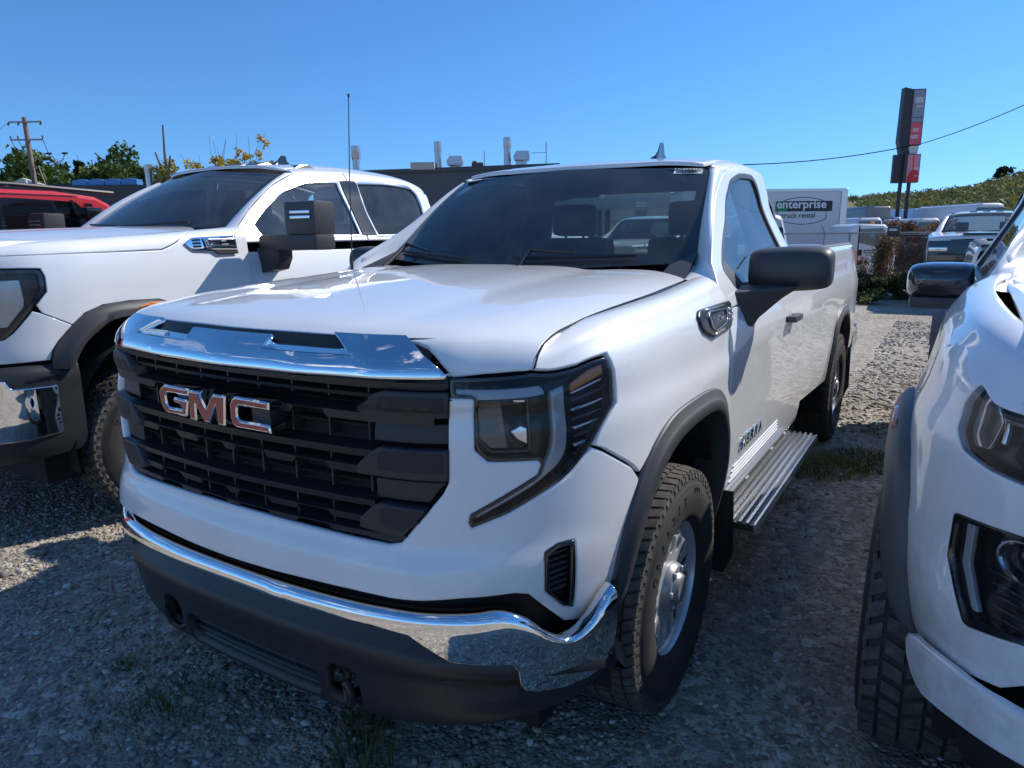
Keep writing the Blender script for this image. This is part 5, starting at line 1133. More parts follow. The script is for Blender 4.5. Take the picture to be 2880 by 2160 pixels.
for mir in (False, True):
    kw = dict(mir=mir, **kk)
    body3 = [(-.0,.30),(-.78,.300),(-.826,.262),(-.917,.232),(-1.023,.205),(-1.125,.182),(-1.19,.19),(-1.205,.40),(-1.235,.52),(-1.30,.60),(-1.42,.66),(-1.60,.69),(-1.78,.675),(-1.90,.62),(-1.98,.50),(-2.02,.35),(-2.05,.06),(-2.098,.06),(-2.098,1.018),(-1.7,1.008),(-1.40,1.012),(-1.258,1.012),(-1.127,1.012),(-1.033,1.012),(-.985,1.000),(-.958,.980),(-.927,.945),(-.913,.920),(-.905,.880),(-.0,.885)]
    panel(WR, body3, thick=.02, step=.026, holes=(rnd([(a, b) for a, b in DRL], .012, 2), rnd(LOW, .012, 2)), **kw).build('front_bodywork', WHITE3, T3)
    def pp(poly, nm, m_, l, par, th=.012, r=.006, P=WR, holes=()):
        m = MB(); panel(P, rnd(poly, r, 2) if r else poly, thick=th, lift=l, roll=.002, gap=0, mir=mir, mb=m, step=.03, holes=holes, **kk); return m.build(nm, m_, par)
    h = pp(DRL, 'headlight', mat('lamp_black', (.012, .012, .014), .3), -.05, T3); pp([(-1.050,.80),(-1.045,.850),(-.99,.843),(-.965,.78),(-.975,.715),(-1.02,.71),(-1.05,.745)], 'lamp_reflector', mat('lamp_amber_silver', (.42, .38, .34), .12, .9), -.025, h)
    pp([(-.965,.800),(-.955,.735),(-.945,.735),(-.952,.785),(-.86,.792),(-.74,.80),(-.74,.815),(-.86,.808)], 'light_guide', SILV, -.028, h, r=.003); pp(DRL, 'headlight_lens', LENS, -.001, h, .003)
    h = pp(LOW, 'lower_headlight', mat('lamp_black', (.012, .012, .014), .3), -.06, T3)
    pp(LOW, 'lamp_rim', BLKG, -.002, h, .05, .008, WR, (offset_poly(resample(LOW if area2(LOW) > 0 else LOW[::-1], .03), .010),))
    pp([(-.992,.545),(-.972,.550),(-.970,.46),(-.915,.375),(-.932,.372),(-.990,.455)], 'light_guide', GREYL, -.02, h)
    m = MB(); e = WR.ev([[-.845,.520]])[0]; N = WR.nrm([[-.845,.520]])[0]; N *= -np.sign(N[1]); e = e-N*.055
    Mx = frame_at(e, (1, .0, 0), (0, 0, 1)); ring = [(.062*math.cos(t), .046*math.sin(t)) for t in np.linspace(0, 2*math.pi, 33)[:-1]]; ri_ = [(a*.78, b*.78) for a, b in ring]
    m.prism(ring, frame_at(e, (-N[1]*-1, N[0]*-1 if False else 0, 0), (0, 0, 1)) if False else Matrix(((-N[1], 0, N[0], e[0]), (N[0], 0, N[1], e[1]), (0, 1, 0, e[2]), (0, 0, 0, 1))), .035, (ri_,), bev=.004)
    l_ = MB(); 
    for rr_, hh_ in ((1, 0),): pass
    Mq = Matrix(((-N[1], 0, N[0], e[0]), (N[0], 0, N[1], e[1]), (0, 1, 0, e[2]), (0, 0, 0, 1))); V = []; F = []
    for a_ in range(6):
        ph = a_/5*math.pi/2
        for b_ in range(20): t = 2*math.pi*b_/20; V.append(Mq @ Vector((.048*math.cos(ph)*math.cos(t), .036*math.cos(ph)*math.sin(t), .006+.02*math.sin(ph))))
    F = [(a_*20+b_, a_*20+(b_+1) % 20, (a_+1)*20+(b_+1) % 20, (a_+1)*20+b_) for a_ in range(5) for b_ in range(20)]; l_.add(V, F)
    if not mir: pass
    if mir: m.mirror(); l_.mirror()
    m.build('projector_ring', SILV, h); l_.build('projector_lens', mat('lens_dark', (.02, .02, .03), .03, coat=1), h)
    for k in range(5): v0 = .470-.020*k; pp([(-.925+.008*k,v0),(-.72,v0+.010),(-.72,v0+.004),(-.922+.008*k,v0-.006)], 'lamp_fin', BLKG, -.03, h, r=0)
    pp(LOW, 'headlight_lens', LENS, -.001, h, .003, .008)
    # bumper, fog opening, flare
    bl = [(-1.20,.22),(-1.10,.20),(-1.02,.19),(-.93,.22),(-.80,.28),(0,.30),(0,.13),(-.766,.172),(-.921,.157),(-1.025,.138),(-1.074,.154),(-1.19,.10)]
    bl2 = [(-1.17,.228),(-1.05,.205),(-.95,.225),(-.82,.268),(0,.29),(0,.06),(-.75,.10),(-.90,.085),(-1.02,.075),(-1.17,.06)]
    m = MB(); panel(BP, [(-1.125,.238),(-1.09,.243),(-1.06,.250),(-.98,.260),(-.90,.274),(-.83,.285),(-.70,.292),(0,.295),(0,.10),(-.766,.170),(-.922,.153),(-1.0,.14),(-1.03,.136),(-1.058,.142),(-1.085,.158),(-1.115,.19)], thick=.03, lift=.002, gap=0, roll=.010, mir=mir, mb=m, step=.03, **kk); m.build('front_bumper', WHITE3, T3)
    m = MB(); panel(BP, [(-1.0,.20),(-.4,.20),(-.4,.0),(-1.0,.0)], thick=.01, lift=-.05, gap=0, mir=mir, mb=m, step=.08, **kk); m.build('bumper_core', DARK, T3)
    n = 50; mb = MB(); o, i = smooth_line(flo, .02), smooth_line(fli, .02); ks = np.linspace(0, 1, n); res = lambda l: np.stack([np.interp(ks, np.linspace(0, 1, len(l)), l[:, c]) for c in (0, 1)], 1); o, i = res(o), res(i); RR = []
    for a, l in ((0, .0), (.05, .022), (.35, .040), (.75, .052), (.95, .048), (1, .035), (1, -.12)):
        q = o*(1-a)+i*a; X = WR.ev(q); N = WR.nrm(q); N *= np.sign(-N[:, :1]); N[:, 1] *= .3; RR.append(X+N*l)
    mb.add(np.concatenate(RR), [(j*n+k, j*n+k+1, (j+1)*n+k+1, (j+1)*n+k) for j in range(len(RR)-1) for k in range(n-1)])
    if mir: mb.mirror()
    fo = mb.build('wheel_arch_flare', mat('grey_flare', (.075, .08, .088), .5, bump=(300, .25, .001), noise=(8, .5, (.12, .115, .105))), T3, angle=50)
    pp([(-1.42,.615),(-1.42,.645),(-1.55,.665),(-1.55,.640)], 'side_marker', mat('red_marker', (.55, .10, .06), .2, coat=1), .046, fo)
    # rear flare
    m = MB(); Y = np.linspace(-.46, .50, 25); 
    V = [(-.955, 3.55+y, .50+.52*math.sqrt(max(0, 1-(y/.56)**2))) for y in Y]+[(-1.045, 3.55+y, .48+.50*math.sqrt(max(0, 1-(y/.56)**2))) for y in Y]+[(-1.045, 3.55+y*.88, .45+.44*math.sqrt(max(0, 1-(y/.56)**2))) for y in Y]
    m.add(V, [(k, k+1, 26+k, 25+k) for k in range(24)]+[(25+k, 26+k, 51+k, 50+k) for k in range(24)])
    if mir: m.mirror()
    m.build('wheel_arch_flare', MATS['grey_flare'], T3)
panel(HD, [(.8735,.02),(.80,.004),(0,.004),(-.80,.004),(-.8735,.02),(-.8735,hd3),(-.5,hd3),(0,hd3),(.5,hd3),(.8735,hd3)], thick=.02, gap=.0015, roll=.005, step=.05, cen=(0, .5, .6)).build('hood', WHITE3, T3)
g = MB(); panel(WR, [(1.2,.10),(1.2,.90),(-1.2,.90),(-1.2,.10)], lift=-.07, gap=0, mb=g, step=.1, **kk); g.build('inner_structure', GAP, T3)
MB().box(-.66, -.90, .70, .66, -.80, 1.12, .02).build('grille', BLKP, T3)
for s_ in (-1, 1):
    m = MB().add([(s_*.80,.20,1.325),(s_*.86,.16,1.335),(s_*.90,.45,1.30),(s_*.885,.60,1.285),(s_*.83,.75,1.38),(s_*.72,.70,1.385),(s_*.74,.45,1.35)], [(0,1,2,3,4,5,6)]); m.build('cowl_side_panel', WHITE3, T3, smooth=False)
# mirror with gloss cap
for mir in (False, True):
    m = MB(); secs = [(-.885,.75,.85),(-.90,.95,.98),(-1.0,1,1),(-1.06,.96,.95),(-1.095,.72,.80),(-1.105,.35,.45)]; sec = [(-.09,0),(-.085,.035),(-.06,.062),(0,.072),(.07,.070),(.09,0),(.07,-.065),(0,-.075),(-.06,-.06),(-.082,-.03)]; n = len(sec); V = []
    for x, sy, sz in secs: V += [(x, .83+a*sy, 1.318+b*sz) for a, b in sec]
    m.add(V, [(i*n+j, (i+1)*n+j, (i+1)*n+(j+1) % n, i*n+(j+1) % n) for i in range(len(secs)-1) for j in range(n)]+[tuple(range(n)), tuple((len(secs)-1)*n+j for j in range(n))[::-1]])
    if mir: m.mirror()
    o = m.build('side_mirror', mat('gloss_dark_grey', (.03, .032, .036), .08, coat=1), T3, angle=60); md = o.modifiers.new('sub', 'SUBSURF'); md.levels = 2; md.render_levels = 2
    m = MB().box(-1.09, .76, 1.218, -.84, .88, 1.262, .018)
    if mir: m.mirror()
    m.build('mirror_arm', FLARE, o)
wheel(T3, .915, 0, 1, 'mud', R=.415); wheel(T3, -.935, 0, -1, 'mud', R=.415); wheel(T3, .90, 3.55, 1, 'mud', R=.415); wheel(T3, -.90, 3.55, -1, 'mud', R=.415)
# ================================================================ ground
from mathutils import noise as mnoise
def gz(x, y):
    """height of the gravel near the trucks"""
    f = min(1, max(0, (x+6.5)/1.5))*min(1, max(0, (5.5-x)/1.5))*min(1, max(0, (y+4)/1.0))*min(1, max(0, (12-y)/2))
    a = mnoise.noise((x*.9, y*.9, 0))*.018 + mnoise.noise((x*3.1, y*3.1, 4))*.008 + mnoise.noise((x*11, y*11, 9))*.004
    # crumbled edge of an old dirt crust between the two trucks
    d = x - (1.14 + .10*math.sin(y*2.3) + .05*math.sin(y*7.1+1)) + (.22*(y-2.1) if y > 2.1 else 0)*-1.4
    if .2 < y < 2.9: a += .030/(1+math.exp(-d/.012))*math.exp(-max(0, d)*2.2)*min(1, (y-.2)/.4)*min(1, (2.9-y)/.5)
    return (a+.0)*f - .03*(1-f)
def ground_mat():
    m = bpy.data.materials.new('gravel_ground'); m.use_nodes = True; n = m.node_tree; b = n.nodes['Principled BSDF']; b.inputs['Roughness'].default_value = .93; b.inputs['Specular IOR Level'].default_value = .2
    g = n.nodes.new('ShaderNodeNewGeometry')
    def noise(sc, det, ro=.6, dist=0): z = n.nodes.new('ShaderNodeTexNoise'); z.inputs['Scale'].default_value = sc; z.inputs['Detail'].default_value = det; z.inputs['Roughness'].default_value = ro; z.inputs['Distortion'].default_value = dist; n.links.new(g.outputs['Position'], z.inputs['Vector']); return z.outputs[0]
    def ramp(src, stops):
        r = n.nodes.new('ShaderNodeValToRGB'); e = r.color_ramp.elements
        while len(e) < len(stops): e.new(.5)
        for q, (p, c) in zip(e, stops): q.position = p; q.color = (*c, 1)
        n.links.new(src, r.inputs[0]); return r.outputs[0]
    def mix(a, b_, f, mode='MIX', fac=None):
        x = n.nodes.new('ShaderNodeMix'); x.data_type = 'RGBA'; x.blend_type = mode; n.links.new(a, x.inputs[6]); n.links.new(b_, x.inputs[7])
        if fac is not None: x.inputs[0].default_value = fac
        else: n.links.new(f, x.inputs[0])
        return x.outputs[2]
    v = n.nodes.new('ShaderNodeTexVoronoi'); v.inputs['Scale'].default_value = 62; n.links.new(g.outputs['Position'], v.inputs['Vector'])
    v2 = n.nodes.new('ShaderNodeTexVoronoi'); v2.inputs['Scale'].default_value = 24; n.links.new(g.outputs['Position'], v2.inputs['Vector'])
    stones = [(0,(.20,.18,.16)),(.25,(.32,.285,.235)),(.5,(.44,.385,.31)),(.75,(.54,.48,.395)),(1,(.64,.60,.53))]
    sp = n.nodes.new('ShaderNodeSeparateColor'); n.links.new(v.outputs['Color'], sp.inputs[0]); c1 = ramp(sp.outputs[0], stones)
    sp2 = n.nodes.new('ShaderNodeSeparateColor'); n.links.new(v2.outputs['Color'], sp2.inputs[0]); c2 = ramp(sp2.outputs[1], stones)
    soil = ramp(noise(3.2, 8, .65), [(.25,(.27,.225,.17)),(.5,(.38,.32,.245)),(.75,(.46,.395,.31))])
    mk = ramp(noise(1.3, 6, .7), [(.40,(0,0,0)),(.56,(1,1,1))]); sp3 = ramp(sp2.outputs[0], [(.62,(0,0,0)),(.66,(1,1,1))])
    c = mix(soil, c1, mk); c = mix(c, c2, sp3)
    patch = ramp(noise(.35, 5), [(.35,(.80,.79,.77)),(.65,(1.10,1.08,1.04))]); c = mix(c, patch, None, 'MULTIPLY', 1)
    n.links.new(c, b.inputs['Base Color'])
    h = n.nodes.new('ShaderNodeMath'); h.operation = 'MULTIPLY_ADD'; n.links.new(v.outputs['Distance'], h.inputs[0]); h.inputs[1].default_value = -1.; n.links.new(noise(90, 4), h.inputs[2])
    h2 = n.nodes.new('ShaderNodeMath'); h2.operation = 'MULTIPLY_ADD'; n.links.new(v2.outputs['Distance'], h2.inputs[0]); h2.inputs[1].default_value = -1.2; n.links.new(h.outputs[0], h2.inputs[2])
    p = n.nodes.new('ShaderNodeBump'); p.inputs['Strength'].default_value = .8; p.inputs['Distance'].default_value = .012; n.links.new(h2.outputs[0], p.inputs['Height']); n.links.new(p.outputs[0], b.inputs['Normal'])
    return m
GM = ground_mat()
xs = np.concatenate([np.arange(-6.5, -2.8, .10), np.arange(-2.8, 1.9, .028), np.arange(1.9, 5.6, .12)]); ys = np.concatenate([np.arange(-4, -1.4, .12), np.arange(-1.4, 3.4, .028), np.arange(3.4, 12.1, .07)])
V = [(x, y, gz(x, y)) for y in ys for x in xs]; nx, ny = len(xs), len(ys)
me = bpy.data.meshes.new('gravel_lot'); me.from_pydata(V, [], [(j*nx+i, j*nx+i+1, (j+1)*nx+i+1, (j+1)*nx+i) for j in range(ny-1) for i in range(nx-1)]); me.materials.append(GM); me.polygons.foreach_set('use_smooth', [True]*len(me.polygons))
o = bpy.data.objects.new('gravel_lot', me); link(o); tag(o, kind='structure')
x0, x1, y0, y1 = xs[0], xs[-1], ys[0], ys[-1]
m = MB()
for a, b, c, d, z in ((-900, -900, 900, y0, 0), (-900, y1, 900, 19.2, 0), (-900, y0, x0, y1, 0), (x1, y0, 900, y1, 0)): m.add([(a, b, -.03), (c, b, -.03), (c, d, -.03), (a, d, -.03)], [(0, 1, 2, 3)])
m.add([(-900, 19.2, -.03), (900, 19.2, -.03), (900, 20.6, -.45), (-900, 20.6, -.45), (900, 900, -.45), (-900, 900, -.45)], [(0, 1, 2, 3), (3, 2, 4, 5)])
o = m.build('ground', GM, None, smooth=False); tag(o, kind='structure')
# loose stones
def scatter_stones(name, n, region, smin, smax, power, seed, excl=None):
    rs = np.random.RandomState(seed); ico = []
    t = (1+5**.5)/2; iv = np.array([(-1,t,0),(1,t,0),(-1,-t,0),(1,-t,0),(0,-1,t),(0,1,t),(0,-1,-t),(0,1,-t),(t,0,-1),(t,0,1),(-t,0,-1),(-t,0,1)])/math.hypot(1, t)
    fc = np.array([(0,11,5),(0,5,1),(0,1,7),(0,7,10),(0,10,11),(1,5,9),(5,11,4),(11,10,2),(10,7,6),(7,1,8),(3,9,4),(3,4,2),(3,2,6),(3,6,8),(3,8,9),(4,9,5),(2,4,11),(6,2,10),(8,6,7),(9,8,1)])
    P = []
    while len(P) < n:
        x = rs.uniform(region[0], region[2]); y = rs.uniform(region[1], region[3])
        dn = mnoise.noise((x*1.1, y*1.1, 7))*.5+.5+mnoise.noise((x*4, y*4, 3))*.25
        if rs.rand() > dn*1.25-.05: continue
        if .62 < x < 1.7 and -.2 < y < 3.2 and rs.rand() < .75: continue
        P.append((x, y))
    P = np.array(P); s = smin+(smax-smin)*rs.rand(n)**power
    sc = np.stack([s*rs.uniform(.8, 1.5, n), s*rs.uniform(.7, 1.1, n), s*rs.uniform(.35, .7, n)], 1)
    V = iv[None]*(1+rs.uniform(-.22, .22, (n, 12, 1)))*sc[:, None, :]
    a = rs.uniform(0, 6.28, n); ca, sa = np.cos(a)[:, None], np.sin(a)[:, None]; x = V[..., 0]*ca-V[..., 1]*sa; y = V[..., 0]*sa+V[..., 1]*ca
    tl = rs.uniform(-.4, .4, n)[:, None]; z = V[..., 2]+x*tl
    gzv = np.array([gz(*p) for p in P])
    V = np.stack([x+P[:, :1], y+P[:, 1:], z+(gzv+sc[:, 2]*.35)[:, None]], 2).reshape(-1, 3)
    F = (fc[None]+12*np.arange(n)[:, None, None]).reshape(-1, 3)
    me = bpy.data.meshes.new(name); me.vertices.add(len(V)); me.vertices.foreach_set('co', V.ravel()); me.loops.add(F.size); me.loops.foreach_set('vertex_index', F.ravel().astype(np.int32)); me.polygons.add(len(F)); me.polygons.foreach_set('loop_start', np.arange(0, F.size, 3, dtype=np.int32)); me.update(calc_edges=True); me.validate()
    at = me.attributes.new('tone', 'FLOAT', 'POINT'); at.data.foreach_set('value', np.repeat(rs.rand(n), 12).astype(np.float32)); me.polygons.foreach_set('use_smooth', [True]*len(me.polygons))
    me.materials.append(STONE); o = bpy.data.objects.new(name, me); link(o); tag(o, kind='stuff'); return o
STONE = bpy.data.materials.new('pebble'); STONE.use_nodes = True; n_ = STONE.node_tree; b_ = n_.nodes['Principled BSDF']; b_.inputs['Roughness'].default_value = .8; b_.inputs['Specular IOR Level'].default_value = .3
a_ = n_.nodes.new('ShaderNodeAttribute'); a_.attribute_name = 'tone'; r_ = n_.nodes.new('ShaderNodeValToRGB'); e_ = r_.color_ramp.elements
for _ in range(4): e_.new(.5)
for q, (p, c) in zip(e_, [(0,(.15,.135,.12)),(.25,(.28,.24,.195)),(.5,(.37,.32,.26)),(.68,(.44,.33,.22)),(.88,(.46,.41,.35)),(1,(.62,.585,.53))]): q.position = p; q.color = (*c, 1)
n_.links.new(a_.outputs['Fac'], r_.inputs[0]); n_.links.new(r_.outputs[0], b_.inputs['Base Color'])
tag(scatter_stones('gravel', 26000, (-3.0,-1.5,2.0,1.2), .0035, .013, 2.2, 1), 'fine loose gravel in front of the trucks', 'gravel')
tag(scatter_stones('gravel', 20000, (-3.2,-.9,3.0,6.5), .004, .016, 2.2, 2), 'loose gravel between the parked trucks', 'gravel')
tag(scatter_stones('gravel', 800, (-2.8,-1.5,.9,1.0), .010, .026, 2.6, 3), 'larger pebbles on the gravel in front of the trucks', 'gravel')
tag(scatter_stones('gravel', 9000, (.9,3.8,5.0,12), .010, .028, 2.0, 4), 'coarse gravel on the open lane behind the trucks', 'gravel')
# ---------------------------------------------------------------- foliage
def leaf_mat(name, c1, c2, c3=None):
    if name in MATS: return MATS[name]
    m = bpy.data.materials.new(name); m.use_nodes = True; n = m.node_tree; b = n.nodes['Principled BSDF']; b.inputs['Roughness'].default_value = .65; b.inputs['Specular IOR Level'].default_value = .25
    a = n.nodes.new('ShaderNodeAttribute'); a.attribute_name = 'tone'; r = n.nodes.new('ShaderNodeValToRGB'); e = r.color_ramp.elements; e.new(.5)
    for q, p, c in zip(e, (0, .55, 1), (c1, c2, c3 or c2)): q.position = p; q.color = (*c, 1)
    n.links.new(a.outputs['Fac'], r.inputs[0]); n.links.new(r.outputs[0], b.inputs['Base Color'])
    t = n.nodes.new('ShaderNodeBsdfTranslucent'); n.links.new(r.outputs[0], t.inputs[0]); x = n.nodes.new('ShaderNodeMixShader'); x.inputs[0].default_value = .3; n.links.new(b.outputs[0], x.inputs[1]); n.links.new(t.outputs[0], x.inputs[2]); n.links.new(x.outputs[0], n.nodes['Material Output'].inputs[0]); MATS[name] = m; return m
def leaves(name, blobs, per, size, m, parent=None, seed=0, hollow=.55):
    """leaf-sized triangles in the shells of ellipsoid clumps; blobs = (x,y,z,rx,ry,rz)"""
    rs = np.random.RandomState(seed); B = np.array(blobs, float); n = len(B)*per; k = np.repeat(np.arange(len(B)), per)
    d = rs.normal(size=(n, 3)); d /= np.linalg.norm(d, axis=1, keepdims=True); r = (hollow+(1-hollow)*rs.rand(n, 1)**.7)*(1+rs.normal(size=(n, 1))*.10)
    C = B[k, :3]+d*B[k, 3:]*r; u = rs.normal(size=(n, 3)); u /= np.linalg.norm(u, axis=1, keepdims=True); v = np.cross(u, rs.normal(size=(n, 3))); v /= np.linalg.norm(v, axis=1, keepdims=True)
    s = size*rs.uniform(.6, 1.4, (n, 1)); V = np.stack([C-u*s*.5, C+u*s*.5+v*s*.25, C+v*s*.8-u*s*.1, C-u*s*.4+v*s*.4], 1).reshape(-1, 3); F = np.arange(n*4).reshape(-1, 4)
    me = bpy.data.meshes.new(name); me.vertices.add(len(V)); me.vertices.foreach_set('co', V.ravel()); me.loops.add(F.size); me.loops.foreach_set('vertex_index', F.ravel().astype(np.int32)); me.polygons.add(len(F)); me.polygons.foreach_set('loop_start', np.arange(0, F.size, 4, dtype=np.int32)); me.update(calc_edges=True)
    tb = rs.rand(len(B)); at = me.attributes.new('tone', 'FLOAT', 'POINT'); at.data.foreach_set('value', np.repeat(np.clip(tb[k]*.6+rs.rand(n)*.4, 0, 1), 4).astype(np.float32)); me.materials.append(m); o = bpy.data.objects.new(name, me); link(o, parent); return o
def branches(base, top, r0, spread, n, seed, depth=2, up=.75):
    rs = random.Random(seed); m = MB(); tips = []
    def grow(p, d, L, r, k):
        q = p+d*L; mid = p+d*L*.5+Vector((rs.uniform(-1, 1), rs.uniform(-1, 1), 0))*L*.06; m.tube([p, mid, q], [r, r*.8, r*.55], 5 if k else 8, cap=False)
        tips.append(q)
        if k < depth:
            for _ in range(n if k == 0 else 3):
                e = (d*up+Vector((rs.uniform(-1, 1), rs.uniform(-1, 1), rs.uniform(-.1, .9)))*spread).normalized(); t = rs.uniform(.45, 1); grow(p+(q-p)*t, e, L*rs.uniform(.5, .75), r*.5, k+1)
    b, t = Vector(base), Vector(top); grow(b, (t-b).normalized(), (t-b).length, r0, 0); return m, tips
BARK = mat('bark', (.13, .10, .075), .9, noise=(12, .7, (.22, .18, .14)))
G1 = leaf_mat('leaf_green', (.028,.055,.014), (.085,.13,.03), (.17,.19,.04)); G2_ = leaf_mat('leaf_dark_green', (.015,.035,.014), (.035,.06,.022), (.06,.085,.03)); GY = leaf_mat('leaf_yellow', (.28,.17,.02), (.55,.36,.04), (.42,.36,.06)); GB = leaf_mat('dry_brown_leaf', (.09,.055,.035), (.20,.13,.075), (.30,.20,.09)); GW = leaf_mat('weed_green', (.04,.065,.02), (.11,.135,.045), (.24,.23,.08)); GO = leaf_mat('hill_shrub', (.06,.085,.03), (.15,.17,.06), (.27,.24,.09))
def tree(label, x, y, h, rx, rz, seed, m=None, n=14, per=260, size=.32, group=None, zc=None, cat='tree'):
    T_ = thing('tree', label, cat, (x, y, -.45), group=group); rs = np.random.RandomState(seed); zc = zc or h-rz
    bm_, tips = branches((0, 0, 0), (0, 0, zc), .025*h, .7, 5, seed, 1); bm_.build('trunk', BARK, T_)
    bl = []
    for _ in range(n):
        d = rs.normal(size=3); d /= np.linalg.norm(d); r = rs.uniform(.25, .85); q = (d[0]*rx*r, d[1]*rx*r, zc+d[2]*rz*r); s = rs.uniform(.28, .5); bl.append((*q, rx*s, rx*s, rz*s*1.05))
    leaves('crown', bl, per, size, m or G1, T_, seed); return T_
tree('rounded green tree rising at the left edge behind the power pole', -57.3, 25, 8.0, 4.2, 3.4, 11, n=22, per=300, size=.42)
tree('bushy green tree between the two spruces and the round metal stack', -50.5, 27.1, 7.5, 2.5, 2.2, 12, n=26)
tree('wider green tree just left of the small stack', -49.6, 29.0, 8.0, 2.2, 2.4, 13, n=24, m=G1)
tree('low dark green bush of trees below the tarp roof', -53.2, 26.2, 5.6, 2.2, 1.6, 14, n=12, m=G2_)
tree('small yellow green tree beside the round metal stack', -31.0, 19.5, 5.75, .85, 1.3, 15, m=leaf_mat('leaf_lime', (.10,.11,.015), (.30,.26,.04), (.42,.34,.05)), n=12, per=130, size=.13)
def spruce(label, x, y, h, w, seed):
    T_ = thing('spruce_tree', label, 'tree', (x, y, -.45), group='dark spruces behind the red vehicle'); MB().tube([(0, 0, 0), (0, 0, h)], [.14, .02], 6).build('trunk', BARK, T_); rs = random.Random(seed); bl = []
    for k in range(13):
        z = h*(.22+.76*k/13); r = w*(1-k/13.5)
        for j in range(7): a = rs.uniform(0, 6.28); bl.append((math.cos(a)*r*.6, math.sin(a)*r*.6, z-.12*r, r*.5+.08, r*.5+.08, .16+.08*r))
    leaves('crown', bl, 46, .24, G2_, T_, seed, .1)
spruce('left of two pointed dark spruces behind the red vehicle', -58.0, 28.6, 7.9, 2.0, 1); spruce('right of two pointed dark spruces behind the red vehicle', -56.9, 29.2, 8.3, 1.9, 2)
# half-bare yellow tree
TY = thing('tree', 'half-bare tree with yellow leaves rising behind the left pickup roof', 'tree', (-27.0, 20.2, -.45)); mm_ = MB(); tips = []
for s_ in range(9):
    b2, t2 = branches((random.uniform(-.3, .3), random.uniform(-.3, .3), 0), (random.uniform(-1.6, 1.7), random.uniform(-.9, .9), random.uniform(2.6, 3.5)), .05, .42, 6, 40+s_, 2, 1.1); mm_.add(b2.v, b2.f); tips += [t for t in t2]
mm_.build('branches', BARK, TY)['kind'] = 'stuff'
bl = [(t.x, t.y, t.z, .22, .22, .20) for t in tips if 2.6 < t.z < 5.5+.35*t.x and random.random() < (.95 if t.x > -.2 else .35)]
bl += [(random.gauss(.7, .8), random.gauss(0, .5), random.gauss(4.3, .5), .3, .3, .26) for _ in range(46)]
leaves('crown', bl, 34, .13, GY, TY, 5, .0)
# ================================================================ buildings on the left and centre
def fr(o, d):  d = Vector((d[0], d[1], 0)).normalized(); return Matrix(((d.x, 0, d.y, o[0]), (d.y, 0, -d.x, o[1]), (0, 1, 0, o[2]), (0, 0, 0, 1)))   # local x along d, y up, z towards the camera
CORR = mat('corrugated_dark', (.10, .11, .12), .5, .3)
bd = thing('workshop_building', 'long low dark corrugated workshop with metal stacks on its roof', 'building', (-21.5, 20.4, -.45)); dr = (.858, .513)
F0 = fr((0, 0, 0), dr); mb = MB()
mb.prism([(-.5, 0), (9.8, 0), (9.8, 4.75), (-.5, 4.50)], F0 @ Matrix.Translation((0, 0, -9)), 9); mb.build('wall', CORR, bd, smooth=False)
for k in range(84):
    if 2.0 < k*.12: MB().prism([(k*.12-.5, .2), (k*.12-.45, .2), (k*.12-.45, 4.42+k*.003), (k*.12-.5, 4.42+k*.003)], F0 @ Matrix.Translation((0, 0, .0)), .03).build('wall_rib', CORR, bd, smooth=False)
MB().prism([(-.7, 4.46), (10.0, 4.72), (10.0, 4.88), (-.7, 4.62)], F0 @ Matrix.Translation((0, 0, -9.1)), 9.25).build('roof_edge', mat('roof_flashing', (.06, .065, .07), .4, .3), bd, smooth=False)
GALV = mat('galvanised_steel', (.50, .53, .57), .32, .85, noise=(3, .6, (.36, .38, .41)))
def stack(label, px, z0, z1, r, flare=1.25):
    x, y = px; t = thing('exhaust_stack', label, 'exhaust stack', (x, y, z0), group='metal stacks on the roofs'); h = z1-z0
    MB().lathe([(0, 0.001), (0, r), (h*.72, r*1.02)], 20, 'z').build('pipe', GALV, t)
    MB().lathe([(h*.70, r*1.04), (h*.74, r*flare), (h, r*flare), (h, .001)], 20, 'z').build('cap', GALV, t); MB().lathe([(h*.35, r*1.06), (h*.39, r*1.06)], 20, 'z').build('pipe_collar', GALV, t)
    MB().lathe([(0, r*1.5), (.05*h+.03, r*1.08)], 20, 'z').build('pipe_flashing', GALV, t); return t
stack('round metal stack at the far left beside the lime tree', (-31.75, 19.0), 3.6, 4.98, .16, 1.15); stack('stack right behind the whip antenna', (-20.5, 21.35), 3.4, 5.26, .155); stack('shorter of the two stacks left of the middle, beside a hooded vent', (-17.5, 23.15), 4.0, 5.40, .14, 1.12); stack('taller central stack between the brown box and a hooded vent', (-15.05, 24.8), 4.05, 5.56, .15, 1.12)
def hood_vent(label, x, y, z, s):
    t = thing('roof_vent', label, 'roof vent', (x, y, z), group='hooded vents on the workshop roof'); M = fr((0, 0, 0), dr)
    MB().prism([(-.20*s, .30*s), (.42*s, .30*s), (.46*s, .42*s), (.40*s, .66*s), (-.10*s, .66*s), (-.24*s, .45*s)], M, .5*s).build('vent_hood', GALV, t, smooth=False); MB().box(-.10*s, -.1, -.15, .30*s, .2, .32*s).build('vent_base', GALV, t)
hood_vent('hooded vent beside the shorter stack', -17.05, 23.6, 4.12, 1.0); hood_vent('hooded vent right of the taller central stack', -14.65, 25.1, 4.30, 1.0)
tag(MB().prism([(-.55, 0), (.45, 0), (.45, .30), (-.55, .30)], fr((-18.0, 22.9, 4.22), dr), .6).build('rooftop_box', mat('beige_metal', (.42, .40, .36), .6), None, smooth=False), 'flat beige box on the workshop roof left of the short stack', 'rooftop unit')
tag(MB().prism([(-.22, 0), (.26, 0), (.26, .30), (-.02, .30), (-.02, .36), (-.18, .36), (-.18, .30), (-.22, .30)], fr((-16.2, 24.2, 4.22), dr), .4).build('rooftop_box', mat('brown_metal', (.16, .10, .08), .7), None, smooth=False), 'small brown box on the workshop roof between the stacks', 'rooftop unit')
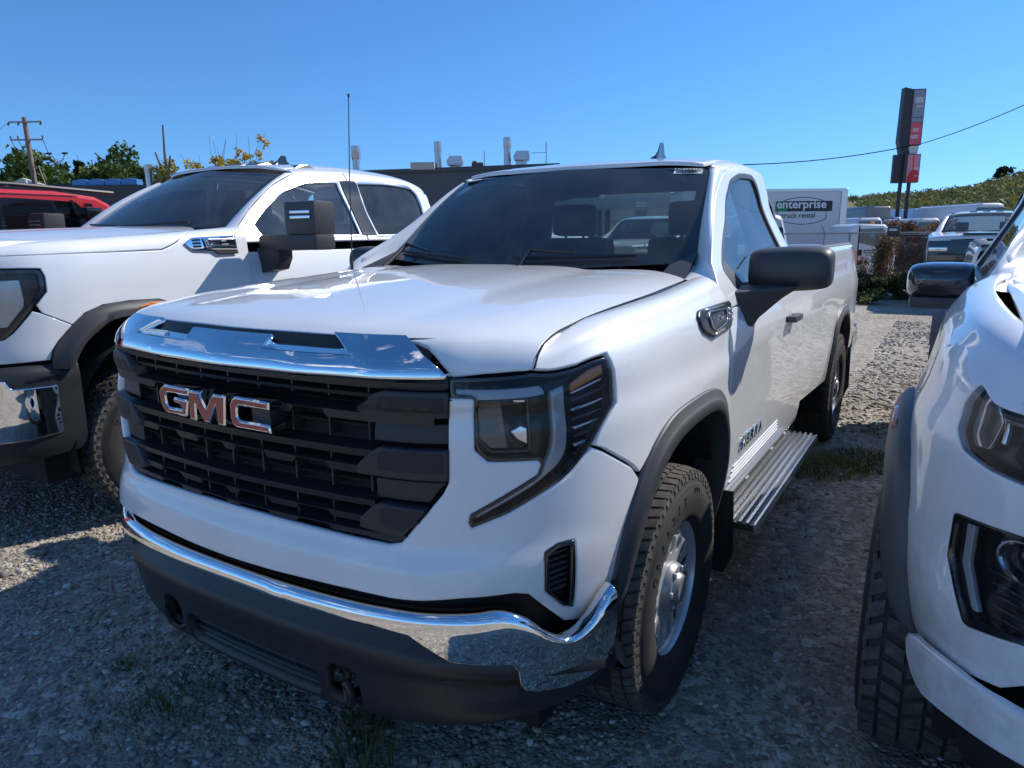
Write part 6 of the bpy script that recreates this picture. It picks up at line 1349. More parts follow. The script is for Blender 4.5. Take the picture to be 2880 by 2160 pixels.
t = thing('roof_mast', 'thin roof mast joined to the hooded vent by a rod', 'mast', (-13.6, 25.6, 3.2)); MB().tube([(0, 0, 0), (0, 0, 2.15)], [.03, .03], 8).build('pole', GALV, t); MB().tube([(0, 0, 1.72), (-.55, -.33, 1.70)], .012, 6).build('rod', GALV, t)
tag(MB().tube([(-15.9, 24.3, 4.3), (-15.9, 24.3, 5.0)], .022, 6).build('roof_mast', GALV, None), 'short thin pole beside the brown roof box', 'mast')
DK = mat('dark_roof', (.045, .048, .055), .7)
b = thing('warehouse', 'far dark roofed warehouse behind the power pole', 'building', (-50.5, 22.2, -.45)); F1 = fr((0, 0, 0), (.92, .39)); MB().prism([(-1, 0), (7, 0), (7, 5.4), (-1, 5.55)], F1 @ Matrix.Translation((0, 0, -5)), 5).build('wall', DK, b, smooth=False)
b = thing('low_building', 'low dark building under a blue tarp behind the red vehicle', 'building', (-41.0, 19.6, -.45)); MB().prism([(-6.5, 0), (9, 0), (9, 4.78), (-6.5, 4.95)], F1 @ Matrix.Translation((0, 0, -5)), 5).build('wall', DK, b, smooth=False)
for k in range(4): MB().prism([(0, 0), (.95, 0), (.95, .28), (.5, .36), (0, .28)], F1 @ Matrix.Translation((.6+1.0*k, 4.85, -.6)), .5).build('blue_tarp', mat('tarp_blue', (.05, .20, .48), .5), b, smooth=False)
for x_, h_ in ((-2.6, .42), (-3.6, .22), (-3.9, .22), (-1.9, .20)): MB().tube([F1 @ Vector((x_, 4.8, -.5)), F1 @ Vector((x_, 4.86+h_, -.5))], .07, 8).build('roof_pipe', mat('white_pipe', (.7, .7, .7), .5), b)
b = thing('white_shed', 'small white gabled shed at the foot of the power pole', 'shed', (-50.0, 20.4, -.45)); MB().prism([(0, 0), (4.2, 0), (4.2, 5.0), (1.9, 5.7), (0, 5.0)], fr((0, 0, 0), (.90, .43)), .3).build('wall', mat('shed_white', (.62, .60, .55), .7), b, smooth=False)
b = thing('white_building', 'pale flat building behind the round metal stack', 'building', (-44.5, 27.6, -.45)); MB().prism([(0, 0), (4.5, 0), (4.5, 5.9), (0, 5.9)], fr((0, 0, 0), (.90, .43)), .3).build('wall', mat('shed_white', (.62, .60, .55), .7), b, smooth=False)
# power pole
t = thing('power_pole', 'wooden power pole with two crossarms and drooping wires at the left', 'utility pole', (-45.6, 20.5, -.45)); WOOD = mat('pole_wood', (.20, .15, .11), .85, noise=(6, .5, (.28, .22, .17)))
MB().tube([(.1, 0, 0), (-.25, 0, 9.0)], [.17, .13], 10).build('pole', WOOD, t); cdx = (.87, .49, 0)
ar = mat('arm_grey', (.36, .35, .33), .8)
def arm(z, a, b_, nm): c = Vector((-.24, 0, z)); MB().tube([c+Vector(cdx)*a, c+Vector(cdx)*b_], .055, 6).build(nm, ar, t); return c
c = arm(8.75, -.95, 1.05, 'crossarm'); c2 = arm(7.75, -1.0, 1.0, 'crossarm')
for cc, xs_ in ((c, (-.95, -.35, 1.0)), (c2, (-1.0, -.55, .95))):
    for x_ in xs_: q = cc+Vector(cdx)*x_; MB().tube([q, q+Vector((0, 0, .22)) if cc is c2 else q-Vector((.1, .05, .18))], .05, 6).build('insulator', mat('insulator', (.10, .09, .09), .4), t)
def sag(a, b_, s, r, nm, par, m=None, n=14): a, b_ = Vector(a), Vector(b_); return MB().tube([a.lerp(b_, k/n)-Vector((0, 0, s*4*(k/n)*(1-k/n))) for k in range(n+1)], r, 4).build(nm, m or BTXT, par)
sag(c2+Vector(cdx)*-1.0, c2+Vector(cdx)*.75-Vector((0, 0, 1.1)), .9, .018, 'wire', t); sag(c2+Vector(cdx)*-.55, c2+Vector(cdx)*.9-Vector((0, 0, 1.1)), .7, .018, 'wire', t); sag(c2+Vector(cdx)*.95, c2+Vector(cdx)*1.3-Vector((0, 0, 1.0)), .15, .018, 'wire', t)
sag(c+Vector(cdx)*-.95, c+Vector((-30, 6, 1.5)), .8, .012, 'wire', t); sag(c+Vector(cdx)*.5-Vector((0, 0, 1.5)), Vector((8, -3, 3.0)), .4, .010, 'wire', t)
MB().tube([c2+Vector(cdx)*.45-Vector((0, 0, 1.5)), Vector((.9, .5, 3.6))], .025, 5).build('conduit', ar, t)
t = thing('street_lamp', 'thin double-headed street lamp right of the power pole', 'street lamp', (-64.0, 31.3, -.45)); MB().tube([(0, 0, 0), (0, 0, 8.6)], [.09, .06], 8).build('pole', ar, t)
for s_ in (-1, 1): MB().tube([(0, 0, 8.3), (s_*.45, s_*.25, 8.6), (s_*.6, s_*.33, 9.05)], .045, 6).build('lamp_arm', ar, t); MB().box(s_*.62-.22, s_*.33-.15, 9.0, s_*.62+.22, s_*.33+.15, 9.14, .03).build('lamp_head', BTXT, t)
# ================================================================ red vehicle beyond the left pickup
t = thing('red_vehicle', 'red vehicle with dark tinted windows and roof rails beyond the left pickup', 'suv', (-6.0, 0, 0)); REDP = paint('red_paint', (.55, .012, .02), dirt=.05)
def side(pts, x, th, nm, m_, par, bev=.004): return MB().prism([(y, z) for y, z in pts], Matrix(((0, 0, 1, x-th), (1, 0, 0, 0), (0, 1, 0, 0), (0, 0, 0, 1))), th, bev=bev).build(nm, m_, par)
body = side([(-1.3,.45),(2.6,.45),(2.7,1.1),(2.6,1.40),(2.05,1.58),(-1.2,1.60),(-1.35,1.1)], 1.0, 2.0, 'body', REDP, t, .04)
side([(-1.15,1.58),(2.0,1.58),(1.78,1.84),(1.66,1.90),(1.3,1.938),(-.6,1.94),(-1.05,1.93)], .85, 1.7, 'roof', REDP, t, .03)
side([(-1.0,1.60),(1.60,1.60),(1.52,1.80),(1.46,1.852),(1.0,1.868),(-.95,1.862)], .868, .02, 'side_window', mat('tinted_black', (.006, .007, .009), .02, coat=1), t, .002)
side([(1.41,1.865),(1.435,1.865),(1.50,1.61),(1.47,1.61)], .884, .016, 'window_pillar', BLKG, t, .002); side([(1.56,1.60),(1.64,1.60),(1.60,1.84),(1.53,1.84)], .885, .016, 'window_pillar', BLKG, t, .002); side([(.84,1.60),(.875,1.60),(.86,1.862),(.845,1.862)], .885, .016, 'window_pillar', BLKG, t, .002)
MB().tube([(.80, -.95, 1.955), (.80, -.6, 1.985), (.80, 1.0, 1.985), (.80, 1.85, 1.945)], .018, 8).tube([(-.6, -.9, 1.96), (-.6, 1.8, 1.98)], .018, 8).build('roof_rail', BLKP, t); side([(-1.0,1.905),(1.5,1.905),(1.5,1.90),(-1.0,1.90)], .856, .01, 'drip_seam', BLKP, t, 0)
MB().box(.90, 1.42, 1.70, 1.12, 1.56, 1.80, .03).build('side_mirror', BLKG, t); MB().tube([(.3, 1.0, 1.94), (.32, 1.02, 2.17)], .006, 6).build('antenna', BLKP, t)
for s_ in (-1, 1):
    for y_ in (-.75, 1.85): q = wheel(t, s_*.86, y_, s_, 'road')
# ================================================================ behind the windscreen and the cab: a second row
t = copy_tree(T); t.location = (-4.30, 12.3, 0); t['label'] = 'white pickup with dark screen seen through the centre pickup windscreen'; t['category'] = 'pickup truck'
t = copy_tree(T2); t.location = (2.42, 15.6, 0); t.location = (2.15, 15.6, 0); t.scale = (1, 1, .93); t['label'] = 'white pickup with black grille parked by the fence facing the camera'; TB = t
m = MB().box(-.97, -1.17, .50, .97, -1.08, 1.42, .03); m.build('black_front', BLKG, TB); MB().box(-.40, -1.0, 1.52, .40, -.55, 1.575, .02).build('hood_scoop', BLKG, TB)
for s_ in (-1, 1): MB().box(s_*.80-.16, -1.185, 1.20, s_*.80+.16, -1.16, 1.28, .01).build('lamp_strip', SILV, TB)
for k in range(4): MB().box(-.80, -1.19, .70+.14*k, .80, -1.165, .73+.14*k, .005).build('grille_bar', BLKP, TB)
t = thing('white_trailer', 'white enclosed trailer seen through the windscreen behind the seats', 'trailer', (-10.2, 17.0, 0)); M = fr((0, 0, 0), (.87, .49))
MB().prism(rnd([(-1.6, .5), (2.2, .5), (2.2, 1.65), (1.9, 1.86), (-1.2, 2.30), (-1.6, 2.30)], .08, 3), M, 3.0, bev=.03).build('body', WHITE, t)
for x_ in (-.6, 1.2): MB().lathe([(0, .001), (0, .33), (.2, .33), (.2, .001)], 20, 'y', (x_, -2.9, .33)).build('wheel', RUBBER, t)
bd = thing('beige_building', 'beige industrial building seen through the windscreen, with bay doors and a roller door', 'building', (-14.8, 28.9, -.45)); M = fr((0, 0, 0), (.85, .53)); BG = mat('beige_cladding', (.50, .46, .35), .7)
MB().prism([(-1, 0), (5.4, 0), (5.4, 3.95), (-1, 3.85)], M @ Matrix.Translation((0, 0, -5)), 5).build('wall', BG, bd, smooth=False)
MB().prism([(-1, 3.05), (5.45, 3.12), (5.45, 3.62), (-1, 3.55)], M, .06).build('fascia_band', mat('grey_band', (.30, .33, .33), .6), bd, smooth=False)
for k in range(5): MB().prism([(.7, .5+.5*k), (5.38, .5+.5*k), (5.38, .52+.5*k), (.7, .52+.5*k)], M, .02).build('cladding_joint', BTXT, bd, smooth=False)
for k in range(3): MB().prism([(1.55+.38*k, .4), (1.75+.38*k, .4), (1.75+.38*k, 3.05), (1.55+.38*k, 3.05)], M, .10).build('door_post', BTXT, bd, smooth=False)
MB().prism([(3.75, .2), (4.28, .2), (4.28, 3.05), (3.75, 3.05)], M, .05).build('roller_door', mat('grey_door', (.16, .17, .19), .5), bd, smooth=False); 
for k in range(2): MB().prism([(3.75, 3.22+.13*k), (4.3, 3.22+.13*k), (4.3, 3.29+.13*k), (3.75, 3.29+.13*k)], M @ Matrix.Translation((0, 0, .06)), .01).build('wall_lettering', WTXT, bd, smooth=False)
# ================================================================ box truck, cab-over, vans
t = thing('box_truck', 'white rental box truck body behind the fence with enterprise lettering', 'box truck', (-2.09, 28.35, -.45)); dd = (.847, .530); M = fr((0, 0, 0), dd); BW = mat('box_white', (.70, .71, .72), .45, noise=(1.5, .35, (.62, .63, .64)))
MB().prism([(-6.2, .9), (0, .9), (0, 3.50), (-6.2, 3.50)], M @ Matrix.Translation((0, 0, -2.3)), 2.3).build('cargo_box', BW, t, smooth=False)
MB().prism(rnd([(-.18, .85), (.05, .85), (.05, 3.56), (-.18, 3.56)], .05), M @ Matrix.Translation((0, 0, -2.32)), 2.36, bev=.01).build('corner_post', SATIN, t); MB().prism([(-6.2, 3.46), (-.15, 3.46), (-.15, 3.56), (-6.2, 3.56)], M @ Matrix.Translation((0, 0, -2.3)), 2.33).build('top_rail', SATIN, t, smooth=False)
Mp = M @ Matrix.Translation((0, 0, .004)); MB().prism([(-2.68, 2.72), (-.50, 2.72), (-.50, 3.10), (-2.68, 3.10)], Mp, .004).build('logo_panel', mat('logo_black', (.02, .022, .03), .4), t, smooth=False); MB().prism([(-2.68, 2.725), (-2.22, 2.725), (-2.36, 3.095), (-2.68, 3.095)], Mp, .006).build('logo_green', mat('logo_green', (.01, .22, .09), .4), t, smooth=False)
text_poly('enterprise', .43, .002, None, Mp @ Matrix.Translation((-2.64, 2.76, .009)), sx=1.07, bold=.008).build('logo_lettering', WTXT, t, smooth=False); text_poly('truck rental', .27, .002, None, Mp @ Matrix.Translation((-2.42, 2.43, .003)), sx=1.0, bold=.003).build('logo_lettering', mat('logo_black', (.02, .022, .03), .4), t, smooth=False)
el = [(-1.62+1.12*math.cos(a), 2.74+.50*math.sin(a)) for a in np.linspace(0, 2*math.pi, 61)]; el = [(max(-2.6, min(-.72, a)), b_) for a, b_ in el]; MB().tube([Mp @ Vector((a, b_, .002)) for a, b_ in el], .012, 4, cap=False).build('logo_outline', mat('logo_black', (.02, .022, .03), .4), t)
for x_ in (-1.2, -4.6): MB().lathe([(0, .001), (0, .45), (.25, .45), (.25, .001)], 24, 'y', (x_*.847, x_*.53+.2, .45)).build('wheel', RUBBER, t)
t = thing('cabover_truck', 'white cab-over truck behind the fence with a black mirror and small door lettering', 'truck', (-1.0, 24.35, -.45)); M = fr((0, 0, 0), dd); CW = mat('cab_white', (.66, .68, .70), .35, coat=.5)
cab = rnd([(-.52, .5), (1.16, .5), (1.16, 1.25), (1.05, 1.65), (.90, 2.02), (.72, 2.17), (-.10, 2.20), (-.36, 2.12), (-.50, 1.70)], .06, 3); wd_ = rnd([(-.10, 2.03), (.66, 2.05), (.84, 1.62), (.88, 1.42), (.62, 1.42), (-.10, 1.58)], .03, 2)
MB().prism(cab, M @ Matrix.Translation((0, 0, -1.7)), 1.7, bev=.05).build('cab', CW, t); MB().prism(wd_, M @ Matrix.Translation((0, 0, .0)), .008).build('side_window', mat('cab_glass', (.05, .09, .11), .05, coat=1), t, smooth=False)
MB().prism([(.25, 1.75), (.38, 1.75), (.38, 1.95), (.25, 1.95)], M @ Matrix.Translation((0, 0, .008)), .006).build('window_sticker', mat('sticker_teal', (.15, .38, .42), .5), t, smooth=False); MB().prism([(-.14, .5), (-.10, .5), (-.10, 2.12), (-.14, 2.12)], M @ Matrix.Translation((0, 0, .0)), .004).build('door_seam', BTXT, t, smooth=False)
MB().prism([(-.10, 1.16), (.02, 1.16), (.02, 1.36), (-.10, 1.36)], M @ Matrix.Translation((0, 0, .002)), .006).build('door_decal', BTXT, t, smooth=False); MB().prism([(.08, 1.23), (.62, 1.23), (.62, 1.35), (.08, 1.35)], M @ Matrix.Translation((0, 0, .002)), .006).build('door_decal', mat('logo_green_dark', (.01, .09, .05), .4), t, smooth=False)
text_poly('enterprise', .105, .001, None, M @ Matrix.Translation((.11, 1.245, .010)), sx=.95, bold=.002).build('door_lettering', WTXT, t, smooth=False); text_poly('truck rental', .06, .001, None, M @ Matrix.Translation((.20, 1.15, .004)), sx=1.0).build('door_lettering', BTXT, t, smooth=False)
MB().tube([M @ Vector((.98, 1.98, .1)), M @ Vector((1.22, 1.96, .2)), M @ Vector((1.25, 1.80, .2))], .02, 6).build('mirror_arm', BTXT, t); MB().prism(rnd([(1.10, 1.52), (1.30, 1.52), (1.30, 1.88), (1.10, 1.88)], .03), M @ Matrix.Translation((0, 0, .15)), .10).build('side_mirror', BLKG, t); MB().lathe([(0, .08), (.09, .07), (.12, .001)], 12, 'z', tuple(M @ Vector((.48, 2.16, -.4)))).build('beacon', mat('beacon_orange', (.8, .18, .02), .3), t)
MB().prism([(-.55, .3), (1.2, .3), (1.2, .52), (-.55, .52)], M @ Matrix.Translation((0, 0, -1.7)), 1.7).build('chassis', BTXT, t, smooth=False)
for x_ in (.55,): MB().lathe([(0, .001), (0, .38), (.22, .38), (.22, .001)], 24, 'y', (x_*.847, x_*.53-.02, .38)).build('wheel', RUBBER, t)
def van(label, o, w, z0, z1, col, name='van', glass_z=(.45, .72), ribs=3, L_=5.0, cat='van', taper=.10):
    t = thing(name, label, cat, (o[0], o[1], -.45)); M = fr((0, 0, 0), dd); z0 += .45; z1 += .45; c_ = mat('van_'+col[0], col[1], .35, coat=.6); h = z1
    MB().prism(rnd([(-w/2, .4), (w/2, .4), (w/2, h*.62), (w/2-taper, h-.10), (w/2-taper*2, h), (-w/2+taper*2, h), (-w/2+taper, h-.10), (-w/2, h*.62)], .08, 3), M @ Matrix.Translation((0, 0, -L_)), L_, bev=.08).build('body', c_, t)
    a, b_ = h*glass_z[0], h*glass_z[1]; MB().prism(rnd([(-w/2+.12, a), (w/2-.12, a), (w/2-.22, b_), (-w/2+.22, b_)], .06, 2), M @ Matrix.Translation((0, 0, -.02)), .04).build('windscreen', mat('van_glass', (.03, .045, .06), .05, coat=1), t)
    for k in range(ribs): x_ = -w*.25+w*.5*k/max(1, ribs-1); MB().prism([(x_-.02, h-.02), (x_+.02, h-.02), (x_+.02, h+.02), (x_-.02, h+.02)], M @ Matrix.Translation((0, 0, -L_*.9)), L_*.85).build('roof_rib', c_, t, smooth=False)
    for s_ in (-1, 1):
        MB().prism([(s_*w*.5-.02, h*.45), (s_*w*.5+s_*.2, h*.45), (s_*w*.5+s_*.2, h*.6), (s_*w*.5-.02, h*.6)], M @ Matrix.Translation((0, 0, -.6)), .1).build('side_mirror', BLKG, t)
        for z_ in (-.9, -L_+.9): MB().lathe([(0, .001), (0, .34), (.2, .34), (.2, .001)], 16, 'y', tuple((M @ Vector((s_*(w/2-.12), .34, z_))))).build('wheel', RUBBER, t)
    return t
van('dark grey high-roof van behind the cab-over truck', (-2.60, 48.4), 1.75, 0, 3.0, ('grey', (.16, .16, .17)), glass_z=(.62, .80)); van('pale blue-white high-roof van right of the sign poles', (-.17, 54.8), 2.1, 0, 2.95, ('pale', (.50, .58, .70)), glass_z=(.66, .84))
van('white suv directly above the cab-over truck cab', (-1.86, 35.5), 1.45, 0, 2.12, ('white', (.62, .63, .64)), 'suv', (.66, .94), 0, 4.2, 'suv', .14); van('low white car in front of the pale van', (.27, 45.2), 1.6, 0, 2.18, ('white', (.62, .63, .64)), 'parked_car', (.70, .92), 0, 4.2, 'car', .2)
van('white van in the far row right of the pale van', (1.45, 54.5), 1.6, 0, 2.6, ('white', (.62, .63, .64)), glass_z=(.62, .85)); van('long white camper with a dark roof box behind the fence truck', (3.15, 47.2), 2.0, 0, 2.98, ('white', (.62, .63, .64)), 'camper', (.80, .93), 5, 6, 'camper', .25)
van('dark car between the box truck and the white suv', (-3.3, 38.5), 1.9, 0, 1.95, ('black', (.03, .035, .04)), 'parked_car', (.66, .92), 0, 4.2, 'car', .25); van('small blue and white van between the dark van and the sign poles', (-1.72, 50.5), .9, 0, 2.35, ('blue', (.10, .22, .50)), glass_z=(.6, .85)); van('white van whose rounded back shows beside the cab rear pillar', (-3.3, 19.6), 1.9, 0, 2.02, ('cream', (.60, .58, .53)), glass_z=(.6, .85), L_=1.2, taper=.22)
# ================================================================ pylon sign
t = thing('pylon_sign', 'tall dark pylon sign with CARSTAR and red panels on two posts', 'sign', (-1.5, 51.4, -.45)); SDK = mat('sign_dark', (.035, .035, .042), .5)
fd = Vector((.92, .40, 0)); M = fr((0, 0, 0), (fd.x, fd.y)); 
up = [(-.05, 7.25), (.70, 7.25), (.70, 10.62), (-.05, 10.62)]
MB().prism(up, M @ Matrix.Translation((0, 0, -.6)), .6).build('upper_cabinet', SDK, t, smooth=False); MB().prism([(-.62, 7.45), (-.05, 7.25), (-.05, 10.62), (-.55, 10.75)], M @ Matrix.Translation((0, 0, -.62)), .60).build('cabinet_side', SDK, t, smooth=False)
MB().prism([(-.01, 8.95), (.66, 8.95), (.66, 10.56), (-.01, 10.56)], M, .02).build('grey_panel', mat('sign_grey', (.25, .28, .33), .4), t, smooth=False); MB().prism([(-.01, 7.30), (.66, 7.30), (.66, 8.62), (-.01, 8.62)], M, .02).build('red_panel', mat('sign_red', (.62, .10, .13), .4), t, smooth=False); MB().prism([(-.01, 8.64), (.66, 8.64), (.66, 8.91), (-.01, 8.91)], M, .02).build('grey_panel', MATS['sign_grey'], t, smooth=False)
text_poly('CARSTAR', .46, .004, None, M @ Matrix.Translation((.10, 9.70, .024)), sx=.235, bold=.010).build('sign_lettering', WTXT, t, smooth=False); MB().prism([(.08, 9.62), (.20, 9.62), (.20, 9.68), (.08, 9.68)], M @ Matrix.Translation((0, 0, .02)), .006).build('sign_stripe', mat('sign_stripe', (.6, .05, .04), .4), t, smooth=False); MB().prism([(.20, 9.55), (.60, 9.55), (.60, 9.60), (.20, 9.60)], M @ Matrix.Translation((0, 0, .02)), .006).build('sign_stripe', WTXT, t, smooth=False)
text_poly('CALGARY', .30, .004, None, M @ Matrix.Translation((.12, 8.02, .024)), sx=.27, bold=.006).build('sign_lettering', WTXT, t, smooth=False); text_poly('BLACKFOOT', .30, .004, None, M @ Matrix.Translation((.05, 7.60, .024)), sx=.25, bold=.006).build('sign_lettering', WTXT, t, smooth=False)
MB().prism([(-.02, 7.22), (.62, 7.22), (.55, 6.72), (.10, 6.72)], M @ Matrix.Translation((0, 0, -.4)), .35).build('white_collar', mat('collar_white', (.6, .6, .58), .5), t, smooth=False); MB().prism([(-.60, 7.45), (-.04, 7.24), (.05, 6.66), (-.42, 6.66)], M @ Matrix.Translation((0, 0, -.6)), .58).build('collar_dark', SDK, t, smooth=False)
MB().prism([(-.80, 4.95), (-.22, 4.95), (-.22, 6.70), (-.80, 6.70)], M @ Matrix.Translation((0, 0, -.35)), .3).build('rear_cabinet', SDK, t, smooth=False); MB().prism([(-.24, 4.95), (.70, 4.95), (.70, 6.70), (-.24, 6.70)], M @ Matrix.Translation((0, 0, -.3)), .5).build('lower_cabinet', SDK, t, smooth=False)
MB().prism([(-.06, 4.99), (.66, 4.99), (.66, 6.66), (-.06, 6.66)], M @ Matrix.Translation((0, 0, .2)), .02).build('pink_panel', mat('sign_pink', (.66, .24, .28), .4), t, smooth=False)
arc_ = [(-.05, 5.0)]+[(.36+.40*math.cos(a), 5.02+.72*math.sin(a)) for a in np.linspace(math.pi, .75, 16)]+[(.65, 5.45), (.65, 5.0)]; MB().prism(arc_, M @ Matrix.Translation((0, 0, .22)), .008).build('red_arc', mat('sign_strong_red', (.55, .02, .015), .4), t, smooth=False); MB().prism([(.26, 5.7), (.30, 5.7), (.31, 6.6), (.25, 6.6)], M @ Matrix.Translation((0, 0, .22)), .008).build('red_arc', MATS['sign_strong_red'], t, smooth=False)
text_poly('ISUZU', .20, .003, None, M @ Matrix.Translation((.36, 5.70, .225)), sx=.40, bold=.004).build('sign_lettering', WTXT, t, smooth=False); text_poly('TRUCK', .14, .003, None, M @ Matrix.Translation((.42, 5.28, .235)), sx=.40).build('sign_lettering', WTXT, t, smooth=False)
for x_ in (-.20, .32): q = M @ Vector((x_-.02, 0, -.2)); MB().box(q.x-.12, q.y-.12, 0, q.x+.10, q.y+.12, 5.0).build('post', SDK, t, smooth=False)
# overhead cable
tag(sag((-12.3, 38.3, 5.3), (-1.0, 52.0, 6.9), .45, .028, 'overhead_cable', None, BTXT, 24), 'dark overhead cable running from behind the cab to the pylon sign', 'cable'); tag(sag((-.9, 52.0, 6.9), (9.5, 40.5, 10.3), .5, .024, 'overhead_cable', None, BTXT, 24), 'dark overhead cable rising from the pylon sign to the right', 'cable')
# ================================================================ chain-link fence and the weeds along it
t = thing('chain_link_fence', 'low chain-link fence with a top rail behind the pickups', 'fence', (-3.4, 18.2, 0)); fdv = Vector((.845, .535, 0)).normalized(); FW = mat('fence_wire', (.30, .31, .32), .5, .7)
MB().tube([(0, 0, 1.46), tuple(fdv*8.5+Vector((0, 0, 1.46)))], .025, 6).build('top_rail', FW, t)
for k in range(4): q = fdv*(.3+2.7*k); MB().tube([(q.x, q.y, -.1), (q.x, q.y, 1.48)], .03, 8).build('fence_post', FW, t)
q = fdv*2.28; MB().tube([(q.x, q.y, 1.1), (q.x+.02, q.y, 1.46), (q.x-.09, q.y, 1.72)], .018, 6).build('post_arm', FW, t)
m = MB(); w_ = 8.5; n_w = 120
for k in range(-20, n_w):
    for s_ in (1, -1):
        a = k*.07; b_ = a+1.4; x0_, x1_ = (a, b_) if s_ > 0 else (b_, a)
        def P_(x, z): return fdv*max(0, min(w_, x))+Vector((0, 0, z))
        if a < -.1 or b_ > w_: continue
        p0, p1 = P_(x0_, .03), P_(x1_, 1.45); o_ = Vector((.0022, 0, .0022)); m.add([p0-o_, p0+o_, p1+o_, p1-o_], [(0, 1, 2, 3)])
m.build('fence_mesh', FW, t, smooth=False)['kind'] = 'stuff'
def bush(label, x, y, r, h, m_, seed, n=16, per=220, size=.06, stems=True, cat='bush', z=0., name='bush', group=None):
    t = thing(name, label, cat, (x, y, z), group=group); rs = np.random.RandomState(seed)
    if stems:
        mb = MB()
        for k in range(14): a = rs.uniform(0, 6.28); q = rs.uniform(.2, .8)*r; hh = h*rs.uniform(.6, 1.05); mb.tube([(0, 0, 0), (math.cos(a)*q*.5, math.sin(a)*q*.5, hh*.55), (math.cos(a)*q, math.sin(a)*q, hh)], [.014, .010, .004], 5)
        o_ = mb.build('stems', mat('dry_stem', (.26, .17, .10), .9), t); o_['kind'] = 'stuff'
    bl = []
    for _ in range(n): a = rs.uniform(0, 6.28); q = rs.uniform(0, .8)*r; z_ = rs.uniform(.10, .9)*h; bl.append((math.cos(a)*q, math.sin(a)*q, z_, r*.28, r*.28, h*.16))
    leaves('foliage', bl, per, size, m_, t, seed, .0); return t
bush('tall brown weedy bush against the fence in front of the cab-over truck', .28, 17.1, .62, 1.50, GB, 3, n=22, per=150, size=.055); bush('brown seeding weeds left of the tall brown bush', -.20, 17.2, .45, .95, GB, 4, n=12, per=120, size=.05)
bush('green leafy weeds at the foot of the fence beside the tailgate', -.35, 16.3, .62, .55, GW, 5, stems=False, n=20, per=180, size=.075, name='weeds', cat='weeds'); bush('green leafy weeds below the tall brown bush', .35, 16.7, .70, .55, GW, 6, stems=False, n=22, per=180, size=.07, name='weeds', cat='weeds'); bush('green weeds left of the fence truck', 1.0, 17.2, .62, .6, GW, 7, stems=False, n=18, per=160, size=.07, name='weeds', cat='weeds'); bush('low bright green ground weeds on the gravel edge', .10, 15.2, .50, .16, GW, 8, stems=False, n=14, per=110, size=.07, name='weeds', cat='weeds')
bl = [(-1.0+2.6*random.random()+.0, 27.6+1.4*random.random(), random.uniform(.0, 1.75), .35, .3, .22) for _ in range(150)]; o = leaves('dry_hedge', bl, 110, .09, leaf_mat('dry_red_brown', (.07,.035,.025), (.16,.09,.06), (.24,.15,.10)), None, 9, .0); tag(o, 'reddish brown dry thicket behind the fence below the vans', 'thicket', kind='stuff')
# grass tufts near the camera
def tuft(label, x, y, r, h, n, seed, m_=None, lean=.6):
    rs = np.random.RandomState(seed); V = []; F = []
    for k in range(n):
        a = rs.uniform(0, 6.28); q = r*rs.rand()**.6; bx, by = x+math.cos(a)*q, y+math.sin(a)*q; a2 = a+rs.normal()*.6; hh = h*rs.uniform(.4, 1.1); w = .0016*rs.uniform(.7, 1.6); dx, dy = math.cos(a2)*hh*lean*rs.rand(), math.sin(a2)*hh*lean*rs.rand(); px, py = -math.sin(a2)*w, math.cos(a2)*w; z0 = gz(bx, by)-.003; o_ = len(V)
        V += [(bx-px, by-py, z0), (bx+px, by+py, z0), (bx+dx*.45-px*.8, by+dy*.45-py*.8, z0+hh*.62), (bx+dx*.45+px*.8, by+dy*.45+py*.8, z0+hh*.62), (bx+dx, by+dy, z0+hh*(.95-.3*rs.rand()))]; F += [(o_, o_+1, o_+3, o_+2), (o_+2, o_+3, o_+4)]
    me = bpy.data.meshes.new('grass_tuft'); me.from_pydata(V, [], F); at = me.attributes.new('tone', 'FLOAT', 'POINT'); at.data.foreach_set('value', np.repeat(rs.rand(n), 5).astype(np.float32)); me.materials.append(m_ or GW); o_ = bpy.data.objects.new('grass_tuft', me); link(o_); tag(o_, label, 'grass tuft'); return o_
tuft('long-bladed grass tuft at the bottom edge in front of the bumper', .33, -.80, .10, .14, 120, 1); tuft('sparse grass tuft in the shade in front of the left bumper end', -.42, -.93, .15, .05, 240, 2, GW, 1.2); tuft('tiny weed in the gravel at the lower left', -.78, -.86, .04, .035, 90, 3, GW, 1.2)
tuft('thin grass behind the grass tuft at the bottom edge', .20, -.68, .10, .07, 160, 8)
tuft('sunlit grass patch beside the rear end of the running board', 1.02, 2.75, .30, .055, 2200, 4, leaf_mat('grass_dry', (.10,.11,.02), (.26,.24,.06), (.38,.33,.12)), 1.3); tuft('shaded grass patch right of the sunlit patch', 1.28, 3.05, .28, .05, 1700, 5, None, 1.3); tuft('thin grass under the running board', .82, 2.1, .18, .06, 500, 6, MATS['grass_dry'], 1.2); tuft('dry grass sprig near the rear wheel', 1.25, 3.9, .12, .04, 200, 7, MATS['grass_dry'], 1.5)
tag(MB().tube([(1.17, 4.86, .022), (1.31, 4.76, .020)], .014, 8).build('pale_stick', mat('pale_stick', (.62, .55, .36), .6), None), 'short pale yellow stick lying on the gravel lane', 'stick')
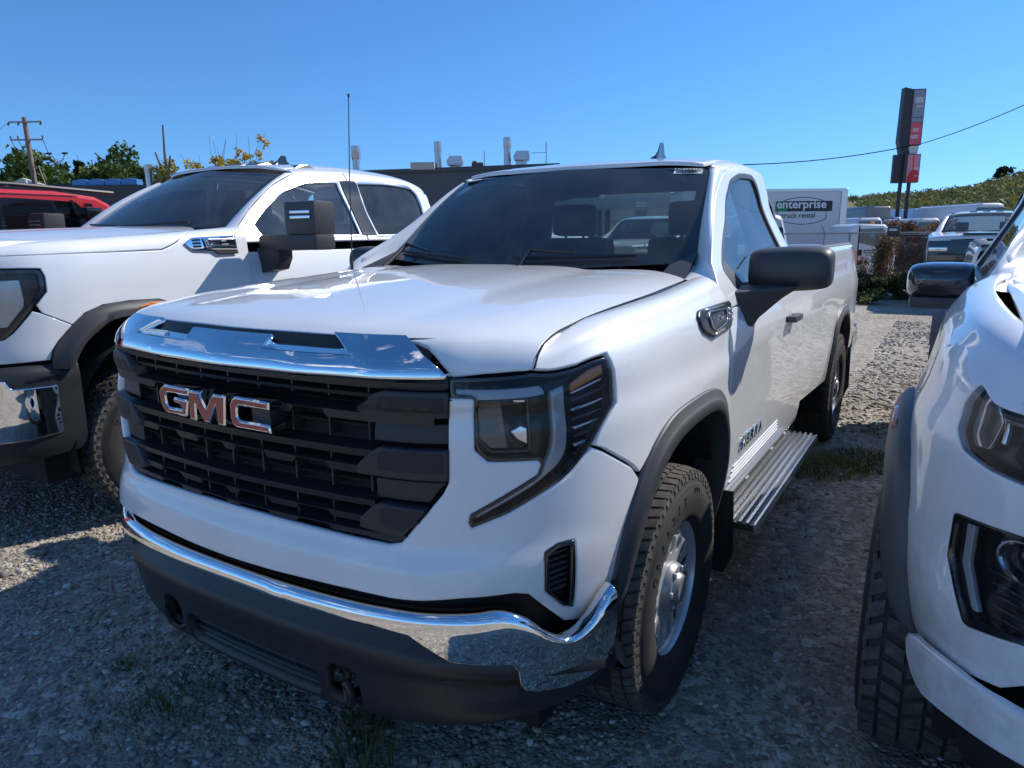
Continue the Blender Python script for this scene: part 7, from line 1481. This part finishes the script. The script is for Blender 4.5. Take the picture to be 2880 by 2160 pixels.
# ================================================================ hill
az = np.radians(np.linspace(-58, 40, 150)); rr = np.array([75, 95, 120, 150, 185, 220, 255, 290, 320, 350, 420, 520]); V = []
cx, cy = 1.64, -2.08
def crest(a): return float(np.interp(math.degrees(a), [-58,-40,-22,-11.5,-7,-4,-1,0.5,4,8,15,25,40], [2,4,8,13.0,14.2,15,16,17.0,22,27,31,30,20]))
for r in rr:
    for a in az:
        f = np.interp(r, [75, 110, 200, 320, 420, 520], [0, .04, .45, 1, .9, .5]); x, y = cx+r*math.sin(a), cy+r*math.cos(a)
        V.append((x, y, -.6+crest(a)*f+mnoise.noise((x*.02, y*.02, 0))*2.2*f))
na = len(az); me = bpy.data.meshes.new('hillside'); me.from_pydata(V, [], [(j*na+i, j*na+i+1, (j+1)*na+i+1, (j+1)*na+i) for j in range(len(rr)-1) for i in range(na-1)]); me.polygons.foreach_set('use_smooth', [True]*len(me.polygons)); me.materials.append(mat('hill_grass', (.20, .17, .08), .95, noise=(.05, 1, (.10, .11, .04), 8))); o = bpy.data.objects.new('hillside', me); link(o); tag(o, kind='structure')
rs = np.random.RandomState(21); bl = []; by = []
for _ in range(2600):
    a = math.radians(rs.uniform(-24, 24)); r = rs.uniform(110, 318); f = np.interp(r, [75, 110, 200, 320], [0, .04, .45, 1]); x, y = cx+r*math.sin(a), cy+r*math.cos(a); d = mnoise.noise((x*.012, y*.012, 5)) + (.25 if math.degrees(a) > -6 else -.12)
    if d < -.05: continue
    z = -.6+crest(a)*f; s = rs.uniform(1.0, 2.6)*(1 if r < 280 else .7); (by if rs.rand() < (.25 if math.degrees(a) < -6 else .06) else bl).append((x, y, z+s*.5, s*1.1, s*1.1, s*.8))
o = leaves('hill_shrubs', bl, 42, .75, GO, None, 22, .3); tag(o, 'dense green shrubs covering the hillside', 'shrubs', kind='stuff'); o = leaves('hill_shrubs', by, 42, .7, leaf_mat('hill_yellow', (.14,.12,.03), (.33,.24,.05), (.45,.32,.06)), None, 23, .3); tag(o, 'scattered yellow autumn shrubs on the hillside', 'shrubs', kind='stuff')
for i, (a_, r_, s_) in enumerate(((2.2, 316, 3.6), (4.2, 312, 5.2), (7.5, 316, 4.0))):
    a = math.radians(a_); x, y = cx+r_*math.sin(a), cy+r_*math.cos(a); t = thing('hilltop_tree', ['small tree on the hill crest right of the pylon sign', 'larger of the trees on the hill crest', 'tree on the hill crest near the right edge'][i], 'tree', (x, y, crest(a)-2)); MB().tube([(0, 0, 0), (0, 0, s_)], [.3, .1], 6).build('trunk', BARK, t); leaves('crown', [(rs.uniform(-1, 1)*s_*.6, rs.uniform(-1, 1)*s_*.6, s_+rs.uniform(-.3, .4)*s_, s_*.35, s_*.35, s_*.3) for _ in range(9)], 110, .8, G2_, t, 30+i, .3)
# distant belt of trees on the flat horizon, left
bl = []
for _ in range(260): a = math.radians(rs.uniform(-75, -24)); r = rs.uniform(150, 240); bl.append((cx+r*math.sin(a), cy+r*math.cos(a), rs.uniform(0, 3.5), 4, 4, 2.2))
o = leaves('tree_belt', bl, 40, 1.2, GO, None, 24, .3); tag(o, 'far belt of low trees along the horizon', 'trees', kind='stuff')
